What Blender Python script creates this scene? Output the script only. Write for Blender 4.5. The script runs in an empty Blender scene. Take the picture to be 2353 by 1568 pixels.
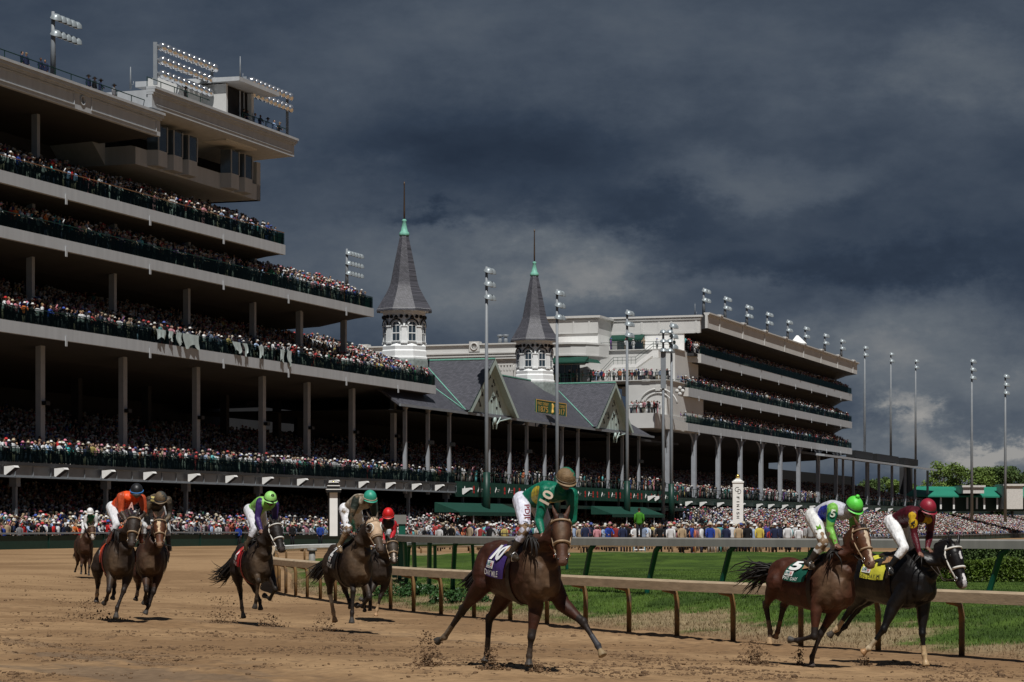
import bpy, math, random
import numpy as np
from mathutils import Vector, Matrix
random.seed(7); rng = np.random.default_rng(11)
SC = bpy.context.scene; COL = SC.collection
R = math.radians
# ---------------- camera, sky, sun, exposure ----------------
F = 5500.0; CX = 1176.5; HY = 1205.0; CZ = 1.85          # focal length, centre and horizon in photo pixels (2353 wide)
cd = bpy.data.cameras.new('camera'); cam = bpy.data.objects.new('camera', cd); COL.objects.link(cam)
cam.location = (0, 0, CZ); cam.rotation_euler = (R(90), 0, 0)
cd.sensor_width = 36; cd.lens = F/2353*36; cd.shift_y = (HY-784)/2353; cd.clip_start = .5; cd.clip_end = 9000
SC.camera = cam
SUN_EL = 60; SUN_AZ = 7                                    # sun stands behind the camera, a little to the right
sv = Vector((math.sin(R(SUN_AZ))*math.cos(R(SUN_EL)), -math.cos(R(SUN_AZ))*math.cos(R(SUN_EL)), math.sin(R(SUN_EL))))
sd = bpy.data.lights.new('sun', 'SUN'); sd.energy = 4.5; sd.angle = R(.55); sd.color = (1, .975, .935)
so = bpy.data.objects.new('sun', sd); COL.objects.link(so); so.rotation_euler = sv.to_track_quat('Z', 'Y').to_euler()
so.location = (0, -50, 80)
SC.view_settings.view_transform = 'Standard'; SC.view_settings.look = 'None'
SC.view_settings.exposure = 0.0; SC.view_settings.gamma = 1; SC.view_settings.use_curve_mapping = False
W = bpy.data.worlds.new('World'); SC.world = W; W.use_nodes = True
def world():
    nt = W.node_tree; nt.nodes.clear(); N = nt.nodes.new; L = nt.links.new
    def m(op, a, b=None, c=None):
        n = N('ShaderNodeMath'); n.operation = op
        for i, v in enumerate((a, b, c)):
            if v is None: continue
            if isinstance(v, (int, float)): n.inputs[i].default_value = v
            else: L(v, n.inputs[i])
        return n.outputs[0]
    out = N('ShaderNodeOutputWorld'); bg = N('ShaderNodeBackground'); bg.inputs[1].default_value = .1
    tc = N('ShaderNodeTexCoord'); sp = N('ShaderNodeSeparateXYZ'); L(tc.outputs['Generated'], sp.inputs[0])
    x, y, z = sp.outputs
    yy = m('MAXIMUM', m('ABSOLUTE', y), .05)
    az = m('DIVIDE', x, yy); el = m('DIVIDE', z, yy)
    # domain warp: soft cloud edges
    cmb = N('ShaderNodeCombineXYZ'); L(az, cmb.inputs[0]); L(el, cmb.inputs[1])
    def noise(scale, det, off, rough=.55, st=(1, 1.6, 1)):
        mp = N('ShaderNodeMapping'); L(cmb.outputs[0], mp.inputs[0]); mp.inputs['Location'].default_value = off; mp.inputs['Scale'].default_value = st
        n = N('ShaderNodeTexNoise'); n.inputs['Scale'].default_value = scale; n.inputs['Detail'].default_value = det; n.inputs['Roughness'].default_value = rough
        L(mp.outputs[0], n.inputs['Vector']); return n.outputs['Fac']
    wx = m('MULTIPLY', m('SUBTRACT', noise(9, 9, (3.1, 0, 0), .66), .5), .20)
    wy = m('MULTIPLY', m('SUBTRACT', noise(9, 9, (0, 7.3, 2), .66), .5), .085)
    X = m('ADD', az, wx); Y = m('ADD', el, wy)
    tot = None
    def blob(px, py, sx, sy, a):
        nonlocal tot
        dx = m('DIVIDE', m('SUBTRACT', X, (px-CX)/F), sx/F); dy = m('DIVIDE', m('SUBTRACT', Y, (HY-py)/F), sy/F)
        r = m('ADD', m('POWER', m('ABSOLUTE', dx), 2), m('POWER', m('ABSOLUTE', dy), 2))
        e = m('MULTIPLY', m('EXPONENT', m('MULTIPLY', r, -1)), a)
        tot = e if tot is None else m('ADD', tot, e)
    for b in [(900, 640, 400, 140, .062), (1330, 600, 170, 80, .095), (1080, 700, 300, 80, .03), (1500, 470, 300, 55, -.03), (1180, 330, 500, 90, -.02), (700, 420, 260, 70, .02),
              (330, 150, 420, 160, .012), (950, 90, 420, 110, .026), (2180, 150, 230, 110, .060), (1650, 170, 260, 120, .026), (1900, 600, 520, 60, -.030),
              (1750, 400, 260, 50, .03), (2060, 830, 320, 110, .060), (2230, 700, 200, 60, .034), (2010, 960, 75, 55, .17), (2215, 1030, 110, 26, .22),
              (2150, 1060, 520, 70, .10), (1560, 650, 300, 40, .035), (700, 780, 160, 110, -.010), (2280, 900, 220, 70, .07), (2120, 780, 260, 60, .04), (1020, 505, 110, 26, -.05)]:
        blob(*b)
    n1 = noise(15, 10, (5, 1, 0), .62, (1, 2.0, 1)); n2 = noise(6, 5, (1, 4, 0), .5, (1, 2.8, 1))
    lum = m('ADD', m('ADD', tot, .064), m('MULTIPLY', m('SUBTRACT', n2, .5), .06))
    lum = m('MAXIMUM', lum, .014)
    lum = m('MULTIPLY', lum, m('ADD', .45, m('MULTIPLY', n1, 1.08)))
    cr = N('ShaderNodeValToRGB'); L(m('MULTIPLY', lum, 4.0), cr.inputs[0])
    e = cr.color_ramp.elements; e[0].position = .03; e[0].color = (.0085, .0125, .0235, 1)
    e[1].position = 1; e[1].color = (.31, .305, .295, 1)
    for p, c in ((.10, (.0165, .026, .045, 1)), (.2, (.032, .047, .074, 1)), (.35, (.066, .085, .115, 1)), (.6, (.122, .142, .166, 1))):
        k = e.new(p); k.color = c
    sky = N('ShaderNodeTexSky'); sky.sky_type = 'NISHITA'; sky.sun_disc = False; sky.sun_elevation = R(SUN_EL); sky.sun_rotation = R(180-SUN_AZ)
    up = N('ShaderNodeMixRGB'); up.blend_type = 'MULTIPLY'; up.inputs[0].default_value = 1; L(cr.outputs[0], up.inputs[1]); up.inputs[2].default_value = (10, 10, 10, 1)
    # the clouds break open behind the camera, where the sun stands
    mr = N('ShaderNodeMapRange'); L(m('ADD', y, m('MULTIPLY', z, -.35)), mr.inputs[0])
    mr.inputs[1].default_value = -.35; mr.inputs[2].default_value = -.9; mr.inputs[3].default_value = 0; mr.inputs[4].default_value = .07
    mx = N('ShaderNodeMixRGB'); L(mr.outputs[0], mx.inputs[0]); L(up.outputs[0], mx.inputs[1]); L(sky.outputs[0], mx.inputs[2])
    L(mx.outputs[0], bg.inputs[0]); L(bg.outputs[0], out.inputs[0])
world()
# ---------------- helpers ----------------
MATS = {}
def mat(name, rgb, rough=.7, metal=0, var=.12, vs=3.0, bump=0, bs=40, bd=.02, attr=None, spec=.3, coat=0, obj=False, stretch=None, dark=None, dthr=(.5, .62), ds=2):
    if name in MATS: return MATS[name]
    M = bpy.data.materials.new(name); M.use_nodes = True; nt = M.node_tree; N = nt.nodes.new; L = nt.links.new
    b = nt.nodes['Principled BSDF']; b.inputs['Roughness'].default_value = rough; b.inputs['Metallic'].default_value = metal
    b.inputs['Specular IOR Level'].default_value = spec; b.inputs['Coat Weight'].default_value = coat
    tc = N('ShaderNodeTexCoord'); vec = tc.outputs['Object']
    if stretch:
        mp = N('ShaderNodeMapping'); L(vec, mp.inputs[0]); mp.inputs['Scale'].default_value = stretch; vec = mp.outputs[0]
    n = N('ShaderNodeTexNoise'); n.inputs['Scale'].default_value = vs; n.inputs['Detail'].default_value = 6; L(vec, n.inputs['Vector'])
    mr = N('ShaderNodeMapRange'); L(n.outputs['Fac'], mr.inputs[0]); mr.inputs[1].default_value = .3; mr.inputs[2].default_value = .7
    mr.inputs[3].default_value = 1-var; mr.inputs[4].default_value = 1+var
    mul = N('ShaderNodeVectorMath'); mul.operation = 'SCALE'; L(mr.outputs[0], mul.inputs['Scale'])
    if attr:
        a = N('ShaderNodeAttribute'); a.attribute_name = attr; L(a.outputs['Color'], mul.inputs[0])
    else: mul.inputs[0].default_value = rgb[:3]
    colo = mul.outputs[0]
    if dark:
        n3 = N('ShaderNodeTexNoise'); n3.inputs['Scale'].default_value = ds; n3.inputs['Detail'].default_value = 7; n3.inputs['Roughness'].default_value = .65; L(vec, n3.inputs['Vector'])
        m3 = N('ShaderNodeMapRange'); L(n3.outputs['Fac'], m3.inputs[0]); m3.inputs[1].default_value = dthr[0]; m3.inputs[2].default_value = dthr[1]
        mx = N('ShaderNodeMixRGB'); L(m3.outputs[0], mx.inputs[0]); L(colo, mx.inputs[1]); mx.inputs[2].default_value = (*dark, 1); colo = mx.outputs[0]
    L(colo, b.inputs['Base Color'])
    if bump:
        n2 = N('ShaderNodeTexNoise'); n2.inputs['Scale'].default_value = bs; n2.inputs['Detail'].default_value = 4; L(vec, n2.inputs['Vector'])
        bp = N('ShaderNodeBump'); bp.inputs['Strength'].default_value = bump; bp.inputs['Distance'].default_value = bd; L(n2.outputs['Fac'], bp.inputs['Height'])
        L(bp.outputs[0], b.inputs['Normal'])
    MATS[name] = M; return M
def glassmat(name, rgb, alpha, rough=.05):
    if name in MATS: return MATS[name]
    M = bpy.data.materials.new(name); M.use_nodes = True; nt = M.node_tree; nt.nodes.clear(); N = nt.nodes.new; L = nt.links.new
    o = N('ShaderNodeOutputMaterial'); t = N('ShaderNodeBsdfTransparent'); t.inputs[0].default_value = (*rgb, 1)
    g = N('ShaderNodeBsdfGlossy'); g.inputs['Roughness'].default_value = rough; g.inputs[0].default_value = (.25, .34, .28, 1)
    fr = N('ShaderNodeFresnel'); fr.inputs[0].default_value = 1.5; m = N('ShaderNodeMixShader')
    L(fr.outputs[0], m.inputs[0]); L(t.outputs[0], m.inputs[1]); L(g.outputs[0], m.inputs[2]); L(m.outputs[0], o.inputs[0])
    MATS[name] = M; return M
def tag(o, label=None, cat=None, group=None, kind=None):
    if label: o['label'] = label
    if cat: o['category'] = cat
    if group: o['group'] = group
    if kind: o['kind'] = kind
    return o
def empty(name, loc, rz=0, label=None, cat=None, group=None):
    o = bpy.data.objects.new(name, None); COL.objects.link(o); o.location = loc; o.rotation_euler = (0, 0, rz)
    o.empty_display_size = .3
    return tag(o, label, cat, group)
class MB:
    def __init__(s): s.v = []; s.f = []; s.c = []; s.sm = []
    def add(s, vs, fs, c=None, smooth=False):
        n = len(s.v); s.v += [tuple(p) for p in vs]; s.f += [tuple(n+i for i in f) for f in fs]; s.c += [c]*len(fs); s.sm += [smooth]*len(fs); return s
    def box(s, x0, x1, y0, y1, z0, z1, c=None):
        v = [(x0, y0, z0), (x1, y0, z0), (x1, y1, z0), (x0, y1, z0), (x0, y0, z1), (x1, y0, z1), (x1, y1, z1), (x0, y1, z1)]
        return s.add(v, [(0, 3, 2, 1), (4, 5, 6, 7), (0, 1, 5, 4), (1, 2, 6, 5), (2, 3, 7, 6), (3, 0, 4, 7)], c)
    def prism(s, poly, axis, a, b, c=None):     # poly of 2D pts extruded along axis between a and b
        def P(u, v, t): return (t, u, v) if axis == 0 else ((u, t, v) if axis == 1 else (u, v, t))
        n = len(poly); v = [P(u, w, a) for u, w in poly]+[P(u, w, b) for u, w in poly]
        f = [tuple(range(n))[::-1], tuple(range(n, 2*n))]+[(i, (i+1) % n, n+(i+1) % n, n+i) for i in range(n)]
        return s.add(v, f, c)
    def tube(s, pts, r, n=8, c=None, cap=True, smooth=True, flat=None):
        pts = [Vector(p) for p in pts]; k = len(pts); rs = r if isinstance(r, (list, tuple)) else [r]*k
        t = (pts[1]-pts[0]).normalized(); up = Vector((0, 0, 1)) if abs(t.z) < .9 else Vector((1, 0, 0))
        vs = []; u = t.cross(up).normalized()
        for i, p in enumerate(pts):
            t = (pts[min(i+1, k-1)]-pts[max(i-1, 0)]).normalized(); u = (u-t*u.dot(t)).normalized(); w = t.cross(u)
            fl = 1 if flat is None else flat
            for j in range(n):
                a = 2*math.pi*j/n; vs.append(p+u*(rs[i]*math.cos(a))+w*(rs[i]*fl*math.sin(a)))
        fs = [(i*n+j, i*n+(j+1) % n, (i+1)*n+(j+1) % n, (i+1)*n+j) for i in range(k-1) for j in range(n)]
        if cap: fs += [tuple(range(n))[::-1], tuple(range((k-1)*n, k*n))]
        return s.add(vs, fs, c, smooth)
    def lathe(s, prof, n=16, c=None, center=(0, 0, 0), rot=0, smooth=True, M=None):
        cx, cy, cz = center; vs = []
        for r, z in prof:
            for j in range(n):
                a = 2*math.pi*j/n+rot; p = Vector((cx+r*math.cos(a), cy+r*math.sin(a), cz+z)); vs.append(M @ p if M else p)
        k = len(prof); fs = [(i*n+j, i*n+(j+1) % n, (i+1)*n+(j+1) % n, (i+1)*n+j) for i in range(k-1) for j in range(n)]
        fs += [tuple(range(n))[::-1], tuple(range((k-1)*n, k*n))]
        return s.add(vs, fs, c, smooth)
    def ell(s, ce, a, b=None, cc=None, n=12, m=8, c=None):   # ellipsoid: a, b, cc axis vectors (or radii)
        ce = Vector(ce)
        if not isinstance(a, Vector): a, b, cc = Vector((a, 0, 0)), Vector((0, b if b else a, 0)), Vector((0, 0, cc if cc else a))
        vs = []
        for i in range(m+1):
            t = math.pi*i/m
            for j in range(n):
                p = 2*math.pi*j/n; vs.append(ce+a*(math.sin(t)*math.cos(p))+b*(math.sin(t)*math.sin(p))+cc*math.cos(t))
        return s.add(vs, [(i*n+j, (i+1)*n+j, (i+1)*n+(j+1) % n, i*n+(j+1) % n) for i in range(m) for j in range(n)], c, True)
    def each(s, name, m, parent, nf=6):        # every box of this builder becomes a mesh of its own
        out = []
        for i in range(0, len(s.f), nf):
            ids = sorted({k for f in s.f[i:i+nf] for k in f}); mp = {k: j for j, k in enumerate(ids)}; q = MB(); q.add([s.v[k] for k in ids], [tuple(mp[k] for k in f) for f in s.f[i:i+nf]]); out.append(q.build(name, m, parent))
        return out
    def mesh(s, name, merge=False):
        me = bpy.data.meshes.new(name); me.from_pydata([tuple(v) for v in s.v], [], s.f)
        if any(s.sm): me.polygons.foreach_set('use_smooth', s.sm)
        if any(c is not None for c in s.c):
            at = me.attributes.new('col', 'FLOAT_COLOR', 'FACE'); a = np.ones((len(s.f), 4), 'f')
            a[:, :3] = [c if c is not None else (.5, .5, .5) for c in s.c]; at.data.foreach_set('color', a.ravel())
        me.validate(); me.update(); return me
    def build(s, name, m, parent=None, loc=None):
        me = s.mesh(name); me.materials.append(m); o = bpy.data.objects.new(name, me); COL.objects.link(o)
        if parent: o.parent = parent
        if loc: o.location = loc
        return o
def dup(root, loc=None, rz=None):
    c = root.copy(); COL.objects.link(c)
    if loc is not None: c.location = loc
    if rz is not None: c.rotation_euler = (0, 0, rz)
    for ch in list(root.children):
        d = ch.copy(); COL.objects.link(d); d.parent = c
        for g in list(ch.children):
            e = g.copy(); COL.objects.link(e); e.parent = d
    return c
def W3(px, py, Y): return Vector(((px-CX)*Y/F, Y, CZ-(py-HY)*Y/F))
def smooth(a, b, x):
    t = np.clip((x-a)/(b-a), 0, 1); return t*t*(3-2*t)
def textmesh(txt, bold=0.0):
    cu = bpy.data.curves.new('t', 'FONT'); cu.body = txt; cu.size = 1; cu.offset = bold; cu.resolution_u = 3
    o = bpy.data.objects.new('t', cu); COL.objects.link(o); dg = bpy.context.evaluated_depsgraph_get(); dg.update()
    me = bpy.data.meshes.new_from_object(o.evaluated_get(dg)); v = [tuple(p.co) for p in me.vertices]; f = [tuple(p.vertices) for p in me.polygons]
    bpy.data.objects.remove(o); bpy.data.curves.remove(cu); bpy.data.meshes.remove(me)
    xs = [p[0] for p in v]; ys = [p[1] for p in v]; x0, x1, y0, y1 = min(xs), max(xs), min(ys), max(ys)
    return [((p[0]-x0)/(x1-x0), (p[1]-y0)/(y1-y0)) for p in v], f, (x1-x0)/(y1-y0)
TC = {}
for t_ in ('FIRST DERBY', '1875', '143RD DERBY', '2017', 'F', 'I', 'N', 'S', 'H', 'C', 'D'): TC[t_, .02] = textmesh(t_, .02)
for t_ in ('C', 'D'): TC[t_, -.01] = textmesh(t_, -.01)
for t_ in ('10', '5', '4', '1', '2', 'LOE', 'U'): TC[t_, .04] = textmesh(t_, .04)
for t_ in ('DAY MILE', 'PAT DAY', 'PAT DAY MI'): TC[t_, .01] = textmesh(t_, .01)
for t_ in ('10', '5', '4', 'M', 'e', 'A', 'II', 'PDJF'): TC[t_, .03] = textmesh(t_, .03)
def text_on(txt, fn, name, m, parent, bold=.01):    # fn maps (u,v) in 0..1 to a point on the surface
    v, f, _ = TC.get((txt, bold)) or textmesh(txt, bold); mb = MB(); mb.add([fn(a, b) for a, b in v], f); o = mb.build(name, m, parent); return o
def bake(mb, name, voxel, it=4, fac=.5):
    me = mb.mesh(name); o = bpy.data.objects.new(name, me); COL.objects.link(o)
    r = o.modifiers.new('r', 'REMESH'); r.mode = 'VOXEL'; r.voxel_size = voxel; r.use_smooth_shade = True
    if it:
        q = o.modifiers.new('s', 'SMOOTH'); q.factor = fac; q.iterations = it
    dg = bpy.context.evaluated_depsgraph_get(); dg.update()
    n = bpy.data.meshes.new_from_object(o.evaluated_get(dg)); bpy.data.objects.remove(o); bpy.data.meshes.remove(me)
    n.name = name; n.polygons.foreach_set('use_smooth', [True]*len(n.polygons)); return n
# ---------------- terrain ----------------
RAIL = np.array([(14.5, 26.5), (11.8, 31.0), (9.3, 35.2), (7.3, 38.8), (4.2, 43.8), (2.1, 48.3), (.15, 53.0), (-2.1, 58.2), (-4.2, 64.5), (-6.1, 71.0), (-7.5, 77.0), (-8.3, 84.0), (-9.3, 95.0), (-10.3, 104), (-9, 112), (-3, 119), (5, 122), (20, 124), (50, 126), (95, 127)])
def catmull(P, n=8):
    out = []
    for i in range(len(P)-1):
        p0, p1, p2, p3 = P[max(i-1, 0)], P[i], P[i+1], P[min(i+2, len(P)-1)]
        for k in range(n):
            t = k/n; out.append(.5*((2*p1)+(-p0+p2)*t+(2*p0-5*p1+4*p2-p3)*t*t+(-p0+3*p1-3*p2+p3)*t**3))
    out.append(P[-1]); return np.array(out)
RC = catmull(RAIL)
def raildist(X, Y):
    X = np.asarray(X, float); Y = np.asarray(Y, float); best = np.full(X.shape, 1e9)
    for a, b in zip(RC[:-1], RC[1:]):
        d = b-a; L2 = d@d; t = np.clip(((X-a[0])*d[0]+(Y-a[1])*d[1])/L2, 0, 1)
        dx = X-(a[0]+t*d[0]); dy = Y-(a[1]+t*d[1]); r = np.hypot(dx, dy)
        sg = np.sign(d[0]*(Y-a[1])-d[1]*(X-a[0]))      # + on the track (left) side
        m = r < np.abs(best); best = np.where(m, r*np.where(sg == 0, 1, sg), best)
    return best
def tz(X, Y):
    d = raildist(X, Y); Y = np.asarray(Y, float)
    w = np.where(d > 0, smooth(1.5, 12, d), smooth(.8, 6, -d))
    return -.3*(1-w)*(1-smooth(85, 105, Y))+.1*smooth(100, 120, Y)-1.5*smooth(185, 330, Y)
def tz1(x, y): return float(tz(np.array([x]), np.array([y]))[0])
# ---------------- ground ----------------
def vnoise(X, Y, sc, seed=0):
    r = np.random.default_rng(seed).random((256, 256)); x = X*sc; y = Y*sc
    xi = np.floor(x).astype(int); yi = np.floor(y).astype(int); fx = x-xi; fy = y-yi; fx = fx*fx*(3-2*fx); fy = fy*fy*(3-2*fy)
    g = lambda a, b: r[a % 256, b % 256]
    return (g(xi, yi)*(1-fx)+g(xi+1, yi)*fx)*(1-fy)+(g(xi, yi+1)*(1-fx)+g(xi+1, yi+1)*fx)*fy-.5
def gridmesh(name, xs, ys, zf, m, colf=None, keep=None, label=None):
    X, Y = np.meshgrid(xs, ys); Z = zf(X, Y); nx, ny = len(xs), len(ys)
    co = np.stack([X, Y, Z], -1).reshape(-1, 3).astype('f')
    idx = np.arange(nx*ny).reshape(ny, nx); q = np.stack([idx[:-1, :-1], idx[:-1, 1:], idx[1:, 1:], idx[1:, :-1]], -1).reshape(-1, 4)
    if keep is not None:
        k = keep(X, Y).ravel(); q = q[k[q].all(1)]
    me = bpy.data.meshes.new(name); me.vertices.add(len(co)); me.vertices.foreach_set('co', co.ravel())
    me.loops.add(q.size); me.loops.foreach_set('vertex_index', q.ravel().astype('i'))
    me.polygons.add(len(q)); me.polygons.foreach_set('loop_start', np.arange(0, q.size, 4, dtype='i')); me.polygons.foreach_set('use_smooth', np.ones(len(q), bool))
    if colf:
        c = np.ones((len(co), 4), 'f'); c[:, :3] = colf(X, Y).reshape(-1, 3); a = me.attributes.new('col', 'FLOAT_COLOR', 'POINT'); a.data.foreach_set('color', c.ravel())
    me.update(); me.validate(); me.materials.append(m); o = bpy.data.objects.new(name, me); COL.objects.link(o); o['kind'] = 'structure'
    if label: o['label'] = label
    return o
def lines(a, b, fine, lo, hi, g=1.06):
    out = list(np.arange(a, b, fine)); x, d = b, fine
    while x < hi: out.append(x); d *= g; x += d
    out.append(hi); x, d = a, fine; pre = []
    while x > lo: d *= g; x -= d; pre.append(max(x, lo))
    return np.array(sorted(set(pre+out)))
def dirtz(X, Y):
    z = tz(X, Y); d = raildist(X, Y); near = 1-smooth(60, 120, Y)
    along = X*.55-Y*.83; acr = X*.83+Y*.55
    rough = smooth(-.15, .25, vnoise(X, Y, .35, 3)+.9*vnoise(X, Y, 1.1, 4))
    rut = vnoise(acr, along, 3.2, 5)*.014+vnoise(X, Y, 7.5, 6)*.028*rough+vnoise(X, Y, 3.3, 8)*.045*rough+vnoise(X, Y, .6, 2)*.03+vnoise(X, Y, 14, 9)*.012*rough
    z = z+rut*near
    return np.where(d < -.3, z-.12*smooth(.3, 1.2, -d), z)
def dirtcol(X, Y):
    a = np.array([.285, .182, .096]); b = np.array([.195, .118, .060]); dk = np.array([.12, .088, .062])
    n = smooth(-.35, .35, vnoise(X, Y, .22, 21)+.6*vnoise(X, Y, .9, 22)+.3*vnoise(X, Y, 3.7, 23))[..., None]
    c = b*(n)+a*(1-n)
    acr = X*.81+Y*.59; al = X*.59-Y*.81
    st = (smooth(-.02, .22, vnoise(acr, al*.10, 2.6, 31)+.45*vnoise(acr, al*.2, 9, 32))*(smooth(15.6, 14.6, acr)*smooth(40, 36, Y)+.0)+.5*smooth(.3, .45, vnoise(acr, al*.1, 1.2, 33)+.4*vnoise(acr, al*.2, 7, 34))*smooth(60, 45, Y))[..., None]
    st = np.minimum(st, 1); c = c*(1-.62*st)+dk*.62*st
    sp = smooth(.3, .46, vnoise(X, Y, 5.5, 41)+.45*vnoise(X, Y, 13, 42))[..., None]*(1-smooth(50, 90, Y))[..., None]
    return c*(1-.6*sp)+np.array([.12, .075, .043])*.6*sp
M_dirt = mat('dirt', (0, 0, 0), .85, attr='col', var=.16, vs=6, bump=.6, bs=22, spec=.15)
gridmesh('dirt_track', lines(-9, 11, .06, -420, 520, 1.07), lines(26.5, 47, .055, 20, 1400, 1.022), dirtz, M_dirt, dirtcol, label='damp tan dirt racing surface')
def turfz(X, Y):
    d = -raildist(X, Y); i = d
    z = tz(X, Y)-.09+.26*smooth(95, 118, Y)+.16*smooth(.25, .9, i)+.04*smooth(1, 5, i)+vnoise(X, Y, .45, 51)*.1*smooth(.8, 2.5, i)*(1-smooth(6, 9, i))+vnoise(X, Y, 2.3, 52)*.05*smooth(.2, 1, i)*(1-smooth(6, 9, i))
    return z
def turfcol(X, Y):
    d = -raildist(X, Y); g1 = np.array([.062, .105, .018]); g2 = np.array([.034, .062, .012]); dry = np.array([.23, .175, .10]); soil = np.array([.19, .125, .07])
    n = smooth(-.3, .3, vnoise(X, Y, .8, 61)+.5*vnoise(X, Y, 3, 62))[..., None]; c = g1*n+g2*(1-n)
    strip = (np.sin((X*.9-Y*.1)*.7) > 0)[..., None]*(smooth(9, 11, d))[..., None]; c = c*(1-.16*strip)
    w = smooth(.0, .32, vnoise(X, Y, .33, 63)+.5*vnoise(X, Y, 1.3, 64)+.25*vnoise(X, Y, 5, 65)+.20*np.exp(-((d-2.0)/1.5)**2)-.3*smooth(3.5, 5.5, d))[..., None]*(1-smooth(4.5, 7, d))[..., None]
    c = c*(1-w)+dry*w; s = (1-smooth(.5, 1.1, d+.4*vnoise(X, Y, 2, 66)))[..., None]
    return c*(1-s)+soil*s
M_turf = mat('turf_ground', (0, 0, 0), .9, attr='col', var=.3, vs=14, bump=.8, bs=60, spec=.1)
turf = gridmesh('infield_turf', lines(-8, 16, .12, -14, 140, 1.06), lines(27, 72, .13, 26, 126, 1.03), turfz, M_turf, turfcol, keep=lambda X, Y: (raildist(X, Y) < -.1), label='mown green turf with dry bank at its edge')
# grass blades standing on the bank and turf
def blades(name, n, xr, yr, h, dmin, dmax, label):
    X = rng.uniform(*xr, n*4); Y = rng.uniform(*yr, n*4); px = CX+F*X/Y; k = (px > -20) & (px < 2380); X, Y = X[k], Y[k]
    d = -raildist(X, Y); k = (d > dmin) & (d < dmax) & (rng.random(len(d)) < np.clip(1.3-Y/90, .25, 1)); X, Y, d = X[k][:n], Y[k][:n], d[k][:n]
    Z = turfz(X, Y)-.01; C = turfcol(X, Y)*rng.uniform(.75, 1.45, (len(X), 1)); n = len(X)
    hh = h*rng.uniform(.5, 1.3, n)*np.where(d > 7, .6, 1); a = rng.uniform(0, 6.28, n); w = .007+.006*rng.random(n)
    ln = rng.normal(0, .35, (n, 2))*hh[:, None]
    P = np.stack([np.stack([X-w*np.cos(a), Y-w*np.sin(a), Z], 1), np.stack([X+w*np.cos(a), Y+w*np.sin(a), Z], 1), np.stack([X+ln[:, 0], Y+ln[:, 1], Z+hh], 1)], 1).reshape(-1, 3)
    me = bpy.data.meshes.new(name); me.vertices.add(3*n); me.vertices.foreach_set('co', P.astype('f').ravel()); me.loops.add(3*n); me.loops.foreach_set('vertex_index', np.arange(3*n, dtype='i'))
    me.polygons.add(n); me.polygons.foreach_set('loop_start', np.arange(0, 3*n, 3, dtype='i'))
    c = np.ones((n, 4), 'f'); c[:, :3] = C; at = me.attributes.new('col', 'FLOAT_COLOR', 'FACE'); at.data.foreach_set('color', c.ravel()); me.update()
    me.materials.append(mat('grass_blade', (0, 0, 0), .6, attr='col', var=.1, spec=.2)); o = bpy.data.objects.new(name, me); COL.objects.link(o)
    return tag(o, label, 'grass', kind='stuff')
blades('grass', 130000, (-10, 26), (33, 92), .075, .5, 30, 'short green and dry grass covering the infield bank')
# loose clods thrown up by hooves
def blobs(name, pts, sizes, m, label, cat, zs=.6):
    ico = np.array([(0, 0, 1), (.89, 0, .45), (.28, .85, .45), (-.72, .53, .45), (-.72, -.53, .45), (.28, -.85, .45), (.72, .53, -.45), (-.28, .85, -.45), (-.89, 0, -.45), (-.28, -.85, -.45), (.72, -.53, -.45), (0, 0, -1)])
    fa = np.array([(0, 1, 2), (0, 2, 3), (0, 3, 4), (0, 4, 5), (0, 5, 1), (1, 6, 2), (2, 7, 3), (3, 8, 4), (4, 9, 5), (5, 10, 1), (2, 6, 7), (3, 7, 8), (4, 8, 9), (5, 9, 10), (1, 10, 6), (6, 11, 7), (7, 11, 8), (8, 11, 9), (9, 11, 10), (10, 11, 6)])
    n = len(pts); v = ico[None]*rng.uniform(.55, 1.35, (n, 12, 1))*sizes[:, None, None]*np.array([1, 1, zs])+pts[:, None]
    f = (fa[None]+12*np.arange(n)[:, None, None]).reshape(-1, 3)
    me = bpy.data.meshes.new(name); me.vertices.add(12*n); me.vertices.foreach_set('co', v.astype('f').ravel()); me.loops.add(f.size); me.loops.foreach_set('vertex_index', f.ravel().astype('i'))
    me.polygons.add(len(f)); me.polygons.foreach_set('loop_start', np.arange(0, f.size, 3, dtype='i')); me.update(); me.materials.append(m)
    o = bpy.data.objects.new(name, me); COL.objects.link(o); return tag(o, label, cat, kind='stuff')
M_clod = mat('clod', (.135, .082, .044), .95, var=.45, vs=9)
def clods():
    n = 150000; Y = 26/(1-rng.random(n)*.72); X = rng.uniform(-12, 14, n)*Y/45; d = raildist(X, Y)
    dens = smooth(.05, .42, vnoise(X, Y, .45, 3)+.8*vnoise(X, Y, 1.5, 4)+.3*vnoise(X, Y, 5, 14))
    k = (d > .4) & (rng.random(n) < dens*.8+.012); X, Y = X[k], Y[k]
    s = rng.gamma(1.5, .0062, len(X)); s = np.clip(s, .004, .06)
    blobs('dirt_clods', np.stack([X, Y, dirtz(X, Y)+s*.2], 1), s, M_clod, 'loose dark clods strewn over the tan track', 'dirt')
clods()
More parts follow.
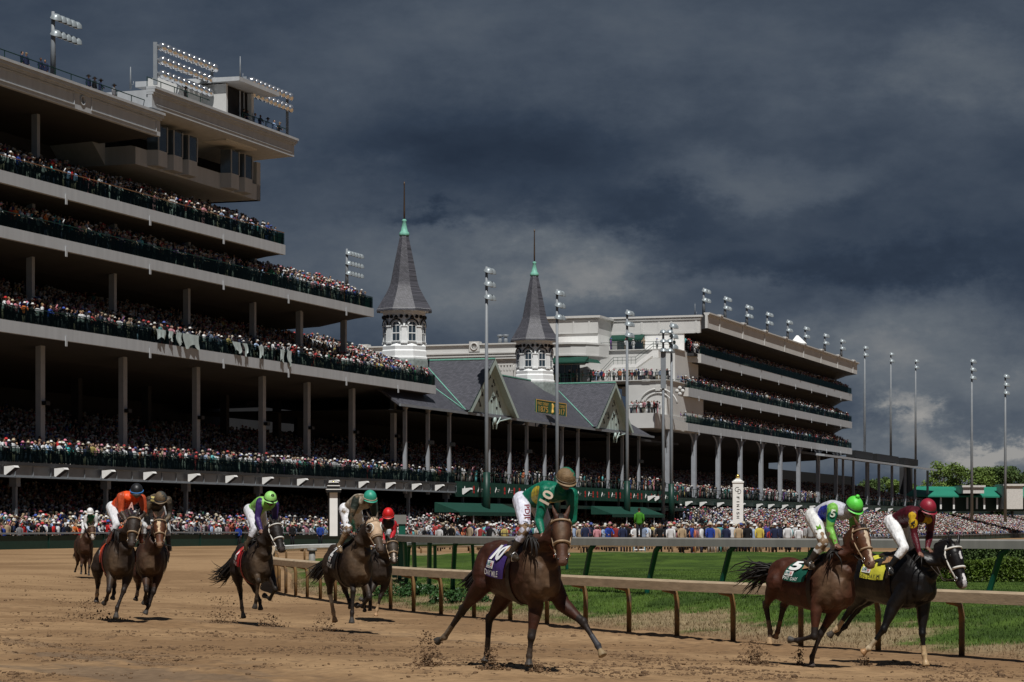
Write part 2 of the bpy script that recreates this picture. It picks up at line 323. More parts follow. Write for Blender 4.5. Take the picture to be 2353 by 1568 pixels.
# ---------------- grandstand frame ----------------
VX = 3080.0; C0 = 530000.0
U = Vector(((VX-CX)/F, 1, 0)).normalized(); NB = Vector((-U.y, U.x, 0)); RZ = math.atan2(U.y, U.x)
Y00 = C0/VX; A0 = Vector(((0-CX)*Y00/F, Y00, 0))
def L2W(s, b, z=0): return A0+U*s+NB*b+Vector((0, 0, z))
def S(px, b=0):
    k = (px-CX)/F; q = A0+NB*b; return (k*q.y-q.x)/(U.x-k*U.y)
def Zf(py, s, b=0): return CZ+(HY-py)*(A0.y+U.y*s+NB.y*b)/F
def bld(name, label, cat='building', s=0, b=0): return empty(name, L2W(s, b), RZ, label, cat)
M_con = mat('concrete', (.40, .42, .44), .8, var=.08, vs=.6, stretch=(3, 3, .25), bump=.15, bs=6)
M_conL = mat('pale_stucco', (.54, .54, .525), .85, var=.06, vs=.4, bump=.1, bs=30)
M_white = mat('white_paint', (.78, .78, .76), .5, var=.05, vs=2)
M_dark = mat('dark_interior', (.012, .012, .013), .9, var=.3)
M_steel = mat('painted_steel', (.20, .22, .24), .5, var=.1, vs=1, spec=.4)
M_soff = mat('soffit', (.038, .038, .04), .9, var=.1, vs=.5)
M_green = mat('green_cloth', (.005, .045, .030), .75, var=.15, vs=2)
M_dgreen = mat('dark_green_paint', (.008, .035, .026), .45, var=.15)
M_rail = mat('handrail_wood', (.20, .11, .055), .6, var=.2)
M_glass = glassmat('tinted_glass', (.15, .21, .18), .5)
M_win = mat('window_glass', (.03, .045, .06), .08, spec=.8, var=.3, vs=.8)
M_slate = mat('slate', (.06, .062, .075), .55, var=.25, vs=2.5, bump=.3, bs=10)
M_copper = mat('copper_patina', (.17, .42, .33), .6, var=.2, vs=4)
M_black = mat('black_paint', (.01, .01, .01), .5, var=.1)
M_brass = mat('gold_ball', (.55, .40, .12), .25, metal=.9, var=.1)
M_lamp = mat('lamp_housing', (.30, .34, .36), .35, metal=.3, var=.1)
def slate_mat():
    nt = M_slate.node_tree; N = nt.nodes.new; L = nt.links.new; b = nt.nodes['Principled BSDF']
    tc = N('ShaderNodeTexCoord'); mp = N('ShaderNodeMapping'); L(tc.outputs['Object'], mp.inputs[0])
    sp = N('ShaderNodeSeparateXYZ'); L(tc.outputs['Object'], sp.inputs[0]); cb = N('ShaderNodeCombineXYZ')
    ad = N('ShaderNodeMath'); L(sp.outputs[0], ad.inputs[0]); L(sp.outputs[1], ad.inputs[1]); L(ad.outputs[0], cb.inputs[0]); L(sp.outputs[2], cb.inputs[1])
    br = N('ShaderNodeTexBrick'); L(cb.outputs[0], br.inputs['Vector']); br.inputs['Scale'].default_value = 1; br.inputs['Brick Width'].default_value = .28; br.inputs['Row Height'].default_value = .13
    br.inputs['Mortar Size'].default_value = .018; br.inputs['Color1'].default_value = (.055, .057, .068, 1); br.inputs['Color2'].default_value = (.105, .105, .125, 1); br.inputs['Mortar'].default_value = (.03, .03, .035, 1)
    L(br.outputs['Color'], b.inputs['Base Color'])
slate_mat()
# ---------------- left grandstand ----------------
def raked(bl, name, s0, s1, b0, z0, n, dz, db, m, back=None):
    mb = MB()
    for i in range(n): mb.box(s0, s1, b0+i*db, b0+(i+1)*db, z0-.4, z0+i*dz)
    return mb.build(name, m, bl)
def railing(bl, s0, s1, z, b=.15, h=1.08, wood=True, step=2.2, glass=True, name='railing'):
    mb = MB(); mb.box(s0, s1, b-.05, b+.05, z+h, z+h+.06); r = mb.build(name, M_rail if wood else M_dgreen, bl)
    mb = MB(); x = s0
    while x < s1: mb.box(x-.03, x+.03, b-.03, b+.03, z, z+h-.003); x += step
    mb.box(s0, s1, b-.02, b+.02, z+h*.5, z+h*.5+.04); mb.build('railing_frame', M_dgreen, bl)
    if glass:
        g = MB(); g.add([(s0, b-.04, z+.05), (s1, b-.04, z+.05), (s1, b-.04, z+h-.05), (s0, b-.04, z+h-.05)], [(0, 1, 2, 3)]); g.build('glass_panel', M_glass, bl)
    return r
SL = -16.0                                            # the stand runs on past the left edge of the picture
zR0, zR1 = 33.3, 35.2; zF2, zF3, zF4, zD = 27.35, 23.35, 16.62, 6.35
e2, e3, e4, eR = S(656), S(859), S(1002), S(353)
gs = bld('grandstand', 'tall grey concrete grandstand with three stacked balconies, nearest on the left')
def fascia(bl, s0, s1, z1, z0, depth, name='balcony_front', m=None, drop=1.5, cap=True):
    mb = MB(); mb.box(s0, s1, 0, .35, z0, z1); o = mb.build(name, m or M_con, bl)
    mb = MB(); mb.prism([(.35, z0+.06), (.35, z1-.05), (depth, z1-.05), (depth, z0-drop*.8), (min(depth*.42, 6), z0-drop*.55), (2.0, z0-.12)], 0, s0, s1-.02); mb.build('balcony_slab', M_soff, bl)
    k = MB(); x = 9.3-13.5*2
    while x < s1:
        if x > s0: k.box(x, x+.26, -.06, .0, z0-.42, z0+.35)
        x += 13.5
    k.each('drain_spout', M_con, bl)
    return o
for (z, e, zb, nr) in ((zF2, e2, 26.45, 5), (zF3, e3, 22.5, 5), (zF4, e4, 15.72, 11)):
    fascia(gs, SL, e, z, zb, 14 if z > 20 else 26.5)
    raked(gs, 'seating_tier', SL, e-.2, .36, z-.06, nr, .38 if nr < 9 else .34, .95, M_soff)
    railing(gs, SL, e, z+.02, wood=(z == zF2))
    mb = MB(); mb.box(e-.09, e-.04, .2, 3.2, z, z+1.1); mb.build('end_railing', M_dgreen, gs)
# back walls with window bands
mb = MB()
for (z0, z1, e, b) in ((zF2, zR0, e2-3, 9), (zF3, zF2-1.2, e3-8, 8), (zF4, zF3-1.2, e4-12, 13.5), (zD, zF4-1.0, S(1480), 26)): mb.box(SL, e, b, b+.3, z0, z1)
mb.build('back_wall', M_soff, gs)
mb = MB()
for (z0, s0, s1, b, h) in ((zF3+2.3, S(150, 7.9), S(560, 7.9), 7.9, 1.2), (zF4+3.4, S(190, 13.4), S(800, 13.4), 13.4, 2.2)):
    x = s0
    while x < s1: mb.box(x, x+1.9, b, b+.09, z0, z0+h); x += 2.1
mb.each('window', M_win, gs)
def post(bl, px, z0, z1, w=.42, b=2.4, m=M_steel, name='column', d=.5, n=None):
    s = S(px, b); mb = MB(); mb.box(s-w/2, s+w/2, b-d/2, b+d/2, z0, z1)
    return mb.build(name, m, bl)
M_col = mat('column_paint', (.30, .32, .35), .6, var=.08, vs=1.5)
for px in (-60, 82, 267, 436, 587): post(gs, px, zF2, {-60: zR0+.3, 82: zR0+.3, 267: 29.4, 436: 29.0, 587: 28.6}[px], b=3, m=M_col)
for px in (-75, 71, 260, 430, 582, 687, 790): post(gs, px, zF3 if px < 640 else zF4, zF2-1 if px < 640 else zF3-1, b=3, m=M_col)
for px in (71, 260, 430, 582, 690, 790): post(gs, px-1, zF4, zF3-1, b=3.2, m=M_col)
for i, px in enumerate((-95, 88, 278, 446.5, 598.5, 701.5, 805, 900.5)):
    s = S(px, 3); mb = MB(); mb.box(s-.33, s+.33, 2.6, 3.05, zD-1, zF4-1.0); c = mb.build('column', M_col, gs)
    q = MB(); q.box(s-.2, s+.4, 2.2, 2.6, zD+4.6, zD+4.9); q.build('floodlight', M_black, c)
# inner columns and dim far windows
mb = MB()
for px in (180, 340, 520, 640): mb.box(S(px, 14), S(px, 14)+.7, 14, 14.7, zD, zF4-1.2)
mb.each('inner_column', M_soff, gs)
mb = MB()
for (a, b_) in ((290, 333), (345, 375), (70, 95)): mb.box(S(a, 25.8), S(b_, 25.8), 25.7, 25.9, Zf(905 if a > 100 else 890, S(a, 25.8), 25.8), Zf(882 if a > 100 else 876, S(a, 25.8), 25.8))
mb.each('window', mat('far_window', (.10, .22, .24), .2, spec=.6), gs)
# deck with its steel girder
eD = S(1045)
mb = MB(); mb.box(SL, eD, -.02, .3, zD-1.05, zD-.25)
for i in range(48): mb.box(SL+2.55*i+.1, SL+2.55*i+.16, -.09, -.02, zD-1.0, zD-.3)
mb.box(SL, eD, -.12, .3, zD-.25, zD-.2); mb.box(SL, eD, -.12, .3, zD-1.1, zD-1.05); mb.build('deck_girder', M_steel, gs)
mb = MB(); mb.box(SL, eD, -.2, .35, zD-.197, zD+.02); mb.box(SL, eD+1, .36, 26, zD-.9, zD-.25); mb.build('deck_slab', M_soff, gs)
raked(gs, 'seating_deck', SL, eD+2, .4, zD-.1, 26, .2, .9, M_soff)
railing(gs, SL, eD, zD+.03, wood=False, b=0)
for i, px in enumerate((34, 243, 427, 593, 760, 938, 1025)):
    s = S(px, .6); mb = MB(); mb.box(s-.14, s+.14, .45, .75, 0, zD-1.1); mb.box(s-.3, s+.3, .3, .9, zD-1.75, zD-1.1); mb.build('deck_post', M_steel, gs)
for px in (16, 131, 240, 335, 437, 523, 607, 687, 760, 828, 890, 950, 1003):
    s = S(px, -.4); e = empty('floodlight', (s, -.35, zD-.62), 0); e.parent = gs
    mb = MB(); mb.prism([(0, .28), (-.78, .34), (-.88, .2), (-.12, -.34), (0, -.3)], 0, -.32, .32)
    mb.build('lamp_housing', M_white, e); mb = MB(); mb.add([(-.29, -.90, .17), (.29, -.90, .17), (.29, -.13, -.365), (-.29, -.13, -.365)], [(0, 1, 2, 3)]); mb.build('lamp_lens', M_black, e)
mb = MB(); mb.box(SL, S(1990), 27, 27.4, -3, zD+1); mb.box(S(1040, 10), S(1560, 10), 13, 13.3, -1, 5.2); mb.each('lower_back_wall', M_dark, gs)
# roof: two stretches of parapet fascia, the far one lifted, with press level and lift house
def rooffascia(s0, s1, z0, z1, b=-.6, med=()):
    mb = MB(); mb.box(s0, s1, b, b+.4, z0, z1-.3)
    mb.box(s0-.02, s1+.1, b-.12, b+.5, z1-.62, z1-.45); mb.box(s0-.03, s1+.2, b-.25, b+.5, z1-.45, z1-.2); mb.box(s0-.04, s1+.3, b-.34, b+.5, z1-.2, z1)
    x = s0+.6
    return mb
mb = rooffascia(SL, eR, zR0, zR1)
for a, b_ in ((-12, 9.6), (12.2, eR-.7)):       # raised panel mouldings
    for q in (0, .9): mb.box(a, b_, -.66, -.6, zR0+.25+q, zR0+.31+q)
    mb.box(a, a+.06, -.66, -.6, zR0+.31, zR0+1.15); mb.box(b_-.06, b_, -.66, -.6, zR0+.31, zR0+1.15)
mb.build('roof_parapet', M_con, gs)
q = MB(); q.lathe([(.42, 0), (.42, .06), (.3, .07), (.28, .0)], 20, M=Matrix.Translation((10.9, -.6, zR0+.8)) @ Matrix.Rotation(R(90), 4, 'X')); q.build('medallion', M_con, gs)
mb = MB(); mb.prism([(-.5, zR0+.02), (-.5, zR0+.7), (16, zR0+.7), (16, zR0-.6), (4, zR0-.25)], 0, SL, eR-.03); mb.build('roof_slab', M_soff, gs)
sP0, sP1 = S(300, 0), S(676, -.6); zP0, zP1 = Zf(361, sP1, -.6), Zf(325, sP1, -.6)
mb = rooffascia(sP0+2.5, sP1, zP0, zP1+.25); mb.box(sP0+3.2, sP1-.6, -.65, -.6, zP0+1.0, zP0+1.07); mb.box(sP0+3.2, sP1-.6, -.65, -.6, zP0+.3, zP0+.36); mb.build('press_roof_parapet', M_con, gs)
mb = MB(); mb.prism([(-.2, zP0+.02), (-.2, zP1), (14, zP1), (14, zP0-1.2), (6, zP0-.9), (3.2, zP0-.15)], 0, sP0+2.6, sP1-.03); mb.build('press_roof_slab', M_con, gs)
zPb = Zf(456, S(592, 1.6), 1.6); zPw = Zf(420, S(592, 1.6), 1.6)
mb = MB(); sA = S(262, 2)
sE = S(603, 2); mb.prism([(2.2, zPb), (2.2, zPw), (2.6, zPw+.1), (9, zPw), (9, zPb)], 0, sA+4, sE)
x = sA+6
bays = []
while x < sE-3.2:
    if abs(x-S(470, 1.5)) > 2.4:
        mb.prism([(x, 2.2), (x+.3, 1.3), (x+1.9, 1.3), (x+2.3, 2.2)], 2, zPb+.15, zPw+.02); bays.append(x)
    x += 2.75
mb.prism([(sA-3.5, zPb+5.6), (sA+4, zPb+.05), (sA+4, zPb+2.5), (sA+1, zPb+4.9), (sA+1, zPb+5.6)], 1, 5.0, 9)
mb.box(sE-.8, sE, 2.2, 9, zPb, zP0-.6); mb.build('press_level_wall', M_con, gs)
for x in bays:
    g = MB(); g.add([(x+.3, 1.32, zPw), (x+1.9, 1.32, zPw), (x+1.9, 1.32, zPw+2.1), (x+.3, 1.32, zPw+2.1), (x, 2.2, zPw), (x, 2.2, zPw+2.1), (x+2.3, 2.2, zPw), (x+2.3, 2.2, zPw+2.1)], [(0, 1, 2, 3), (4, 0, 3, 5), (1, 6, 7, 2)])
    w = g.build('bay_window', M_win, gs)
    f = MB()
    for t in (.3, 1.87): f.box(x+t-.03, x+t+.06, 1.26, 1.34, zPw, zPw+2.1)
    f.each('window_frame', M_con, w)
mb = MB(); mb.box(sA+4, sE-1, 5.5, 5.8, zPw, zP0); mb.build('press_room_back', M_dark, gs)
# lift house
s0, s1 = S(490, 2.0), S(553, 2.0); zt = Zf(188, s0, 1); zb_ = zP1
mb = MB(); mb.box(s0-4.5, s1, 3.0, 6, zb_, zt-.2); mb.box(s0-.3, s1+.4, .6, 3.0, zb_-1.6, zb_-1.4); mb.box(s1-.5, s1, .7, 3.0, zb_-1.4, zt-.2); mb.box(s0-.1, s0+.2, .7, 3.0, zb_-1.4, zt-.2); mb.build('roof_house', M_conL, gs)
mb = MB(); mb.box(s0+.2, s1-.5, 1.1, 1.15, zb_-1.4, zt-.2); w = mb.build('roof_house_window', M_dark, gs)
mb = MB(); mb.box(s0+(s1-s0)*.6, s0+(s1-s0)*.6+.12, 1.0, 1.08, zb_-1.4, zt-.2); mb.box(s0+(s1-s0)*.75, s0+(s1-s0)*.75+.08, 1.0, 1.08, zb_-1.4, zt-.2); mb.each('mullion', M_con, w)
mb = MB(); mb.prism([(-.8, zt-.1), (-.8, zt+.25), (9.3, zt+.4), (9.3, zt-.1)], 0, s0-.6, s1+2.2); mb.build('roof_house_roof', M_con, gs)
# roof railings
mb = MB()
for (a, b_, z) in ((SL, eR-.5, zR1), (sP0+3, S(485, 0), zP1+.25), (S(560), sP1, zP1+.25)):
    mb.box(a, b_, .1, .16, z+.85, z+.91); x = a
    while x < b_: mb.box(x, x+.05, .1, .15, z, z+.85); x += 2.4
mb.build('roof_railing', M_dgreen, gs)
# ---------------- spired stand between the two tall ones ----------------
BR = 8.0; zE = 14.5; zG = 20.4
g1a, g1b, g2a, g2b = S(1060.5), S(1171), S(1355), S(1437.5)
sc = bld('spired_stand', 'old slate-roofed stand with two white gables and long dark lower seating')
cL, cR = S(905), S(1492); tiers_top = 16.5
mb = MB()
mb.prism([(-.6, zE-.35), (BR, zG), (16.5, zE), (16.5, zE-.3), (BR, zG-.5), (-.6, zE-.6)], 0, cL, cR-12)
mb.add([(cR-12, -.6, zE-.35), (cR, -.6, zE-.5), (cR-12, BR, zG)], [(0, 1, 2)])
mb.add([(cR-12, BR, zG), (cR, -.6, zE-.5), (cR-4, 16, zE)], [(0, 1, 2)])
for a, b_ in ((g1a, g1b), (g2a, g2b)):
    m_ = (a+b_)/2
    mb.add([(m_, -1.0, zG), (m_, BR+.2, zG+.05), (a-.2, -1.0, zE-.15), (a-.0, .2, zE-.1), (b_+.2, -1.0, zE-.15), (b_, .2, zE-.1)], [(0, 1, 3, 2), (0, 4, 5, 1)])
    mb.add([(m_, -.9, zG-.06), (m_, BR, zG-.1), (a, -.9, zE-.25), (b_, -.9, zE-.25)], [(0, 2, 1), (0, 1, 3)])
mb.build('roof', M_slate, sc)
k = MB()
k.box(S(1140, BR), S(1225, BR)+.5, BR-.12, BR+.12, zG+.02, zG+.16)
for a, b_ in ((g1a, g1b), (g2a, g2b)):
    m_ = (a+b_)/2; k.box(m_-.12, m_+.12, -1.05, BR, zG+.05, zG+.2)
    k.tube([(a-.1, -.5, zE-.1), (m_-.05, BR-.3, zG-.0)], .065, 6); k.tube([(b_+.1, -.5, zE-.1), (m_+.05, BR-.3, zG)], .065, 6)
k.tube([(g1a-.6, -.4, zE), (S(1002, 3), 3.2, Zf(891, S(1002, 3), 3))], .06, 6)
k.build('copper_ridge', M_copper, sc)
M_gab = mat('gable_paint', (.40, .49, .46), .6, var=.06)
for a, b_ in ((g1a, g1b), (g2a, g2b)):
    m_ = (a+b_)/2; g = MB(); g.prism([(a+.5, zE-.25), (b_-.3, zE-.25), (m_, zG-.55)], 1, -.35, -.2)
    for q in range(9):
        x = a+1.8+q*1.45; h = (zG-zE-.4)*(1-abs(x-m_)/((b_-a)/2))
        if h > .4: g.box(x, x+.05, -.38, -.35, zE-.2, zE-.25+h-.2)
    go = g.build('gable', M_gab, sc)
    t = MB()
    for e_, sg in ((a, 1), (b_, -1)):
        t.add([(e_-sg*.3, -1.1, zE-.35), (e_+sg*.5, -1.1, zE-.35), (m_, -1.1, zG-.55), (m_, -1.1, zG+.1)] + [(e_-sg*.3, -.9, zE-.35), (e_+sg*.5, -.9, zE-.35), (m_, -.9, zG-.55), (m_, -.9, zG+.1)], [(0, 1, 2, 3), (4, 7, 6, 5), (0, 4, 5, 1), (1, 5, 6, 2), (3, 2, 6, 7)])
        t.add([(e_+sg*.45, -1.02, zE-.36), (m_, -1.02, zG-.56), (m_, -.36, zG-.56), (e_+sg*.45, -.36, zE-.36)], [(0, 1, 2, 3)])
    t.build('barge_board', M_gab, go)
    h = MB()
    for (u, v) in ((-1.5, 3.6), (-2.6, 2.4), (1.5, 3.6), (2.6, 2.4), (-3.4, 1.2), (3.4, 1.2), (0, 4.4), (-1.2, 1.9), (1.2, 1.9)):
        h.lathe([(.2, 0), (.2, .03)], 12, M=Matrix.Translation((m_+u, -.35, zE+v)) @ Matrix.Rotation(R(90), 4, 'X'), smooth=False); h.box(m_+u*.8-.45, m_+u*.8+.05, -.385, -.352, zE+v-.75, zE+v-.5)
        pts = [(m_+u+.35*math.cos(x), -.37, zE+v-.5+.35*math.sin(x)) for x in np.linspace(-.2, 2.2, 7)]; h.tube(pts, .07, 4)
    h.build('gable_cutout', M_black, go)
    br = MB(); x = m_+.6; br.tube([(x, -.6, zE-1.9), (x, -.6, zE-.4)], .1, 8)
    br.tube([(x+.5, -.8, zE-1.9), (x+.7, -.8, zE-1.3), (x+1.6, -.8, zE-.95), (x+5.5, -.8, zE-.5)], .09, 6); br.tube([(x+.3, -.8, zE-1.6), (x+2.0, -.8, zE-.5)], .08, 6)
    br.lathe([(.42, -.08), (.42, .08)], 16, M=Matrix.Translation((x, -.85, zE-1.0)) @ Matrix.Rotation(R(90), 4, 'X')); br.build('bracket', M_gab, sc)
ce_ = MB(); ce_.box(cR-13, S(1577), 1.2, 17, 13.5, 13.8); ce_.build('ceiling', M_soff, sc)
gut = MB(); gut.box(cL, cR, -.75, -.6, zE-.62, zE-.36); gut.build('gutter', M_steel, sc)
for px in (931, 983.5, 1032.5, 1123, 1171, 1210.5, 1252, 1291.5, 1328, 1398, 1430, 1468):
    s = S(px, .3); mb = MB(); mb.box(s-.17, s+.17, .15, .5, 5, zE-.5)
    mb.prism([(s+.17, zE-1.5), (s+.17, zE-.55), (s+.9, zE-.55), (s+.4, zE-.8)], 1, .25, .4)
    c = mb.build('column', M_col, sc)
    if px in (983.5, 1032.5, 1210.5, 1468): q = MB(); q.box(s-.25, s+.3, -.3, .12, zE-4.2, zE-3.8); q.build('floodlight', M_black, c)
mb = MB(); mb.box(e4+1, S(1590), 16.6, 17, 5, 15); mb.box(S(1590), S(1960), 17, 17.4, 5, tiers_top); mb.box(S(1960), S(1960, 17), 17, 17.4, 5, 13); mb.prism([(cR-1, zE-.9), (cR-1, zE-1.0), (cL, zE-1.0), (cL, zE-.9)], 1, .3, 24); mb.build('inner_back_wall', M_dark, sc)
zC = 6.6
raked(sc, 'seating_tier', eD+2, S(1559), .4, zC-.1, 17, .22, .9, M_soff); zC2 = 6.0; raked(sc, 'seating_tier', S(1560), S(1965), .4, zC2-.1, 17, .22, .9, M_soff)
# banner-hung deck front
mb = MB(); mb.box(eD+.1, S(1560), -.02, .3, zC-1.75, zC-.05); mb.build('deck_front', M_green, sc)
mb = MB(); mb.box(S(1560), S(2400), -.02, .3, zC2-1.25, zC2-.25); mb.build('deck_beam', M_dgreen, sc)
railing(sc, eD, S(1560), zC-.05, wood=False, glass=False, b=.1); railing(sc, S(1560), S(2400), zC2-.05, wood=False, glass=False, b=.1)
M_red = mat('red_print', (.5, .03, .025), .6); M_wtxt = mat('white_print', (.62, .62, .6), .6)
i = 0; x = eD+2.0
while x < S(1555):
    w = (3.2, 1.1, 3.4, 2.2)[i % 4]
    e = MB(); e.box(x, x+w, -.075, -.035, zC-1.7, zC-.12); bn = e.build('banner', M_green, sc)
    if i % 2 == 0:
        p = MB()
        p.tube([(x+w*.22+.16*math.sin(t*5+1), -.085, zC-.55-.75*t) for t in np.linspace(0, 1, 8)], [.02, .06, .09, .08, .06, .07, .05, .02], 5, flat=.3); p.build('emblem', M_wtxt, bn)
        t_ = MB()
        for r_ in range(2): t_.box(x+w*.40, x+w*(.68-.1*r_), -.085, -.078, zC-.85-.2*r_, zC-.80-.2*r_)
        t_.build('lettering', M_wtxt, bn)
    p = MB(); cx = x+w*(.5 if i % 2 else .8)
    if i % 4 != 0: p.lathe([(.27, 0), (.27, .012)], 12, M=Matrix.Translation((cx, -.075, zC-.75)) @ Matrix.Rotation(R(90), 4, 'X'), smooth=False); p.box(cx-.22, cx+.22, -.09, -.076, zC-1.3, zC-1.05); p.build('emblem', M_red, bn)
    x += w+.12; i += 1
for px in (1062, 1108, 1145, 1190, 1232, 1262, 1300, 1345, 1362, 1420, 1437, 1473, 1487, 1540, 1558):
    s = S(px, 1); mb = MB(); mb.box(s-.1, s+.1, .8, 1.1, 4.1, zC-1.7); mb.build('deck_post', M_steel, sc)
mb = MB(); mb.box(eD+.5, S(1640, -1), -1.5, 9, 3.95, 4.1); mb.box(eD+.5, S(1640, -1), -1.6, -1.5, 3.75, 4.16); mb.build('walkway', M_dgreen, sc)
for a, b_ in ((1048, 1200), (1400, 1520)):
    s0, s1 = S(a, -4), S(b_, -4); mb = MB(); mb.prism([(-4.4, 3.1), (-4.4, 3.15), (-1.6, 4.15), (-1.6, 3.1)], 0, s0, s1); mb.box(s0, s1, -4.45, -4.4, 2.75, 3.15); mb.build('awning', M_green, sc)
    q = MB()
    for px in np.arange(a+40, b_, 63): s = S(px, -4.3); q.box(s-.05, s+.05, -4.35, -4.25, 0, 3.1)
    q.each('awning_post', M_white, sc)
for px in (1230, 1262, 1302, 1345, 1364, 1427, 1446, 1505, 1590, 1640, 1740, 1820, 1900, 2000, 2100, 2200):
    s = S(px, 2); mb = MB(); mb.box(s-.1, s+.1, 1.9, 2.1, -1, 3.9 if px < 1600 else zC2-1.2); mb.build('lower_post', M_steel, sc)
for px in (1066, 1491, 1507, 1577, 1610, 1650, 1700, 1740, 1767, 1799, 1831, 1862, 1900, 1953, 1984, 2013, 2042, 2075, 2130, 2150, 2190):
    if px < 1080 or px > 1350 or True:
        s = S(px, -.4); e = empty('floodlight', (s, -.35, (zC if px < 1560 else zC2)-1.15), 0); e.parent = sc
        mb = MB(); mb.prism([(0, .3), (-.85, .38), (-.95, .2), (-.12, -.36), (0, -.3)], 0, -.4, .4); mb.build('lamp_housing', M_white, e) if False else None
        q = MB(); q.prism([(0, .3), (-.85, .38), (-.95, .2), (-.12, -.36), (0, -.3)], 0, -.4, .4); q.build('lamp_housing', M_white, e); q = MB(); q.add([(-.36, -.97, .17), (.36, -.97, .17), (.36, -.13, -.385), (-.36, -.13, -.385)], [(0, 1, 2, 3)]); q.build('lamp_lens', M_black, e)
# ---- spires ----
def octa(r, z): return (r, z)
def spire(px, label):
    b = BR+.3; s = S(px, b); Yc = A0.y+U.y*s+NB.y*b; k = F/Yc
    z = lambda py: CZ+(HY-py)/20.52          # heights measured on the nearer spire (20.52 px per metre)
    t = empty('spire', L2W(s, b), R(-88), label, 'spire', 'matching spires on the old stand')
    rot = R(22.5)
    prof = [(66, 716), (64.5, 711), (57, 698), (47.5, 682), (38.5, 665), (32.5, 649), (26, 616), (17.5, 575), (10, 540)]
    ys_ = np.linspace(716, 540, 24); pp = catmull(np.array([(p, y) for p, y in prof], float), 4); m = MB(); m.lathe([(float(p)/20.52*1.04, z(float(y))) for p, y in pp], 8, smooth=False, rot=rot); m.build('spire_roof', M_slate, t)
    m = MB(); m.lathe([(2.35, z(717)-.02), (3.25, z(714)-.06), (3.30, z(711.5)-.06), (3.27, z(711))], 8, smooth=False, rot=rot); m.build('eave', mat('spire_white', (.78, .80, .80), .5, var=.05), t)
    MWs = MATS['spire_white']
    m = MB(); m.lathe([(11/20.52, z(541)), (12/20.52, z(538)), (11/20.52, z(533)), (8/20.52, z(530)), (4/20.52, z(508)), (6/20.52, z(505)), (3/20.52, z(502))], 12); m.build('copper_cap', M_copper, t)
    m = MB(); m.lathe([(.09, z(503)), (.1, z(480)), (.06, z(424)), (.1, z(421)), (.03, z(415))], 8); m.build('finial', mat('finial_bronze', (.10, .07, .05), .4, metal=.5), t)
    Rd = 2.28; zt, zw1, zw0, zb = z(716), z(755), z(785), z(795)
    m = MB(); m.lathe([(Rd*.97, zb-.5), (Rd, zw0-.35), (Rd, zt)], 16, smooth=False, rot=rot); m.lathe([(Rd+.10, zt-.42), (Rd+.10, zt)], 16, smooth=False, rot=rot)
    m.lathe([(Rd+.4, z(820)), (Rd+.4, z(808)), (Rd+.30, z(805)), (Rd+.35, z(797)), (Rd+.12, z(793)), (Rd+.02, z(791))], 8, smooth=False, rot=rot)
    m.lathe([(Rd+.5, z(826)), (Rd+.5, z(822)), (Rd+.38, z(820))], 8, smooth=False, rot=rot)
    for i in range(8):        # pilasters at the corners between windows
        a = i*math.pi/4; m.add([], [])
        M_ = Matrix.Rotation(a, 4, 'Z')
        q = MB(); q.box(Rd-.1, Rd+.13, -.30, .30, zw0-.15, zw1+.15); q.box(Rd-.1, Rd+.2, -.36, .36, zw1+.1, zw1+.26); q.box(Rd-.1, Rd+.2, -.36, .36, zw0-.3, zw0-.12)
        q.box(Rd+.3, Rd+.46, -.7, .7, z(816), z(800)) if False else None
        m.add([M_ @ Vector(v) for v in q.v], q.f)
    m.build('drum', MWs, t)
    m = MB(); m.lathe([(3.6, z(900)), (3.0, z(868)), (2.85, z(830)), (Rd+.5, z(826))], 8, smooth=False, rot=rot); m.build('skirt_roof', mat('grey_green_slate', (.20, .23, .22), .6, var=.25, bump=.3, bs=10), t)
    for i in range(8):
        M_ = Matrix.Rotation((i+.5)*math.pi/4, 4, 'Z'); q = MB(); r0 = Rd*math.cos(R(22.5))+.28
        r0 = Rd+.03; zc = zw1+.25
        arch = [(.42*math.cos(a), zc+.42*math.sin(a)) for a in np.linspace(0, math.pi, 9)]
        poly = [(.42, zw0)]+arch+[(-.42, zw0)]
        q.add([M_ @ Vector((r0, u, v)) for u, v in poly], [tuple(range(len(poly)))]); w = q.build('window', M_win, t)
        f = MB()
        def bx(*a):
            g = MB(); g.box(*a); f.add([M_ @ Vector(v) for v in g.v], g.f)
        bx(r0-.02, r0+.05, -.5, -.42, zw0, zc); bx(r0-.02, r0+.05, .42, .5, zw0, zc); bx(r0-.02, r0+.09, -.55, .55, zw0-.1, zw0); mid = (zw0+zc)/2
        bx(r0, r0+.04, -.42, .42, mid-.05, mid+.05); bx(r0, r0+.03, -.02, .02, zw0, zc+.4); bx(r0, r0+.04, -.42, .42, zc-.04, zc+.04)
        pts = [(.47*math.cos(a), zc+.47*math.sin(a)) for a in np.linspace(0, math.pi, 11)]; f.tube([M_ @ Vector((r0+.04, u, v)) for u, v in pts], .07, 4)
        f.build('window_frame', MWs, w)
        k_ = MB()
        pts = [(.76*math.cos(a), zc+.72*math.sin(a)) for a in np.linspace(-.15, math.pi+.15, 13)]; k_.tube([M_ @ Vector((r0+.05-.1*abs(u)*abs(u), u, v)) for u, v in pts], .085, 4)
        for u, v, r_ in ((0, 1.02, .14), (-.14, .9, .11), (.14, .9, .11)):
            c = M_ @ Vector((r0+.03, u, zc+v)); k_.ell(c, r_, r_, r_, 8, 6)
        for u in (-.6, .6):
            c = M_ @ Vector((r0-.03, u, zc+1.0)); k_.ell(c, .21, .21, .21, 10, 6)
        k_.build('fretwork', M_black, t)
    return t
spire(929, 'nearer and larger slate spire with white windowed drum, left of its twin')
spire(1228, 'farther slate spire rising behind the gold-lettered green anniversary sign')
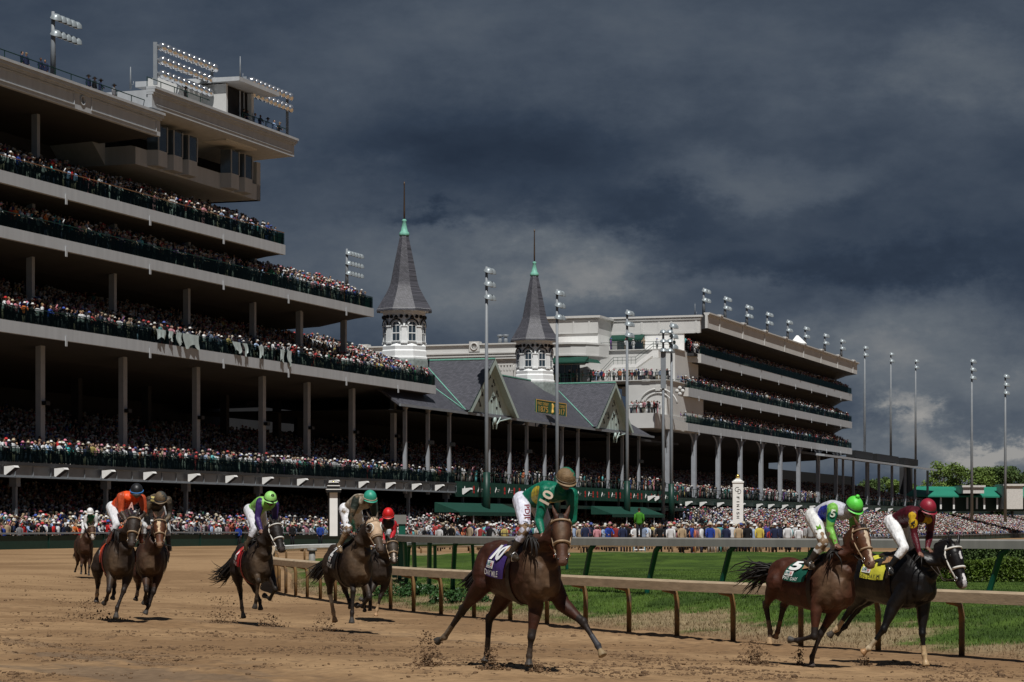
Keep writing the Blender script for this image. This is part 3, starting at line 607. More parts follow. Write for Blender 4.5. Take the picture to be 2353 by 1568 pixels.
# ---- anniversary sign on the roof ----
sg0, sg1 = S(1231.5, -.3), S(1301, -.3); b = 1.2
sg0, sg1 = S(1232, b), S(1301.5, b); zs1 = Zf(917, sg0, b); zs0 = Zf(950, sg0, b)
sign = empty('sign', L2W(sg0, b, zs0), RZ, 'green roof sign with gold anniversary years 1875 and 2017', 'sign')
w, h = sg1-sg0, zs1-zs0
mb = MB(); mb.box(0, w, 0, .12, 0, h); mb.build('board', mat('sign_green', (.012, .10, .05), .5), sign)
M_gold = mat('gold_letters', (.62, .38, .09), .5, var=.1)
mb = MB(); mb.box(0, w, -.03, 0, 0, .12); mb.box(0, w, -.03, 0, h-.1, h); mb.box(0, .1, -.03, 0, .12, h-.1); mb.box(w-.15, w, -.03, 0, .12, h-.1); mb.build('frame', M_gold, sign)
def flat(x0, x1, z0, z1, y=-.035): return lambda u, v: (x0+(x1-x0)*u, y, z0+(z1-z0)*v)
for tx, a, b_, c, d in (('FIRST DERBY', .04, .40, .62, .84), ('1875', .07, .38, .14, .56), ('143RD DERBY', .60, .96, .62, .84), ('2017', .62, .94, .14, .56)):
    text_on(tx, flat(w*a, w*b_, h*c, h*d), 'lettering', M_gold, sign, .02)
mb = MB(); mb.tube([(w*.5+.45*math.sin(t*2.2)*(.4), -.06, h*(.12+.72*t)) for t in np.linspace(0, 1, 8)], [.1, .25, .2, .14, .18, .22, .16, .08], 6, flat=.3); mb.build('emblem', M_gold, sign)
mb = MB()
for i in range(6): mb.box(w*i/5.5+.2, w*i/5.5+.3, .1, .2, -1.6, 0)
mb.each('sign_support', M_black, sign)
# ---------------- right grandstand ----------------
gr = bld('grandstand', 'beige grandstand beyond the spires with four long packed balconies')
s1 = S(1958); cz = [(Zf(814.5, S(1611)), Zf(834.6, S(1611)), S(1611), 'F1'), (Zf(893-23, S(1582)), Zf(893+16, S(1582)), S(1582), 'F2'), (Zf(968, S(1580)), Zf(988, S(1580)), S(1580), 'F3')]
tiers = []
for (py1, py0, pe1, pe0) in ((814.5, 834.6, 902, 921.5), (891, 909.5, 969, 986), (970, 988.5, 1030, 1045)):
    pass
for (pxa, ya1, ya0, yb1, yb0) in ((1611, 814.5, 834.6, 905, 921.5), (1582, 891, 909.5, 970, 986), (1580, 971, 988.5, 1032, 1046)):
    sa = S(pxa); zt = .5*(Zf(ya1, sa)+Zf(yb1, s1)); zb = .5*(Zf(ya0, sa)+Zf(yb0, s1)); tiers.append((sa, zt, zb))
for (sa, zt, zb) in tiers:
    fascia(gr, sa, s1, zt, zb, 9 if zt > 17 else 17.5, drop=2.0)
    mb = MB(); mb.add([(sa, 0, zb), (sa, 0, zt), (sa-4.2, 2.6, zt), (sa-4.2, 2.6, zb)], [(0, 1, 2, 3)]); mb.box(sa-4.2, sa+.5, 2.6, 9, zb, zt); mb.build('corner_front', M_conL, gr)
    raked(gr, 'seating_tier', sa-3, s1-.2, .36, zt-.06, 7, .42, .9, M_soff)
    railing(gr, sa, s1, zt+.02, wood=False)
    mb = MB(); mb.tube([(sa, .1, zt+1.1), (sa-4.2, 2.7, zt+1.1)], .04, 5); mb.tube([(sa, .1, zt+.6), (sa-4.2, 2.7, zt+.6)], .03, 5); mb.build('corner_railing', M_dgreen, gr)
sr = S(1645); zr1 = .5*(Zf(728, sr)+Zf(835, s1)); zr0 = zr1-2.35
mb = MB()
for (sa, zt, zb), top in zip(tiers, (zr0, tiers[0][2], tiers[1][2])):
    mb.box(sa+6, s1-4, 7.6, 8.0, zt, top)
    x = sa+7
mb.build('back_wall', M_conL, gr)
mb = MB()
for (sa, zt, zb), top in zip(tiers, (zr0, tiers[0][2], tiers[1][2])):
    x = sa+6.2
    while x < s1-5: mb.box(x, x+.9, 7.5, 7.6, zt+2.0, zt+3.3); x += 1.6
dr_ = mb.build('door_row', mat('blue_door', (.05, .06, .075), .5), gr); dr_['kind'] = 'stuff'
mb = MB(); mb.box(sr-9, s1, -1.0, -.6, zr0, zr1-.4); mb.box(sr-9, s1+.4, -1.2, -.5, zr1-.4, zr1-.2); mb.box(sr-9, s1+.6, -1.35, -.4, zr1-.2, zr1)
mb.add([(sr-9, -1.0, zr0+1.0), (sr-9, -1.0, zr1), (sr-9, -1.0, zr1)], [(0, 1, 2)])
x = sr-2
while x < s1: mb.box(x, x+.5, -1.1, -1.0, zr0+.02, zr1-.4); mb.box(x-.3, x+1.2, -1.4, -.3, zr1, zr1+.22); x += 15.2
mb.build('roof_parapet', M_conL, gr)
mb = MB(); mb.prism([(-.99, zr0+.01), (-.99, zr1-.5), (14, zr1-.3), (14, zr0-2.6), (8, zr0-2.5), (4, zr0-1.3), (1.2, zr0-.3)], 0, sr-8.98, s1-.05); mb.build('roof_slab', M_soff, gr)
# end wall facing the camera: roof band, white wall, terraces stepping down
sw = S(1600)-1.5
def zw(py, s, b=8): return Zf(py, s, b)
def bof(px, s):
    k = (px-CX)/F; q = A0+U*s; return (k*q.y-q.x)/(NB.x-k*NB.y)
b1 = bof(1200, sw)
mb = MB(); mb.box(sw, sw+.5, -.99, b1, zw(768, sw), zw(732, sw)); mb.box(sw-.3, sw+.5, -1.3, b1, zw(732, sw)-.02, zw(728, sw)); mb.box(sw-.15, sw+.5, -1.1, b1, zw(738, sw), zw(734, sw))
for px in (1477, 1517, 1545, 1602): bb = bof(px, sw); mb.box(sw-.12, sw, bb, bb+.3, zw(768, sw), zw(741, sw))
mb.box(sw-.08, sw, -.9, b1, zw(769, sw), zw(764, sw))
bl_, br_ = bof(1206, sw-7), bof(1374, sw-7)
mb.box(sw-7, sw, br_, bl_, zw(766, sw-7), zw(728, sw-7)); mb.box(sw-7.35, sw+.1, br_-.4, bl_+.3, zw(728, sw-7), zw(723, sw-7))
for px in (1240, 1282, 1320, 1356): bb = bof(px, sw-7); mb.box(sw-7.1, sw-7, bb, bb+.25, zw(762, sw-7), zw(734, sw-7))
mb.box(sw-7.1, sw-7, br_, bl_, zw(734, sw-7), zw(732, sw-7)); mb.box(sw-7.1, sw-7, br_, bl_, zw(764, sw-7), zw(762, sw-7))
mb.build('end_parapet', M_conL, gr)
zT1, zT2, zT3 = zw(809, sw-2), zw(881, sw-8), zw(955, sw-14)
mb = MB(); mb.box(sw+.05, sw+.4, 1.5, br_, zT1, zw(768, sw)); mb.box(sw-6.9, sw, br_, bl_, zT1-3, zw(766, sw-7)); mb.build('white_wall', M_white, gr)
mb = MB(); mb.box(sw-5.5, sw+8, 1.4, bof(1375, sw-5.5), zT2, zT1); mb.box(sw-5.8, sw, 1.2, bof(1375, sw-5.5), zT1, zT1+.12)
mb.box(sw-13, sw+8, .6, bof(1440, sw-13), zT3, zT2); mb.box(sw-13.3, sw, .4, bof(1360, sw-13), zT2, zT2+.12)
mb.box(sw-20, sw+5, .4, bof(1434, sw-20), zw(985, sw-20), zT3); mb.add([(sw-20, .4, zw(985, sw-20)), (sw-20, .4, zT3), (S(1580)-.1, .0, tiers[2][1]), (S(1580)-.1, .0, tiers[2][2])], [(0, 1, 2, 3)])
mb.build('terrace_wall', M_conL, gr)
# arch mouldings and wall light on the terrace walls
mb = MB(); ce = bof(1512, sw-13.1); pts = [(sw-13.1, ce+2.9*math.cos(a), zT3+1.2+2.6*math.sin(a)) for a in np.linspace(.15, math.pi-.15, 16)]; mb.tube(pts, .13, 5)
pts = [(sw-13.1, ce+2.2*math.cos(a), zT3+1.2+2.0*math.sin(a)) for a in np.linspace(.15, math.pi-.15, 16)]; mb.tube(pts, .09, 5); mb.box(sw-13.25, sw-13, ce-.35, ce+.35, zT3+3.5, zT3+4.3)
ce = bof(1562, sw-13.1)
for r_, a in ((.35, 0), (.35, 1.57), (.35, 3.14), (.35, 4.7)): mb.lathe([(.3, -.05), (.3, .05)], 10, M=Matrix.Translation((sw-13.08, ce+.42*math.cos(a), zT3+3.4+.42*math.sin(a))) @ Matrix.Rotation(R(90), 4, 'Y'))
mb.box(sw-13.3, sw-13, bof(1482, sw-13.1)-.8, bof(1482, sw-13.1)+.4, zT3+4.9, zT3+5.2); mb.build('wall_moulding', M_conL, gr)
# awnings, doors, stairs
mb = MB(); a, b_ = bof(1477, sw-1), bof(1402, sw-1); mb.prism([(sw+.05, zw(768, sw)), (sw-1.4, zw(780, sw)), (sw-1.4, zw(783, sw)), (sw+.05, zw(783, sw))], 1, a, b_)
mb.build('awning', M_green, gr)
mb = MB(); mb.box(sw-.03, sw+.04, a, b_-.8, zT1+.12, zw(784, sw)); mb.build('glass_door', M_win, gr)
mb = MB(); th = np.linspace(0, 1, 9); cy0, cy1 = bof(1372, sw-12), bof(1270, sw-12)
poly = [(sw-6, cy0), (sw-9.0, cy0+.6), (sw-11, cy0+2), (sw-12, cy0+4), (sw-12, cy1), (sw-6, cy1)]
zc1, zc0 = zw(789, sw-11), zw(813, sw-11)
mb.prism(poly, 2, zc0, zc1); poly2 = [(x-.25 if x < sw-6 else x, y) for x, y in poly]; mb.prism(poly2, 2, zc1, zc1+.25); mb.prism(poly2, 2, zc0-.2, zc0); poly3 = [(x+.6 if x < sw-6 else x, y) for x, y in poly]; mb.prism(poly3, 2, zT2, zc0-.2); mb.build('curved_bay', M_conL, gr)
mb = MB(); mb.prism([(sw-12, zw(818, sw-12)), (sw-13.8, zw(831, sw-12)), (sw-13.8, zw(834, sw-12)), (sw-12, zw(834, sw-12))], 1, bof(1348, sw-13), bof(1268, sw-13))
mb.add([(sw-12, cy0+3, zw(818, sw-12)), (sw-10, cy0+.5, zw(824, sw-12)), (sw-11, cy0-.3, zw(834, sw-12)), (sw-13.8, bof(1348, sw-13), zw(831, sw-12))], [(0, 1, 2, 3)]); mb.build('awning', M_green, gr)
mb = MB(); mb.box(sw-11.55, sw-11.42, bof(1330, sw-12), cy1, zT2, zw(836, sw-12)); w_ = mb.build('glass_door', M_win, gr)
mb = MB()
for px in (1270, 1283, 1297, 1312, 1326): bb = bof(px, sw-12); mb.box(sw-11.65, sw-11.55, bb, bb+.09, zT2, zw(836, sw-12))
mb.each('door_frame', M_steel, w_)
st = MB(); ss = sw-7.5; pA, pB, pC, pD = bof(1505, ss), bof(1466, ss), bof(1415, ss), bof(1386, ss); zA, zB, zD_ = zw(808, ss), zw(838, ss), zw(868, ss)
st.prism([(pA, zA-.5), (pA, zA), (bof(1518, ss), zA), (bof(1518, ss), zA-1.1), (pA, zA-1.1)], 0, ss-1.2, ss)
st.prism([(pA, zA), (pB, zB), (pB, zB-.6), (pA, zA-.8)], 0, ss-1.2, ss); st.prism([(pB, zB), (pC, zB), (pC, zB-.5), (pB, zB-.5)], 0, ss-1.2, ss); st.prism([(pC, zB), (pD, zD_), (pD, zD_-.6), (pC, zB-.6)], 0, ss-1.2, ss); sto = st.build('staircase', M_white, gr)
mb = MB()
for o in (1.0, .55):
    mb.tube([(ss-1.25, bof(1530, ss), zA+o), (ss-1.25, pA, zA+o), (ss-1.25, pB, zB+o), (ss-1.25, pC, zB+o), (ss-1.25, pD, zD_+o)], .035, 5)
for t in np.linspace(0, 1, 6): mb.box(ss-1.27, ss-1.23, pB+(pC-pB)*t-.02, pB+(pC-pB)*t+.02, zB, zB+1)
mb.build('stair_railing', M_dgreen, sto)
mb = MB()
for (s_, b0, b2, z) in ((sw-5.7, 1.4, bof(1375, sw-5.5), zT1+.12), (sw-13.2, .6, bof(1262, sw-13.2), zT2+.12), (sw-19.9, .5, bof(1436, sw-20), zT3+.02)):
    for o in (1.05, .6): mb.box(s_-.03, s_+.03, b0, b2, z+o, z+o+.05)
    x = b0
    while x < b2: mb.box(s_-.03, s_+.03, x, x+.05, z, z+1.05); x += 1.6
mb.build('terrace_railing', M_dgreen, gr)
# arcade under the lowest balcony
for px in (1534, 1595, 1650.5, 1701, 1749, 1793, 1835, 1880, 1921):
    s = S(px, .6); zb = tiers[2][2]; mb = MB(); mb.box(s-.38, s+.38, .3, .95, 5, zb-.1)
    for sg in (-1, 1):
        pts = [(s+sg*(.3+3.2*(1-math.cos(a))), .6, zb-3.4+3.3*math.sin(a)) for a in np.linspace(0, 1.57, 9)]; mb.tube(pts, .15, 4, smooth=False)
    mb.build('column', M_col, gr)
for px in (1937, 1961, 1995): s = S(px, 1); mb = MB(); mb.box(s-.25, s+.25, .8, 1.2, 5, tiers[2][2]-1); mb.build('column', M_col, gr)
# low hall with parapet behind the spires
par = bld('parapet_building', 'long beige block with round medallions on its parapet behind the spires')
sp = sw+1; bA, bB = bof(1205, sp), bof(820, sp)
mb = MB(); mb.box(sp, sp+6, bA-3, bB, 4, zw(800, sp)); mb.box(sp+.2, sp+6, bA-3, bB, zw(800, sp), zw(783, sp)); mb.box(sp-.1, sp+6, bA-3, bB, zw(783, sp), zw(780, sp))
for y in (803, 810, 816): mb.box(sp-.4, sp, bA-3, bB, zw(y+1.5, sp), zw(y-1.5, sp))
for px in (836, 962, 1091): bb = bof(px, sp); mb.box(sp-.35, sp+1, bb-.8, bb+.8, zw(799, sp), zw(775, sp))
mb.build('wall', M_conL, par)
mb = MB()
for px in (836, 1091): bb = bof(px, sp); mb.lathe([(.62, 0), (.62, .08), (.45, .1), (.42, 0)], 20, M=Matrix.Translation((sp-.35, bb, zw(787, sp))) @ Matrix.Rotation(R(-90), 4, 'Y'))
mb.build('medallion', M_conL, par)
mb = MB(); zz = zw(852, sp)
for i in range(22): bb = bof(1160, sp-4)-i*.42; mb.lathe([(.1, 0), (.16, .3), (.07, .7), (.12, 1.0)], 6, center=(sp-4, bof(1130, sp-4)-i*.5+1, zz))
mb.box(sp-4.2, sp-3.8, bof(1180, sp-4), bof(1110, sp-4), zz+1.0, zz+1.25); mb.box(sp-4.2, sp-3.8, bof(1180, sp-4), bof(1110, sp-4), zz-1.6, zz); mb.build('balustrade', M_conL, par)
for px in (1149, 1162):
    mb = MB(); bb = bof(px, sp+2); mb.lathe([(.32, 0), (.32, .9), (.2, 1.0), (.2, 1.15), (.45, 1.2), (.45, 1.5), (.1, 1.52)], 10, center=(sp+2, bb, zw(781, sp))); mb.build('vent', M_steel, par)
# low canopy stand to the far right
an = bld('canopy_stand', 'low open stand with a thin grey sloping canopy on far right')
sa, sb = S(1945, -1), S(2150, -1); za, zb_ = Zf(1050, sa, -1), Zf(1080, sb, -1); zm = (za+zb_)/2
mb = MB(); mb.prism([(-1.4, zm-.4), (-1.4, zm), (15, zm+2.2), (15, zm+1.7)], 0, S(1890, -1), sb); mb.build('canopy', mat('canopy_sheet', (.36, .38, .40), .6, var=.1), an)
for px in (1992, 2020, 2050, 2080, 2103, 2132): s = S(px, .5); mb = MB(); mb.box(s-.28, s+.28, .3, .8, 5, zm-.3); mb.build('column', M_col, an)
mb = MB(); s = S(2082, 8); mb.box(s-3.5, s+3.5, 7, 9, 5, zm+.8); mb.build('stair_tower', M_soff, an)
mb = MB()
for a, b_ in ((1955, 1995), (2005, 2055), (2068, 2100)): mb.box(S(a, 6), S(b_, 6), 5, 7, zm+1.1, zm+2.6)
mb.each('roof_unit', M_black, an)
raked(an, 'seating_tier', S(1965), S(2060, 4), .4, zC2-.1, 14, .25, .9, M_soff); raked(an, 'seating_tier', S(2060, 4)+.1, S(2420), .4, zC2-.1, 7, .2, .9, M_soff)
# green-roofed hall, trees behind it
def at(px, py, Y): return W3(px, py, Y)
gh = empty('green_roof_hall', (0, 0, 0), 0, 'low hall with broad green roof and white chimneys beyond the far crowd', 'building')
Y = 560
def P(px, py, dy=0): return W3(px, py, Y+dy)
mb = MB(); mb.add([P(2078, 1139), P(2108, 1118, 12), P(2353+90, 1121, 12), P(2353+90, 1141)], [(0, 1, 2, 3)]); mb.add([P(2078, 1139), P(2353+90, 1141), P(2353+90, 1145), P(2078, 1142)], [(0, 1, 2, 3)]); mb.build('roof', mat('green_roof', (.02, .20, .13), .6, var=.1, vs=.2), gh)
for a, b_, t in ((2213, 2244, 1117), (2308, 2332, 1114)):
    mb = MB(); p, q = P(a, 1134 if a < 2250 else 1170, -3), P(b_, t+3, 6); mb.box(p.x, q.x, p.y, q.y, p.z, q.z); p, q = P(a-2, t+3, -3.4), P(b_+2, t, 6.4); mb.box(p.x, q.x, p.y, q.y, p.z, q.z); mb.build('chimney', mat('far_white', (.55, .53, .5), .8), gh)
mb = MB(); p, q = P(2100, 1175, 3), P(2443, 1141, 12); mb.box(p.x, q.x, p.y, q.y, p.z, q.z); mb.build('wall', M_dgreen, gh)
mb = MB()
for px in (2160, 2190, 2221, 2243, 2260, 2290, 2345):
    p, q = P(px, 1170, 1), P(px+3, 1141, 1.5); mb.box(p.x, q.x, p.y, q.y, p.z, q.z)
mb.each('post', M_white, gh)
# ---- trees ----
M_leaf = mat('leaf', (.12, .18, .04), .6, var=.5, vs=.25, spec=.2); M_leaf2 = mat('leaf_dark', (.065, .105, .03), .6, var=.4, vs=.3, spec=.2); M_bark = mat('bark', (.07, .055, .04), .9)
def leafmesh(name, centers, radii, n, size, m, parent):
    c = np.array(centers)[rng.integers(0, len(centers), n)]; r = np.array(radii)[rng.integers(0, len(radii), n)]
    idx = rng.integers(0, len(centers), n); c = np.array(centers)[idx]; r = np.array(radii)[idx]
    d = rng.normal(size=(n, 3)); d /= np.linalg.norm(d, axis=1)[:, None]; p = c+d*r[:, None]*(rng.random(n)**.45)[:, None]*np.array([1, 1, .8])
    a = rng.normal(size=(n, 3)); a /= np.linalg.norm(a, axis=1)[:, None]; b = np.cross(a, rng.normal(size=(n, 3))); b /= np.linalg.norm(b, axis=1)[:, None]
    s = size*rng.uniform(.5, 1.3, (n, 1)); v = np.stack([p-a*s, p+b*s*.6, p+a*s, p-b*s*.6], 1).reshape(-1, 3)
    me = bpy.data.meshes.new(name); me.vertices.add(4*n); me.vertices.foreach_set('co', v.astype('f').ravel()); me.loops.add(4*n); me.loops.foreach_set('vertex_index', np.arange(4*n, dtype='i'))
    me.polygons.add(n); me.polygons.foreach_set('loop_start', np.arange(0, 4*n, 4, dtype='i')); me.update(); me.materials.append(m)
    o = bpy.data.objects.new(name, me); COL.objects.link(o); o.parent = parent; return o
def tree(px, pyt, w, Y, label, m, sparse=1.0, n=2600):
    base = W3(px, HY, Y); base.z = 0; H = CZ+(HY-pyt)*Y/F; wr = w*Y/F/2*1.5
    t = empty('tree', base, 0, label, 'tree', 'trees beyond the far crowd')
    mb = MB(); mb.tube([(0, 0, 0), (.2, 0, H*.3), (-.2, .1, H*.55), (.1, 0, H*.85)], [H*.022, H*.017, H*.011, H*.003], 7)
    cs, rs = [], []
    for i in range(15):
        a = random.uniform(0, 6.28); zz = H*random.uniform(.2, .9); rr = wr*random.uniform(.35, .85)*(1-.45*max(0, zz/H-.55)); e = (rr*math.cos(a), rr*math.sin(a), zz)
        mb.tube([(0, 0, zz*.55), (e[0]*.5, e[1]*.5, zz*.8), e], [H*.01, H*.006, H*.002], 5); cs.append(e); rs.append(wr*random.uniform(.30, .62))
    cs.append((0, 0, H*.86)); rs.append(wr*.35); mb.build('trunk', M_bark, t)
    leafmesh('crown', cs, rs, int(n*sparse*2.6), H*.017, m, t)
for i, a in enumerate(((2168, 1053, 62, 700, 'pale green thin tree left of the far pole', 0, .5), (2205, 1060, 60, 600, 'bright green rounded tree behind the hall roof', 0, 1), (2245, 1064, 62, 640, 'green tree right of the second tall pole', 0, 1.2),
        (2282, 1063, 58, 620, 'full green tree behind the white chimney', 0, 1), (2325, 1062, 66, 600, 'darker green tree close to the right edge', 1, 1), (2365, 1068, 60, 640, 'olive tree cut by the right picture edge', 1, 1), (2138, 1083, 34, 600, 'small pale tree at left end of the tree line', 0, .5),
        (2005, 1092, 40, 640, 'dark tree seen under the grey canopy', 1, 1), (2048, 1098, 44, 640, 'yellow-green bush-like tree between canopy columns', 0, 1), (2100, 1104, 40, 640, 'low yellow-green tree left of the hall', 0, 1), (2035, 1085, 40, 700, 'dark far tree behind the canopy columns', 1, 1))):
    tree(a[0], a[1], a[2], max(a[3], 660), a[4], (M_leaf, M_leaf2)[a[5]], a[6])
tl = MB()
tb = empty('tree_belt', (0, 0, 0), 0)
bpy.data.objects.remove(tb)
# ---------------- light poles ----------------
def dome(M_, s=1):
    mb = MB(); mb.lathe([(.06*s, .42*s), (.2*s, .40*s), (.42*s, .24*s), (.5*s, 0), (.53*s, -.04*s), (.40*s, -.04*s), (.12*s, -.16*s)], 12, M=M_); return mb
def lightpole(px, pyt, pyb, Y, rows, cols, label, group=None, dx=.95, wrap=None, cat='light pole', dirx=U, ps=1.0, lamps=True):
    base = W3(px, pyb, Y); top = W3(px, pyt, Y).z; H = top-base.z
    t = empty('light_pole', base, 0, label, cat, group)
    r = .17*ps; mb = MB(); mb.tube([(0, 0, 0), (0, 0, H*.5), (0, 0, H)], [r*1.35, r*1.1, r*.75], 10); mb.build('pole', M_steel, t)
    if wrap: m = MB(); m.tube([(0, 0, 0), (0, 0, wrap)], [r*2.3, r*2.1], 10); m.build('base_wrap', M_dgreen, t)
    m = MB()
    for i in range(rows): z = H-.35-i*1.25*ps; m.box(-.1, cols*dx*ps, -.05, .05, z, z+.1)
    ar = m.build('cross_arm', M_steel, t); ar.rotation_euler = (0, 0, math.atan2(dirx.y, dirx.x))
    for i in range(rows):
        for j in range(cols):
            z = H-.55-i*1.25*ps; p = dirx*(j*dx*ps+.35)+Vector((.1, -.25, 0)); q = dome(Matrix.Translation((p.x, p.y, z)) @ Matrix.Rotation(R(18), 4, 'X') @ Matrix.Rotation(R(14), 4, 'Y'), ps*.95)
            q.build('lamp', M_lamp, t)
    return t
def Yb(px, b): return (C0+F*b*(NB.x*-1+ (VX-CX)/F*NB.y))/(VX-px)
GP = 'tall floodlight poles in front of the stands'
for px, pt, pb, nm in ((1118, 613, 1195, 'tall floodlight pole standing before the first gable'), (1280, 665, 1195, 'tall floodlight pole crossing the anniversary sign'), (1441, 712, 1197, 'tall floodlight pole just right of second gable'), (1543, 742, 1198, 'tall floodlight pole before the far stand corner')):
    lightpole(px, pt, pb, Yb(px, -3), 3, 2, nm, GP, wrap=5.2, ps=1.15, dx=.8)
for px, pt, pb, nm in ((1987, 795, 1050, 'floodlight pole above canopy nearest the beige stand'), (2047, 810, 1060, 'middle floodlight pole of three above the low canopy'), (2104, 826, 1065, 'floodlight pole above right end of canopy'), (2233, 825, 1200, 'slim floodlight pole with camera boxes before the green hall'), (2310, 860, 1200, 'floodlight pole nearest the right picture edge')):
    lightpole(px, pt, pb, Yb(px, 12) if px < 2200 else 470, 2 if px < 2200 else 3, 2, nm, 'floodlight poles beyond the stands', ps=1.3, dx=.95)
for i, (px, pt, pb) in enumerate(((1617, 662, 728), (1666, 681, 740), (1716, 700, 752), (1763, 717, 768), (1810, 735, 784), (1850, 750, 799), (1895, 766, 812), (1933, 779, 825))):
    lightpole(px, pt, pb, Yb(px, 3), 2, 2, 'rooftop floodlight on the beige stand, number %s from its near corner' % ('one two three four five six seven eight'.split()[i]), 'floodlights along the beige stand roof', ps=1.15, dx=1.6 if i < 4 else 1.1)
lightpole(122, 27, 175, Yb(122, 3), 2, 5, 'floodlight pole with two lamp rows on roof at upper left', dx=.78, ps=1.0)
lightpole(797, 572, 665, Yb(797, 9), 3, 5, 'floodlight pole with three lamp rows behind upper balcony end', dx=.95, ps=.85)
mb = MB(); t = empty('speaker_mast', W3(1524, 1195, Yb(1524, -2)), 0, 'dark mast with long grey speaker panel beside far pole', 'mast'); H = (1195-765)*Yb(1524, -2)/F
mb.tube([(0, 0, 0), (0, 0, H)], [.25, .15], 8); mb.build('pole', M_steel, t); k = F/Yb(1524, -2); mb = MB(); mb.box(-.35, .35, -.3, .1, (1195-893)/k, (1195-800)/k); mb.build('speaker_panel', M_steel, t)
for i in range(3):
    for j in range(2): dome(Matrix.Translation((j*.9, -.3, H-1.3*i)), 1.0).build('lamp', M_lamp, t)
# big lamp banks on the near roof
def bank(px0, px1, pyt, pyb, Yq, rows, cols, label, gap, silver=True, slope=.0):
    base = W3(px0, pyb, Yq); H = (pyb-pyt)*Yq/F; t = empty('floodlight_bank', base, 0, label, 'floodlights')
    s0 = 0; b = None
    L_ = (A_ := (S(px1, BBB)-S(px0, BBB))); u = U
    mb = MB(); mb.box(-.16, .16, -.16, .16, 0, H+.2); q = u*L_; mb.box(q.x-.12, q.x+.12, q.y-.12, q.y+.12, -1.5, H); mb.build('frame_post', M_steel, t)
    mb = MB()
    for i in range(rows): z = H-i*gap; mb.tube([(0, 0, z), (q.x, q.y, z)], .09, 6)
    mb.build('cross_arm', M_steel, t)
    for i in range(rows):
        for j in range(cols):
            p = u*(L_*(j+.6)/cols)+Vector((.35, -.1, 0)); z = H-i*gap-.15
            M_ = Matrix.Translation((p.x, p.y, z)) @ Matrix.Rotation(R(-RA), 4, 'Z') @ Matrix.Rotation(R(62), 4, 'X') @ Matrix.Rotation(0, 4, 'Y')
            m = MB(); m.lathe([(.05, .45), (.22, .38), (.40, .16), (.46, 0), (.44, -.01), (.36, .1), (.15, .24)], 12, M=M_); m.build('lamp', mat('mirror_lamp', (.75, .76, .78), .15, metal=.9, var=.05), t)
    return t
BBB = 2.5; RA = -20
bank(357, 487, 103, 195, Yb(357, 2.5), 3, 11, 'large silver floodlight bank of three rows on the roof', 1.15)
RA = -60; BBB = 1.5
bank(563, 660, 182, 262, Yb(563, 1.5), 2, 10, 'floodlight bank of two rows right of the roof house', 1.1)
for px, pt, pb, Yq, nm in ((552, 130, 190, Yb(552, 4), 'thin antenna mast beside the roof house'), (300, 154, 205, Yb(300, 4), 'short thin antenna on the near roof'), (1597, 698, 727, Yb(1597, 3), 'short antenna at corner of beige stand roof')):
    mb = MB(); h = (pb-pt)*Yq/F; mb.tube([(0, 0, 0), (0, 0, h*.6), (0, 0, h)], [.1, .07, .04], 6); mb.tube([(0, 0, h*.2), (.25, 0, h*.2), (.25, 0, h*.35)], .03, 5); tag(mb.build('antenna', M_steel, loc=W3(px, pb, Yq)), nm, 'antenna')
# white tent on the far roof
Yq = Yb(1832, 3); mb = MB(); k = Yq/F; mb.add([(-19*k, -2, 0), (19*k, -2, 0), (17*k, 3, 0), (-17*k, 3, 0), (-2*k, 0, 21*k), (2*k, 0, 21*k)], [(0, 1, 5, 4), (1, 2, 5), (2, 3, 4, 5), (3, 0, 4)])
te = empty('tent', W3(1832, 792, Yq), 0, 'small white pointed tent on the beige stand roof', 'tent'); mb.build('canopy', M_white, te)
mb = MB()
for x in (-16, 16): mb.box(x*k-.08, x*k+.08, -1.8, -1.6, -2, 0)
mb.each('tent_pole', M_steel, te)
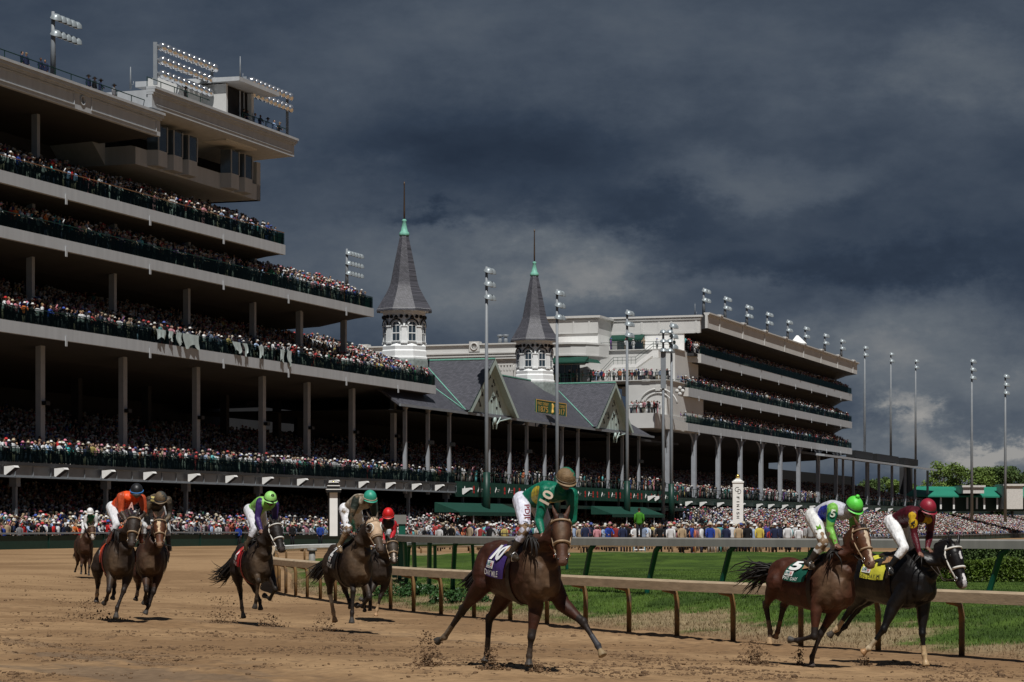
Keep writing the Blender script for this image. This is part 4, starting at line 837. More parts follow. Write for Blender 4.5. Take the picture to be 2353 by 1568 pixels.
# ---------------- rails and fences ----------------
def offs(P, d):
    T = np.gradient(P, axis=0); T /= np.linalg.norm(T, axis=1)[:, None]; return P+np.stack([-T[:, 1], T[:, 0]], 1)*d
def railline(name, P, z0f, h, coverm, postm, step, label, cat, coverh=.17, coverw=.36, lean=.0, over=.28, postr=.045, slant=0, white=False):
    t = empty(name, (float(P[0][0]), float(P[0][1]), 0), 0, label, cat); o = np.array(P[0])
    mb = MB(); Q = offs(P, over); Q1 = offs(P, over+coverw/2); Q0 = offs(P, over-coverw/2)
    sec = []
    for i in range(len(P)):
        z = z0f(P[i])+h; a = Q1[i]-o; b = Q0[i]-o; c = Q[i]-o
        sec.append([(a[0], a[1], z-coverh), (a[0]*.995+c[0]*.005, a[1]*.995+c[1]*.005, z-.035), (a[0]*.8+c[0]*.2, a[1]*.8+c[1]*.2, z), (b[0], b[1], z-.01), (b[0], b[1], z-coverh*.6), (c[0], c[1], z-coverh)])
    n = 6; vs = [p for s in sec for p in s]; fs = [(i*n+j, i*n+(j+1) % n, (i+1)*n+(j+1) % n, (i+1)*n+j) for i in range(len(P)-1) for j in range(n)]
    fs += [tuple(range(n)), tuple(range((len(P)-1)*n, len(P)*n))[::-1]]
    mb.add(vs, fs); mb.build('rail_cover', coverm, t)
    # posts at equal spacing
    L = np.concatenate([[0], np.cumsum(np.linalg.norm(np.diff(P, axis=0), axis=1))]); d = step*.4; k = 0
    T = np.gradient(P, axis=0); T /= np.linalg.norm(T, axis=1)[:, None]
    while d < L[-1] and k < 100:
        p = np.array([np.interp(d, L, P[:, 0]), np.interp(d, L, P[:, 1])]); tt = np.array([np.interp(d, L, T[:, 0]), np.interp(d, L, T[:, 1])]); nn = np.array([-tt[1], tt[0]])
        z = z0f(p); q = p-o; top = q+nn*over+tt*slant; m = MB()
        if slant: m.tube([(q[0], q[1], z-.15), (q[0], q[1], z+.1), (q[0]*.3+top[0]*.7, q[1]*.3+top[1]*.7, z+h*.78), (top[0], top[1], z+h-coverh)], postr, 8)
        else: m.tube([(q[0], q[1], z-.15), (q[0], q[1], z+h*.62), (q[0]+nn[0]*over*.12, q[1]+nn[1]*over*.12, z+h*.76), (q[0]+nn[0]*over*.5, q[1]+nn[1]*over*.5, z+h-coverh-.02), (q[0]+nn[0]*over, q[1]+nn[1]*over, z+h-coverh+.01)], postr, 8)
        m.build('post', postm, t); d += step; k += 1
    return t
M_tan = mat('dusty_rail', (.37, .285, .19), .7, var=.18, vs=3, stretch=(1, 1, 5), bump=.2, bs=12)
M_tanp = mat('dusty_post', (.20, .115, .045), .6, var=.2, vs=4, dark=(.10, .07, .05), ds=3)
M_wrail = mat('grimy_white_rail', (.21, .205, .19), .55, var=.12, vs=1.2, stretch=(3, 3, .4), dark=(.16, .155, .14), dthr=(.58, .8), ds=5)
M_wr2 = mat('white_rail', (.72, .72, .70), .5, var=.05)
zf = lambda p: tz1(p[0], p[1])
iN = np.argmax(RC[:, 1] > 97)
railline('inner_rail', RC[8:iN+1], zf, 1.1, M_tan, M_tanp, 2.05, 'near dusty tan rail with gooseneck posts curving along the dirt', 'rail', coverh=.2, coverw=.42, over=.3, postr=.05)
railline('far_rail', RC[iN:-8], zf, .85, M_wr2, M_tanp, 3.0, 'low white rail far across the infield beyond the turf', 'rail', coverh=.26, coverw=.4, over=.2, postr=.045)
TR = catmull(np.array([(16.5, 47), (11.1, 52.5), (6.6, 56.5), (2.2, 61.5), (-.6, 66), (-2.6, 71.5), (-3.7, 78.5)]))
railline('turf_rail', TR, lambda p: .1, 1.42, M_wrail, mat('green_post', (.006, .085, .055), .35, spec=.5, var=.1), 2.5, 'grey-topped turf rail on slanted dark green posts', 'rail', coverh=.21, coverw=.40, over=.12, postr=.07, slant=-.6)
TR2 = catmull(np.array([(-3.7, 78.5), (-3.0, 82), (-1.4, 86), (.8, 90), (3.4, 93)]))
railline('turf_rail', TR2, lambda p: .1, 1.15, M_wrail, MATS['green_post'], 3.3, 'far part of the turf rail curving away behind bay horse', 'rail', coverh=.15, coverw=.3, over=-.15, postr=.06, slant=-.4)
mb = MB(); p = W3(924, 1328, 78); mb.box(-.11, .11, -.1, .1, 0, 1.75); mb.box(-.32, -.16, -.08, .08, 0, 1.65); g = mb.build('gate_post', MATS['green_post'], loc=p); tag(g, 'paired green gate post at left end of the turf rail', 'post')
mb = MB(); mb.box(-.25, .14, -.14, .14, 1.75, 2.05); mb.build('post_cap', M_wrail, g)
mb = MB(); mb.tube([(0, 0, 0), (0, 0, .9)], .11, 8); mb.tube([(0, 0, .9), (0, 0, 1.0)], .16, 8); tag(mb.build('marker_post', M_wrail, loc=W3(717, 1330, 79)), 'short white marker post behind the tan rail', 'post')
# green apron fence in front of the crowd
def bf(s): return -4-5*float(smooth(S(880), S(1040), s))-9*float(smooth(S(1480), S(1600), s))
def azr(s, b): return .1+min(max(0, b-bf(s)-.6)*(.23 if s < S(1000) else (.2 if s < S(1540) else .27)), 4.4)
def zdip(s): return tz1(*L2W(s, bf(s))[:2])
af = empty('apron_fence', L2W(SL, -4), RZ, 'low dark green panel fence with pale top rail before the ground crowd', 'fence')
LF = S(2500, -4)-SL
def ribbon(y0, y1, z0, z1):
    mb = MB(); vs = []; xs = np.linspace(0, LF, 90)
    for x in xs:
        d = zdip(SL+x); o_ = bf(SL+x)+4; vs += [(x, y0+o_, d+z0), (x, y1+o_, d+z0), (x, y1+o_, d+z1), (x, y0+o_, d+z1)]
    return mb.add(vs, [(i*4+j, i*4+(j+1) % 4, (i+1)*4+(j+1) % 4, (i+1)*4+j) for i in range(89) for j in range(4)]+[(0, 1, 2, 3), (356, 359, 358, 357)])
ribbon(0, .08, -.1, .95).build('fence_panel', M_dgreen, af); ribbon(-.12, .12, 1.05, 1.17).build('top_rail', M_steel, af)
x = 0; k = 0
while x < LF and k < 95: mb = MB(); d_ = zdip(SL+x); o_ = bf(SL+x)+4; mb.box(x-.05, x+.05, o_-.06, o_+.1, d_, d_+1.05); mb.build('post', M_dgreen, af); x += LF/95; k += 1
# apron ground rising toward the stand
mb = MB(); vs = []; xs = np.linspace(SL, S(2500), 60)
for x in xs: d_ = zdip(x); vs += [(x, bf(x)+.1, d_-.3), (x, bf(x)+.1, d_+.1), (x, bf(x)+16, d_+azr(x, bf(x)+16)-.05), (x, 27, d_+azr(x, 12)), (x, 27, -4)]
mb.add(vs, [(i*5+j, i*5+(j+1) % 5, (i+1)*5+(j+1) % 5, (i+1)*5+j) for i in range(59) for j in range(5)]); ap = mb.build('apron', mat('asphalt', (.06, .06, .06), .9), None, A0); ap.rotation_euler = (0, 0, RZ); ap['kind'] = 'structure'
# ---------------- finish post, sign pillar, hedge, shrubs ----------------
def pillar(px, pyt, pyb, Y, w, label, fin=True):
    k = Y/F; base = W3(px, pyb, Y); H = (pyb-pyt)*k; t = empty('finish_post' if fin else 'post', base, R(-4) if fin else R(8), label, 'post'); w2 = w*k/2
    mb = MB(); wb = 1.25 if fin else 1.0; mb.box(-w2*wb, w2*wb, -w2*wb, w2*wb, 0, H*.12); mb.box(-w2, w2, -w2, w2, H*.12, H*.86); mb.box(-w2*1.12, w2*1.12, -w2*1.12, w2*1.12, H*.86, H*.885)
    mb.prism([(-w2, H*.885), (w2, H*.885), (w2*.35, H*.93), (-w2*.35, H*.93)], 1, -w2*.6, w2*.6)
    b = mb.build('shaft', M_white, t)
    m = MB(); r = w2*.42; m.ell((0, 0, H*.965), r, r, r, 14, 10); m.build('gold_ball', M_brass, t)
    if fin:
        for i, ch in enumerate('FINISH'):
            z1 = H*(.615-i*.062); nw = .3 if ch == 'I' else 1; text_on(ch, lambda u, v: (w2*.30*(v-.5)*2*.9, -w2-.012, z1+H*.026*(.5-u)*1.6*nw), 'lettering', M_black, t, .02)
        text_on('C', lambda u, v: (-w2*.62+w2*.8*u, -w2-.012, H*(.715+.075*v)), 'lettering', M_black, t, -.01); text_on('D', lambda u, v: (-w2*.05+w2*.65*u, -w2-.016, H*(.68+.075*v)), 'lettering', M_black, t, -.01)
    return t
pillar(1695.5, 1090, 1232, 205, 24, 'white finish post topped with gold ball and black lettering')
t = pillar(766, 1104, 1232, 150, 18, 'white pillar with dark ribbed cap and gold ball behind the horses', False)
k = 150/F
mb = MB(); w2 = 11*k
for i, (a, b_) in enumerate(((1.5, 1128), (1.25, 1119), (1.0, 1111))): z = (1232-b_)*k; mb.box(-w2*a, w2*a, -w2*a, w2*a, z-.12, z+.03)
mb.each('cap', M_black, t)
mb = MB()
for i, (a, b_) in enumerate(((1.55, 1126), (1.3, 1117.5), (1.05, 1109.5))): z = (1232-b_)*k; mb.box(-w2*a, w2*a, -w2*a, w2*a, z-.0, z+.05)
mb.each('cap_trim', M_white, t)
mb = MB(); mb.box(w2*.9, w2*1.35, -w2*.8, w2*.8, 0, (1232-1131)*k); mb.box(-w2*1.1, -w2*.9, -w2*.8, w2*.8, 0, (1232-1131)*k); mb.each('side_panel', M_black, t)
def hedge(name, x0, x1, Yh, ztop, depth, label, m, n):
    p0 = (x0-CX)*Yh/F; p1 = (x1-CX)*Yh/F; t = empty(name, (p0, Yh, .1), 0, label, 'hedge'); L_ = p1-p0; cs = []
    mb = MB(); mb.box(0, L_, .1, depth-.1, 0, ztop*.86); mb.build('core', mat('hedge_core', (.012, .022, .006), .9), t)
    N_ = n; P_ = np.stack([rng.uniform(0, L_, N_), rng.uniform(-.02, depth, N_), rng.uniform(0, ztop, N_)], 1)
    f = rng.random(N_); P_[f < .55, 1] = rng.uniform(-.08, .1, (f < .55).sum()); P_[f >= .55, 2] = ztop*rng.uniform(.82, 1.02, (f >= .55).sum())+.07*np.sin(P_[f >= .55, 0]*3)
    a = rng.normal(size=(N_, 3)); a /= np.linalg.norm(a, axis=1)[:, None]; b = np.cross(a, rng.normal(size=(N_, 3))); b /= np.linalg.norm(b, axis=1)[:, None]; s = rng.uniform(.02, .05, (N_, 1))
    v = np.stack([P_-a*s, P_+b*s*.6, P_+a*s, P_-b*s*.6], 1).reshape(-1, 3); me = bpy.data.meshes.new('foliage'); me.from_pydata(v.tolist(), [], [(4*i, 4*i+1, 4*i+2, 4*i+3) for i in range(N_)]); me.materials.append(m)
    o = bpy.data.objects.new('foliage', me); COL.objects.link(o); o.parent = t
M_hedge = mat('hedge_leaf', (.075, .12, .015), .5, var=.5, vs=4)
hedge('hedge', 2118, 2420, 72, .68, 1.2, 'clipped yellow-green hedge beside the turf at the right', M_hedge, 14000)
hedge('hedge', 2070, 2420, 80, 1.15, 1.0, 'taller dark hedge row just under the grey rail at right', MATS['leaf_dark'], 9000)
def shrub(px, py, Yq, w, h, label):
    p = W3(px, py, Yq); p.z = float(turfz(np.array([p.x]), np.array([p.y]))[0]); t = empty('shrub', p, 0, label, 'shrub'); cs, rs = [], []
    mb = MB()
    for i in range(16): x = random.uniform(-w/2, w/2); y = random.uniform(-.5, .5); z = h*random.uniform(.2, .65)*(1-abs(x)/w); cs.append((x, y, z)); rs.append(h*.5); mb.tube([(x*.8, y, 0), (x, y, z)], .01, 4)
    mb.build('stem', M_bark, t); leafmesh('foliage', cs, rs, 1500, .045, mat('shrub_leaf', (.03, .075, .02), .45, var=.5, vs=6), t)
shrub(925, 1352, 68, 1.5, .5, 'leafy ground shrub under the turf rail end post'); shrub(965, 1352, 67, 1.1, .42, 'dark leafy shrub between the rail posts left of bay horse'); shrub(1060, 1362, 62, 1.4, .4, 'low leafy shrub half hidden behind the bay horse rump')
# ---------------- spectators ----------------
SHIRT = [('white', (.56, .57, .58), 24), ('black', (.012, .012, .014), 22), ('navy', (.018, .025, .06), 15), ('grey', (.17, .17, .18), 9), ('red', (.42, .02, .02), 8), ('pale blue', (.24, .34, .52), 8), ('pink', (.52, .20, .24), 6),
         ('tan', (.36, .27, .17), 6), ('green', (.02, .14, .07), 1.6), ('yellow', (.50, .40, .08), 1.3), ('royal blue', (.02, .05, .26), 2.5), ('purple', (.13, .04, .22), 2), ('orange', (.52, .13, .03), 2), ('turquoise', (.06, .38, .40), 2)]
HAT = [('bare dark hair', (.02, .014, .01), 38, 0), ('blond hair', (.26, .17, .08), 8, 0), ('white hat', (.62, .61, .59), 20, 1), ('straw hat', (.42, .36, .25), 10, 1), ('black hat', (.012, .012, .012), 9, 1), ('red hat', (.45, .03, .03), 5, 1), ('pink hat', (.52, .18, .24), 5, 1), ('tan cap', (.3, .22, .13), 6, 2), ('blue hat', (.05, .09, .35), 3, 1)]
PANT = [(.012, .012, .016), (.03, .035, .06), (.20, .16, .11), (.35, .34, .32), (.05, .05, .055), (.02, .02, .02)]
SKIN = [(.38, .22, .15), (.30, .17, .11), (.12, .065, .045), (.42, .26, .19)]
def person_tpl(pose, hat, hi=False):
    """standing figure, faces -Y, feet at 0: returns verts, faces, part index per face (0 top,1 legs,2 skin,3 hat/hair)"""
    mb = MB(); n = 8 if hi else 5
    lean = (0, .10, .05, .22)[pose]
    def tb(pts, r, part, flat=None): mb.tube(pts, r, n, c=part, flat=flat)
    for s in (-1, 1): tb([(s*.10, 0, 0), (s*.09, .01, .45), (s*.08, .02, .88)], [.055, .065, .095], 1)
    if hi:
        for s in (-1, 1): mb.ell((s*.1, -.06, .03), .05, .12, .04, 6, 4, c=1)
    mb.lathe([(.15, .82), (.165, .95), (.15, 1.12), (.20, 1.34), (.17, 1.46), (.06, 1.50)], 8 if hi else 6, c=0, center=(0, 0, 0))
    v0 = len(mb.v)-1
    mb.v = [(x*1.15, (y*.68)-lean*max(0, z-.9)*1.0, z) if z > .8 else (x, y, z) for x, y, z in mb.v]
    ly = -lean*.6
    arms = {0: [[(.21, 0, 1.40), (.25, .02, 1.14), (.22, -.06, .88)]]*2, 1: [[(.21, ly, 1.40), (.27, ly-.05, 1.18), (.18, ly-.26, 1.08)]]*2,
            2: [[(.21, 0, 1.40), (.34, -.12, 1.46), (.20, -.2, 1.70)], [(.21, 0, 1.40), (.25, -.02, 1.15), (.2, -.15, 1.0)]], 3: [[(.2, ly, 1.38), (.27, ly-.1, 1.2), (.16, ly-.3, 1.10)]]*2}[pose]
    for s, a in zip((-1, 1), arms):
        p = [(s*q[0], q[1], q[2]) for q in a]; tb(p[:3], [.06, .05, .038], 0); mb.ell((p[2][0], p[2][1]-.01, p[2][2]-.02), .04, .04, .05, 5, 4, c=2)
    hy = -lean*.75-.02
    tb([(0, hy*.8, 1.47), (0, hy, 1.56)], .055, 2); mb.ell((0, hy-.01, 1.63), .075, .092, .115, n+1, 6, c=2)
    if hi: mb.ell((0, hy-.105, 1.62), .014, .02, .022, 5, 4, c=2)
    if hat == 0: mb.ell((0, hy+.018, 1.665), .084, .09, .10, n+1, 6, c=3)
    elif hat == 1: mb.lathe([(.21, 1.675), (.225, 1.69), (.10, 1.71), (.092, 1.79), (.05, 1.81)], 8 if hi else 7, c=3, center=(0, hy, 0))
    else: mb.lathe([(.092, 1.67), (.09, 1.74), (.04, 1.765)], 7, c=3, center=(0, hy, 0)); mb.box(-.06, .06, hy-.17, hy-.06, 1.67, 1.69, c=3)
    return np.array([tuple(v) for v in mb.v], 'f'), mb.f, np.array(mb.c)
TPL = {(p, h): person_tpl(p, h) for p in range(4) for h in range(3)}
shw = np.array([s[2] for s in SHIRT], float); shw /= shw.sum(); htw = np.array([h[2] for h in HAT], float); htw /= htw.sum()
CR = []      # (x, y, z, yaw, shirt, hat, pant, skin, pose, scale, place, order)
YAWT = math.atan2(-NB.y, -NB.x)+math.pi/2        # template faces -Y; turn it toward the track
def row(s0, s1, b, z, step, place, order, pose=(0, 1, 2, 3), fill=1.0, yaw=None, jb=.12, zfun=None, bfun=None):
    s = s0+random.uniform(0, step)
    while s < s1:
        if random.random() < fill:
            bb = b+random.uniform(-jb, jb)+(bfun(s) if bfun else 0); p = L2W(s, bb)
            px = CX+F*p.x/p.y
            if -12 < px < 2365:
                CR.append((p.x, p.y, z if zfun is None else zfun(s, bb), (YAWT if yaw is None else yaw)+random.gauss(0, .45), rng.choice(len(SHIRT), p=shw), rng.choice(len(HAT), p=htw), random.randrange(6), random.choices(range(4), (5, 4, 2, 4))[0], random.choice(pose), random.gauss(1, .05), place, order))
        s += step*random.uniform(.75, 1.35)
def facing_camera_yaw(): return 0
for (z, e, nr, dz, nm) in ((zF2, e2, 5, .38, 'top balcony'), (zF3, e3, 5, .38, 'second balcony'), (zF4, e4, 11, .34, 'third balcony')):
    for i in range(nr): row(SL, e-.5, .36+.5+i*.95-.1, z-.06+i*dz, .55 if i < 2 else .6, nm, i, (1, 1, 3, 0, 2) if i == 0 else (0, 0, 1, 2, 0), fill=(.98, .95, .9, .9, .88, .85, .85, .8, .8, .75, .7)[i])
for i in range(22): row(SL, eD+2, .4+.45+i*.9, zD-.1+i*.2, .56, 'main deck', i, (0, 1, 0, 2, 3) if i else (0, 1, 1, 3), fill=.95 if i < 8 else .8)
def azf(s, b): return tz1(*L2W(s, bf(s))[:2])+azr(s, b)
for i in range(18): row(SL, S(2420), .6+i*.85, 0, .58, 'ground apron', i, (1, 0, 0, 2, 3), fill=.98 if i < 12 else .85, zfun=azf, bfun=bf)
for i in range(17): row(S(1560), S(1965), .4+.45+i*.9, zC2-.1+i*.22, .58, 'middle deck', i, (0, 1, 0, 2), fill=.95 if i < 14 else .75)
for i in range(17): row(eD+2, S(1560), .4+.45+i*.9, zC-.1+i*.22, .58, 'middle deck', i, (0, 1, 0, 2), fill=.95 if i < 12 else .75)
for i in range(12): row(S(1965), S(2060, 4), .4+.45+i*.9, zC2-.1+i*.25, .6, 'far deck', i, fill=.95)
for i in range(7): row(S(2060, 4), S(2420), .4+.45+i*.9, zC2-.1+i*.2, .62, 'far deck', i, fill=.97)
for (sa, zt, zb) in tiers:
    for i in range(7): row(sa-2, s1-.4, .36+.45+i*.95, zt-.06+i*.42, .52, 'far balcony', i, fill=.95 if i < 5 else .8)
for i in range(330):       # people on the dirt in front of the fence, beyond the turf
    Yp = random.uniform(145, 215); pxp = random.triangular(1180, 1900, 1600) if random.random() < .6 else random.uniform(1000, 1900)
    if random.random() < .35: continue
    x_ = (pxp-CX)*Yp/F; CR.append((x_, Yp, tz1(x_, Yp), random.uniform(-.8, .8)+(math.pi if random.random() < .5 else 0), rng.choice(len(SHIRT), p=shw), rng.choice(len(HAT), p=htw), random.randrange(6), random.randrange(4), random.choice((0, 0, 1, 3)), random.gauss(1, .05), 'dirt', 9))
def wallrow(s_, b0, b2, z, step, place, order, fill):
    b = b0
    while b < b2:
        if random.random() < fill:
            p = L2W(s_+random.uniform(-.4, .4), b); CR.append((p.x, p.y, z, RZ-math.pi/2+random.gauss(0, .8), rng.choice(len(SHIRT), p=shw), rng.choice(len(HAT), p=htw), random.randrange(6), random.randrange(4), random.choice((0, 0, 1)), random.gauss(1, .05), place, order))
        b += step*random.uniform(.7, 1.4)
wallrow(sw-4.9, 1.6, bof(1400, sw-5), zT1, .95, 'terrace', 0, .7)
for k_ in range(3): wallrow(sw-12.4+k_*1.0, .8, bof(1268, sw-13), zT2, .62, 'terrace', 1, .8)
for k_ in range(4): wallrow(sw-19.2+k_*1.0, .8, bof(1438, sw-20), zT3, .62, 'terrace', 1, .9)
for px, n_ in ((60, 5), (105, 2), (215, 3), (258, 2), (426, 1), (572, 3), (610, 4), (645, 2)):     # people on the roof
    pass
roofp = [(50, 0), (60, 0), (92, 0), (104, 0), (203, 0), (217, 0), (229, 0), (262, .4), (426, 1), (558, 1), (568, 1), (586, 1), (597, 1), (615, 1), (628, 1), (640, 1)]
for px, k_ in roofp:
    s_ = S(px, .5); p = L2W(s_, .5); CR.append((p.x, p.y, (zR1 if k_ < 1 else zP1+.25)-.35, YAWT+random.gauss(0, .5), rng.choice((1, 2, 3, 2, 1, 5)), rng.choice((0, 0, 4, 7)), 0, random.randrange(4), random.choice((0, 1)), 1, 'roof edge', 0))
CR = [c for c in CR]
pxs = np.array([CX+F*c[0]/c[1] for c in CR]); pys = np.array([HY-F*(c[2]+1.4-CZ)/c[1] for c in CR]); D = np.array([c[1] for c in CR])
vis = np.array([(-6 < pxs[i] < 2360) and (-30 < pys[i] < 1250) and (c[11] <= 1 if c[10] not in ('ground apron',) else c[11] <= 3) for i, c in enumerate(CR)])
sel = set([i for i in np.argsort(np.where(vis, D, 1e9))[:284]]) | set(i for i, c in enumerate(CR) if c[10] == 'roof edge' )
# the mass of the crowd as one object
def crowd():
    V, FI, FS, CC = [], [], [], []; nv = 0
    faces_by = {}
    for key, (v, f, c) in TPL.items():
        loops = np.concatenate([np.array(x) for x in f]); sizes = np.array([len(x) for x in f]); faces_by[key] = (v, loops, sizes, c)
    for i, c in enumerate(CR):
        if i in sel: continue
        x, y, z, yaw, sh, ht, pa, sk, pose, sc_, _, _ = c; v, loops, sizes, part = faces_by[(pose, HAT[ht][3])]
        cs, sn = math.cos(yaw)*sc_, math.sin(yaw)*sc_
        V.append(np.stack([v[:, 0]*cs-v[:, 1]*sn+x, v[:, 0]*sn+v[:, 1]*cs+y, v[:, 2]*sc_+z], 1)); FI.append(loops+nv); FS.append(sizes); nv += len(v)
        pal = np.array([np.array(SHIRT[sh][1])*random.uniform(.45, 1.15), PANT[pa] if random.random() < .8 else SHIRT[sh][1], SKIN[sk], np.array(HAT[ht][1])*random.uniform(.6, 1.1)], 'f'); lm_ = pal.mean(1, keepdims=True); pal = pal*.78+lm_*.22; CC.append(pal[part.astype(int)])
    V = np.concatenate(V); FI = np.concatenate(FI); FS = np.concatenate(FS); CC = np.concatenate(CC)
    me = bpy.data.meshes.new('crowd'); me.vertices.add(len(V)); me.vertices.foreach_set('co', V.astype('f').ravel()); me.loops.add(len(FI)); me.loops.foreach_set('vertex_index', FI.astype('i'))
    me.polygons.add(len(FS)); me.polygons.foreach_set('loop_start', np.concatenate([[0], np.cumsum(FS)[:-1]]).astype('i'))
    a = me.attributes.new('col', 'FLOAT_COLOR', 'FACE'); q = np.ones((len(FS), 4), 'f'); q[:, :3] = CC; a.data.foreach_set('color', q.ravel()); me.update()
    me.materials.append(M_cloth); o = bpy.data.objects.new('crowd', me); COL.objects.link(o); tag(o, 'dense crowd of racegoers in hats filling the stands and apron', 'crowd', kind='stuff'); print('crowd people', len(CR), 'faces', len(FS))
M_cloth = mat('cloth', (0, 0, 0), .8, attr='col', var=.12, vs=6, spec=.15)
crowd()
# the nearest spectators are objects of their own
MC = {}; used = {}; BAY = [(-20, 'left of'), ]
colpx = [82, 267, 436, 587, 700, 800, 900]; nm_c = ['first', 'second', 'third', 'fourth', 'fifth', 'sixth', 'seventh']
TPH = {(p, h): person_tpl(p, h, True) for p in range(4) for h in range(3)}
def solo(c, lab, group=None, cat='person', pants=None, hi=True):
    x, y, z, yaw, sh, ht, pa, sk, pose, sc_ = c[:10]; key = (pose, sh, ht, pa, sk)
    if key not in MC:
        v, f, part = TPH[(pose, HAT[ht][3])]; pal = [SHIRT[sh][1], PANT[pa], SKIN[sk], HAT[ht][1]]
        mb = MB(); mb.v = [tuple(q) for q in v]; mb.f = f; mb.c = [pal[int(k)] for k in part]; mb.sm = [True]*len(f); me = mb.mesh('person'); me.materials.append(M_cloth); MC[key] = me
    o = bpy.data.objects.new('person', MC[key]); COL.objects.link(o); o.location = (x, y, z); o.rotation_euler = (0, 0, yaw); o.scale = (sc_,)*3
    tag(o, lab, 'spectator' if cat == 'person' else cat, group); return o
ACT = ['standing', 'leaning', 'arm raised', 'bending forward']
for i in sorted(sel, key=lambda i: pxs[i]):
    c = list(CR[i]); k = next((j for j, p in enumerate(colpx) if pxs[i] < p), 6); pl = c[10]
    where = {'top balcony': 'on top balcony', 'second balcony': 'on second balcony', 'third balcony': 'on third balcony', 'main deck': 'on lowest deck', 'ground apron': 'by the fence', 'roof edge': 'on the roof edge'}.get(pl, 'on '+pl)
    for _ in range(60):      # vary dress until this one can be told from the others in its bay
        key = (c[4], c[5], c[8] , pl, k)
        if key not in used: break
        c[4] = rng.choice(len(SHIRT), p=shw); c[5] = rng.choice(len(HAT), p=htw); c[8] = random.choice((0, 1, 2, 3))
    used[key] = 1
    side = ('before the %s column' % nm_c[k]) if pl not in ('roof edge',) else ('above the %s column' % nm_c[k])
    solo(c, '%s in %s, %s, %s %s' % (ACT[c[8]], SHIRT[c[4]][0], HAT[c[5]][0], where, side), 'spectators along the near stand')
# photographers, officials and workers on the far dirt, each by hand: px, feet py, Y, shirt, hat, pant, pose, yaw, label
def SI(n): return [s[0] for s in SHIRT].index(n)
def HI(n): return [s[0] for s in HAT].index(n)
PPL = [(46, 1258, 172, 'grey', 'tan cap', 5, 0, 2.6, 'walking worker in patterned grey top near the left fence'),
 (3, 1256, 172, 'black', 'bare dark hair', 0, 0, 1, 'dark figure cut by the left picture edge at the fence'),
 (85, 1257, 190, 'navy', 'bare dark hair', 0, 3, .5, 'crouching dark cameraman at the fence, left of blue-clad one'), (108, 1256, 190, 'black', 'black hat', 0, 3, .2, 'kneeling photographer in black beside the blue-clad one'),
 (178, 1256, 190, 'navy', 'bare dark hair', 0, 3, .2, 'dark kneeling figure just left of the farthest horse'),
 (481, 1257, 200, 'turquoise', 'tan cap', 2, 3, -1.2, 'person in turquoise shirt bending forward before green fence'), (548, 1256, 200, 'royal blue', 'bare dark hair', 0, 0, 0, 'person in blue half hidden behind dark horse'),
 (736, 1256, 185, 'royal blue', 'black hat', 0, 0, 0, 'blue-jacketed worker standing left of the white pillar'), (672, 1255, 190, 'black', 'straw hat', 0, 0, .3, 'worker in black with straw hat between two leading jockeys'),
 (1135, 1258, 210, 'white', 'bare dark hair', 0, 0, 0, 'photographer in white vest left of bay horse'), (1105, 1258, 212, 'navy', 'tan cap', 0, 0, .8, 'photographer in navy behind the turf rail'),
 (1075, 1258, 205, 'black', 'black hat', 2, 1, .4, 'man in black with tan trousers behind the turf rail'), (1160, 1256, 215, 'pale blue', 'bare dark hair', 1, 0, 0, 'man in pale blue suit standing with his back turned'),
 (1345, 1271, 140, 'navy', 'bare dark hair', 0, 0, .3, 'photographer in navy bib nearest the bay horse head'), (1397, 1271, 142, 'royal blue', 'tan cap', 0, 3, .4, 'photographer in bright blue jacket bending over a camera'),
 (1431, 1271, 145, 'navy', 'tan cap', 1, 0, .2, 'photographer in navy left of the ladder'), (1459, 1271, 146, 'white', 'bare dark hair', 1, 1, .2, 'photographer in white bib leaning left of the ladder'),
 (1516, 1271, 142, 'black', 'bare dark hair', 0, 1, 0, 'photographer in black right of the ladder'), (1541, 1271, 144, 'white', 'straw hat', 2, 0, 0, 'man in white bib and khaki right of ladder'),
 (1567, 1271, 144, 'tan', 'bare dark hair', 0, 0, .3, 'seated-looking man in tan top before the crowd fence'), (1612, 1274, 139, 'white', 'black hat', 1, 0, 1.2, 'photographer in white bib walking in front of blue jacket'), (1590, 1272, 141, 'royal blue', 'tan cap', 1, 0, 1.3, 'walking man in royal blue jacket and jeans'),
 (1632, 1272, 139, 'royal blue', 'straw hat', 3, 0, .1, 'man in royal blue with light trousers left of khaki vest'), (1645, 1272, 141, 'tan', 'bare dark hair', 3, 0, .1, 'photographer in khaki vest with pale trousers'), (1668, 1274, 138, 'navy', 'tan cap', 2, 0, -.3, 'tall man in navy and khaki facing left beside the finish post'),
 (1697, 1271, 143, 'tan', 'bare dark hair', 0, 0, .2, 'photographer in pale tan bib under the finish post'), (1718, 1272, 139, 'black', 'black hat', 0, 0, .1, 'black-clad photographer right of the finish post'), (1745, 1271, 143, 'yellow', 'bare dark hair', 2, 0, .1, 'photographer in yellow right of the black-clad one'),
 (1780, 1271, 143, 'navy', 'white hat', 0, 0, .1, 'navy-clad person with white hat left of the bay horse tail'), (1810, 1271, 143, 'white', 'bare dark hair', 0, 0, .1, 'person in white behind the rail near the horse tail')]
for px, py, Y, sh, ht, pa, po, yw, lb in PPL:
    p = W3(px, py, Y); solo((p.x, p.y, p.z, yw, SI(sh), HI(ht), pa, random.randrange(2), po, 1.0), lb, None, 'photographer' if 'photogr' in lb else 'person')
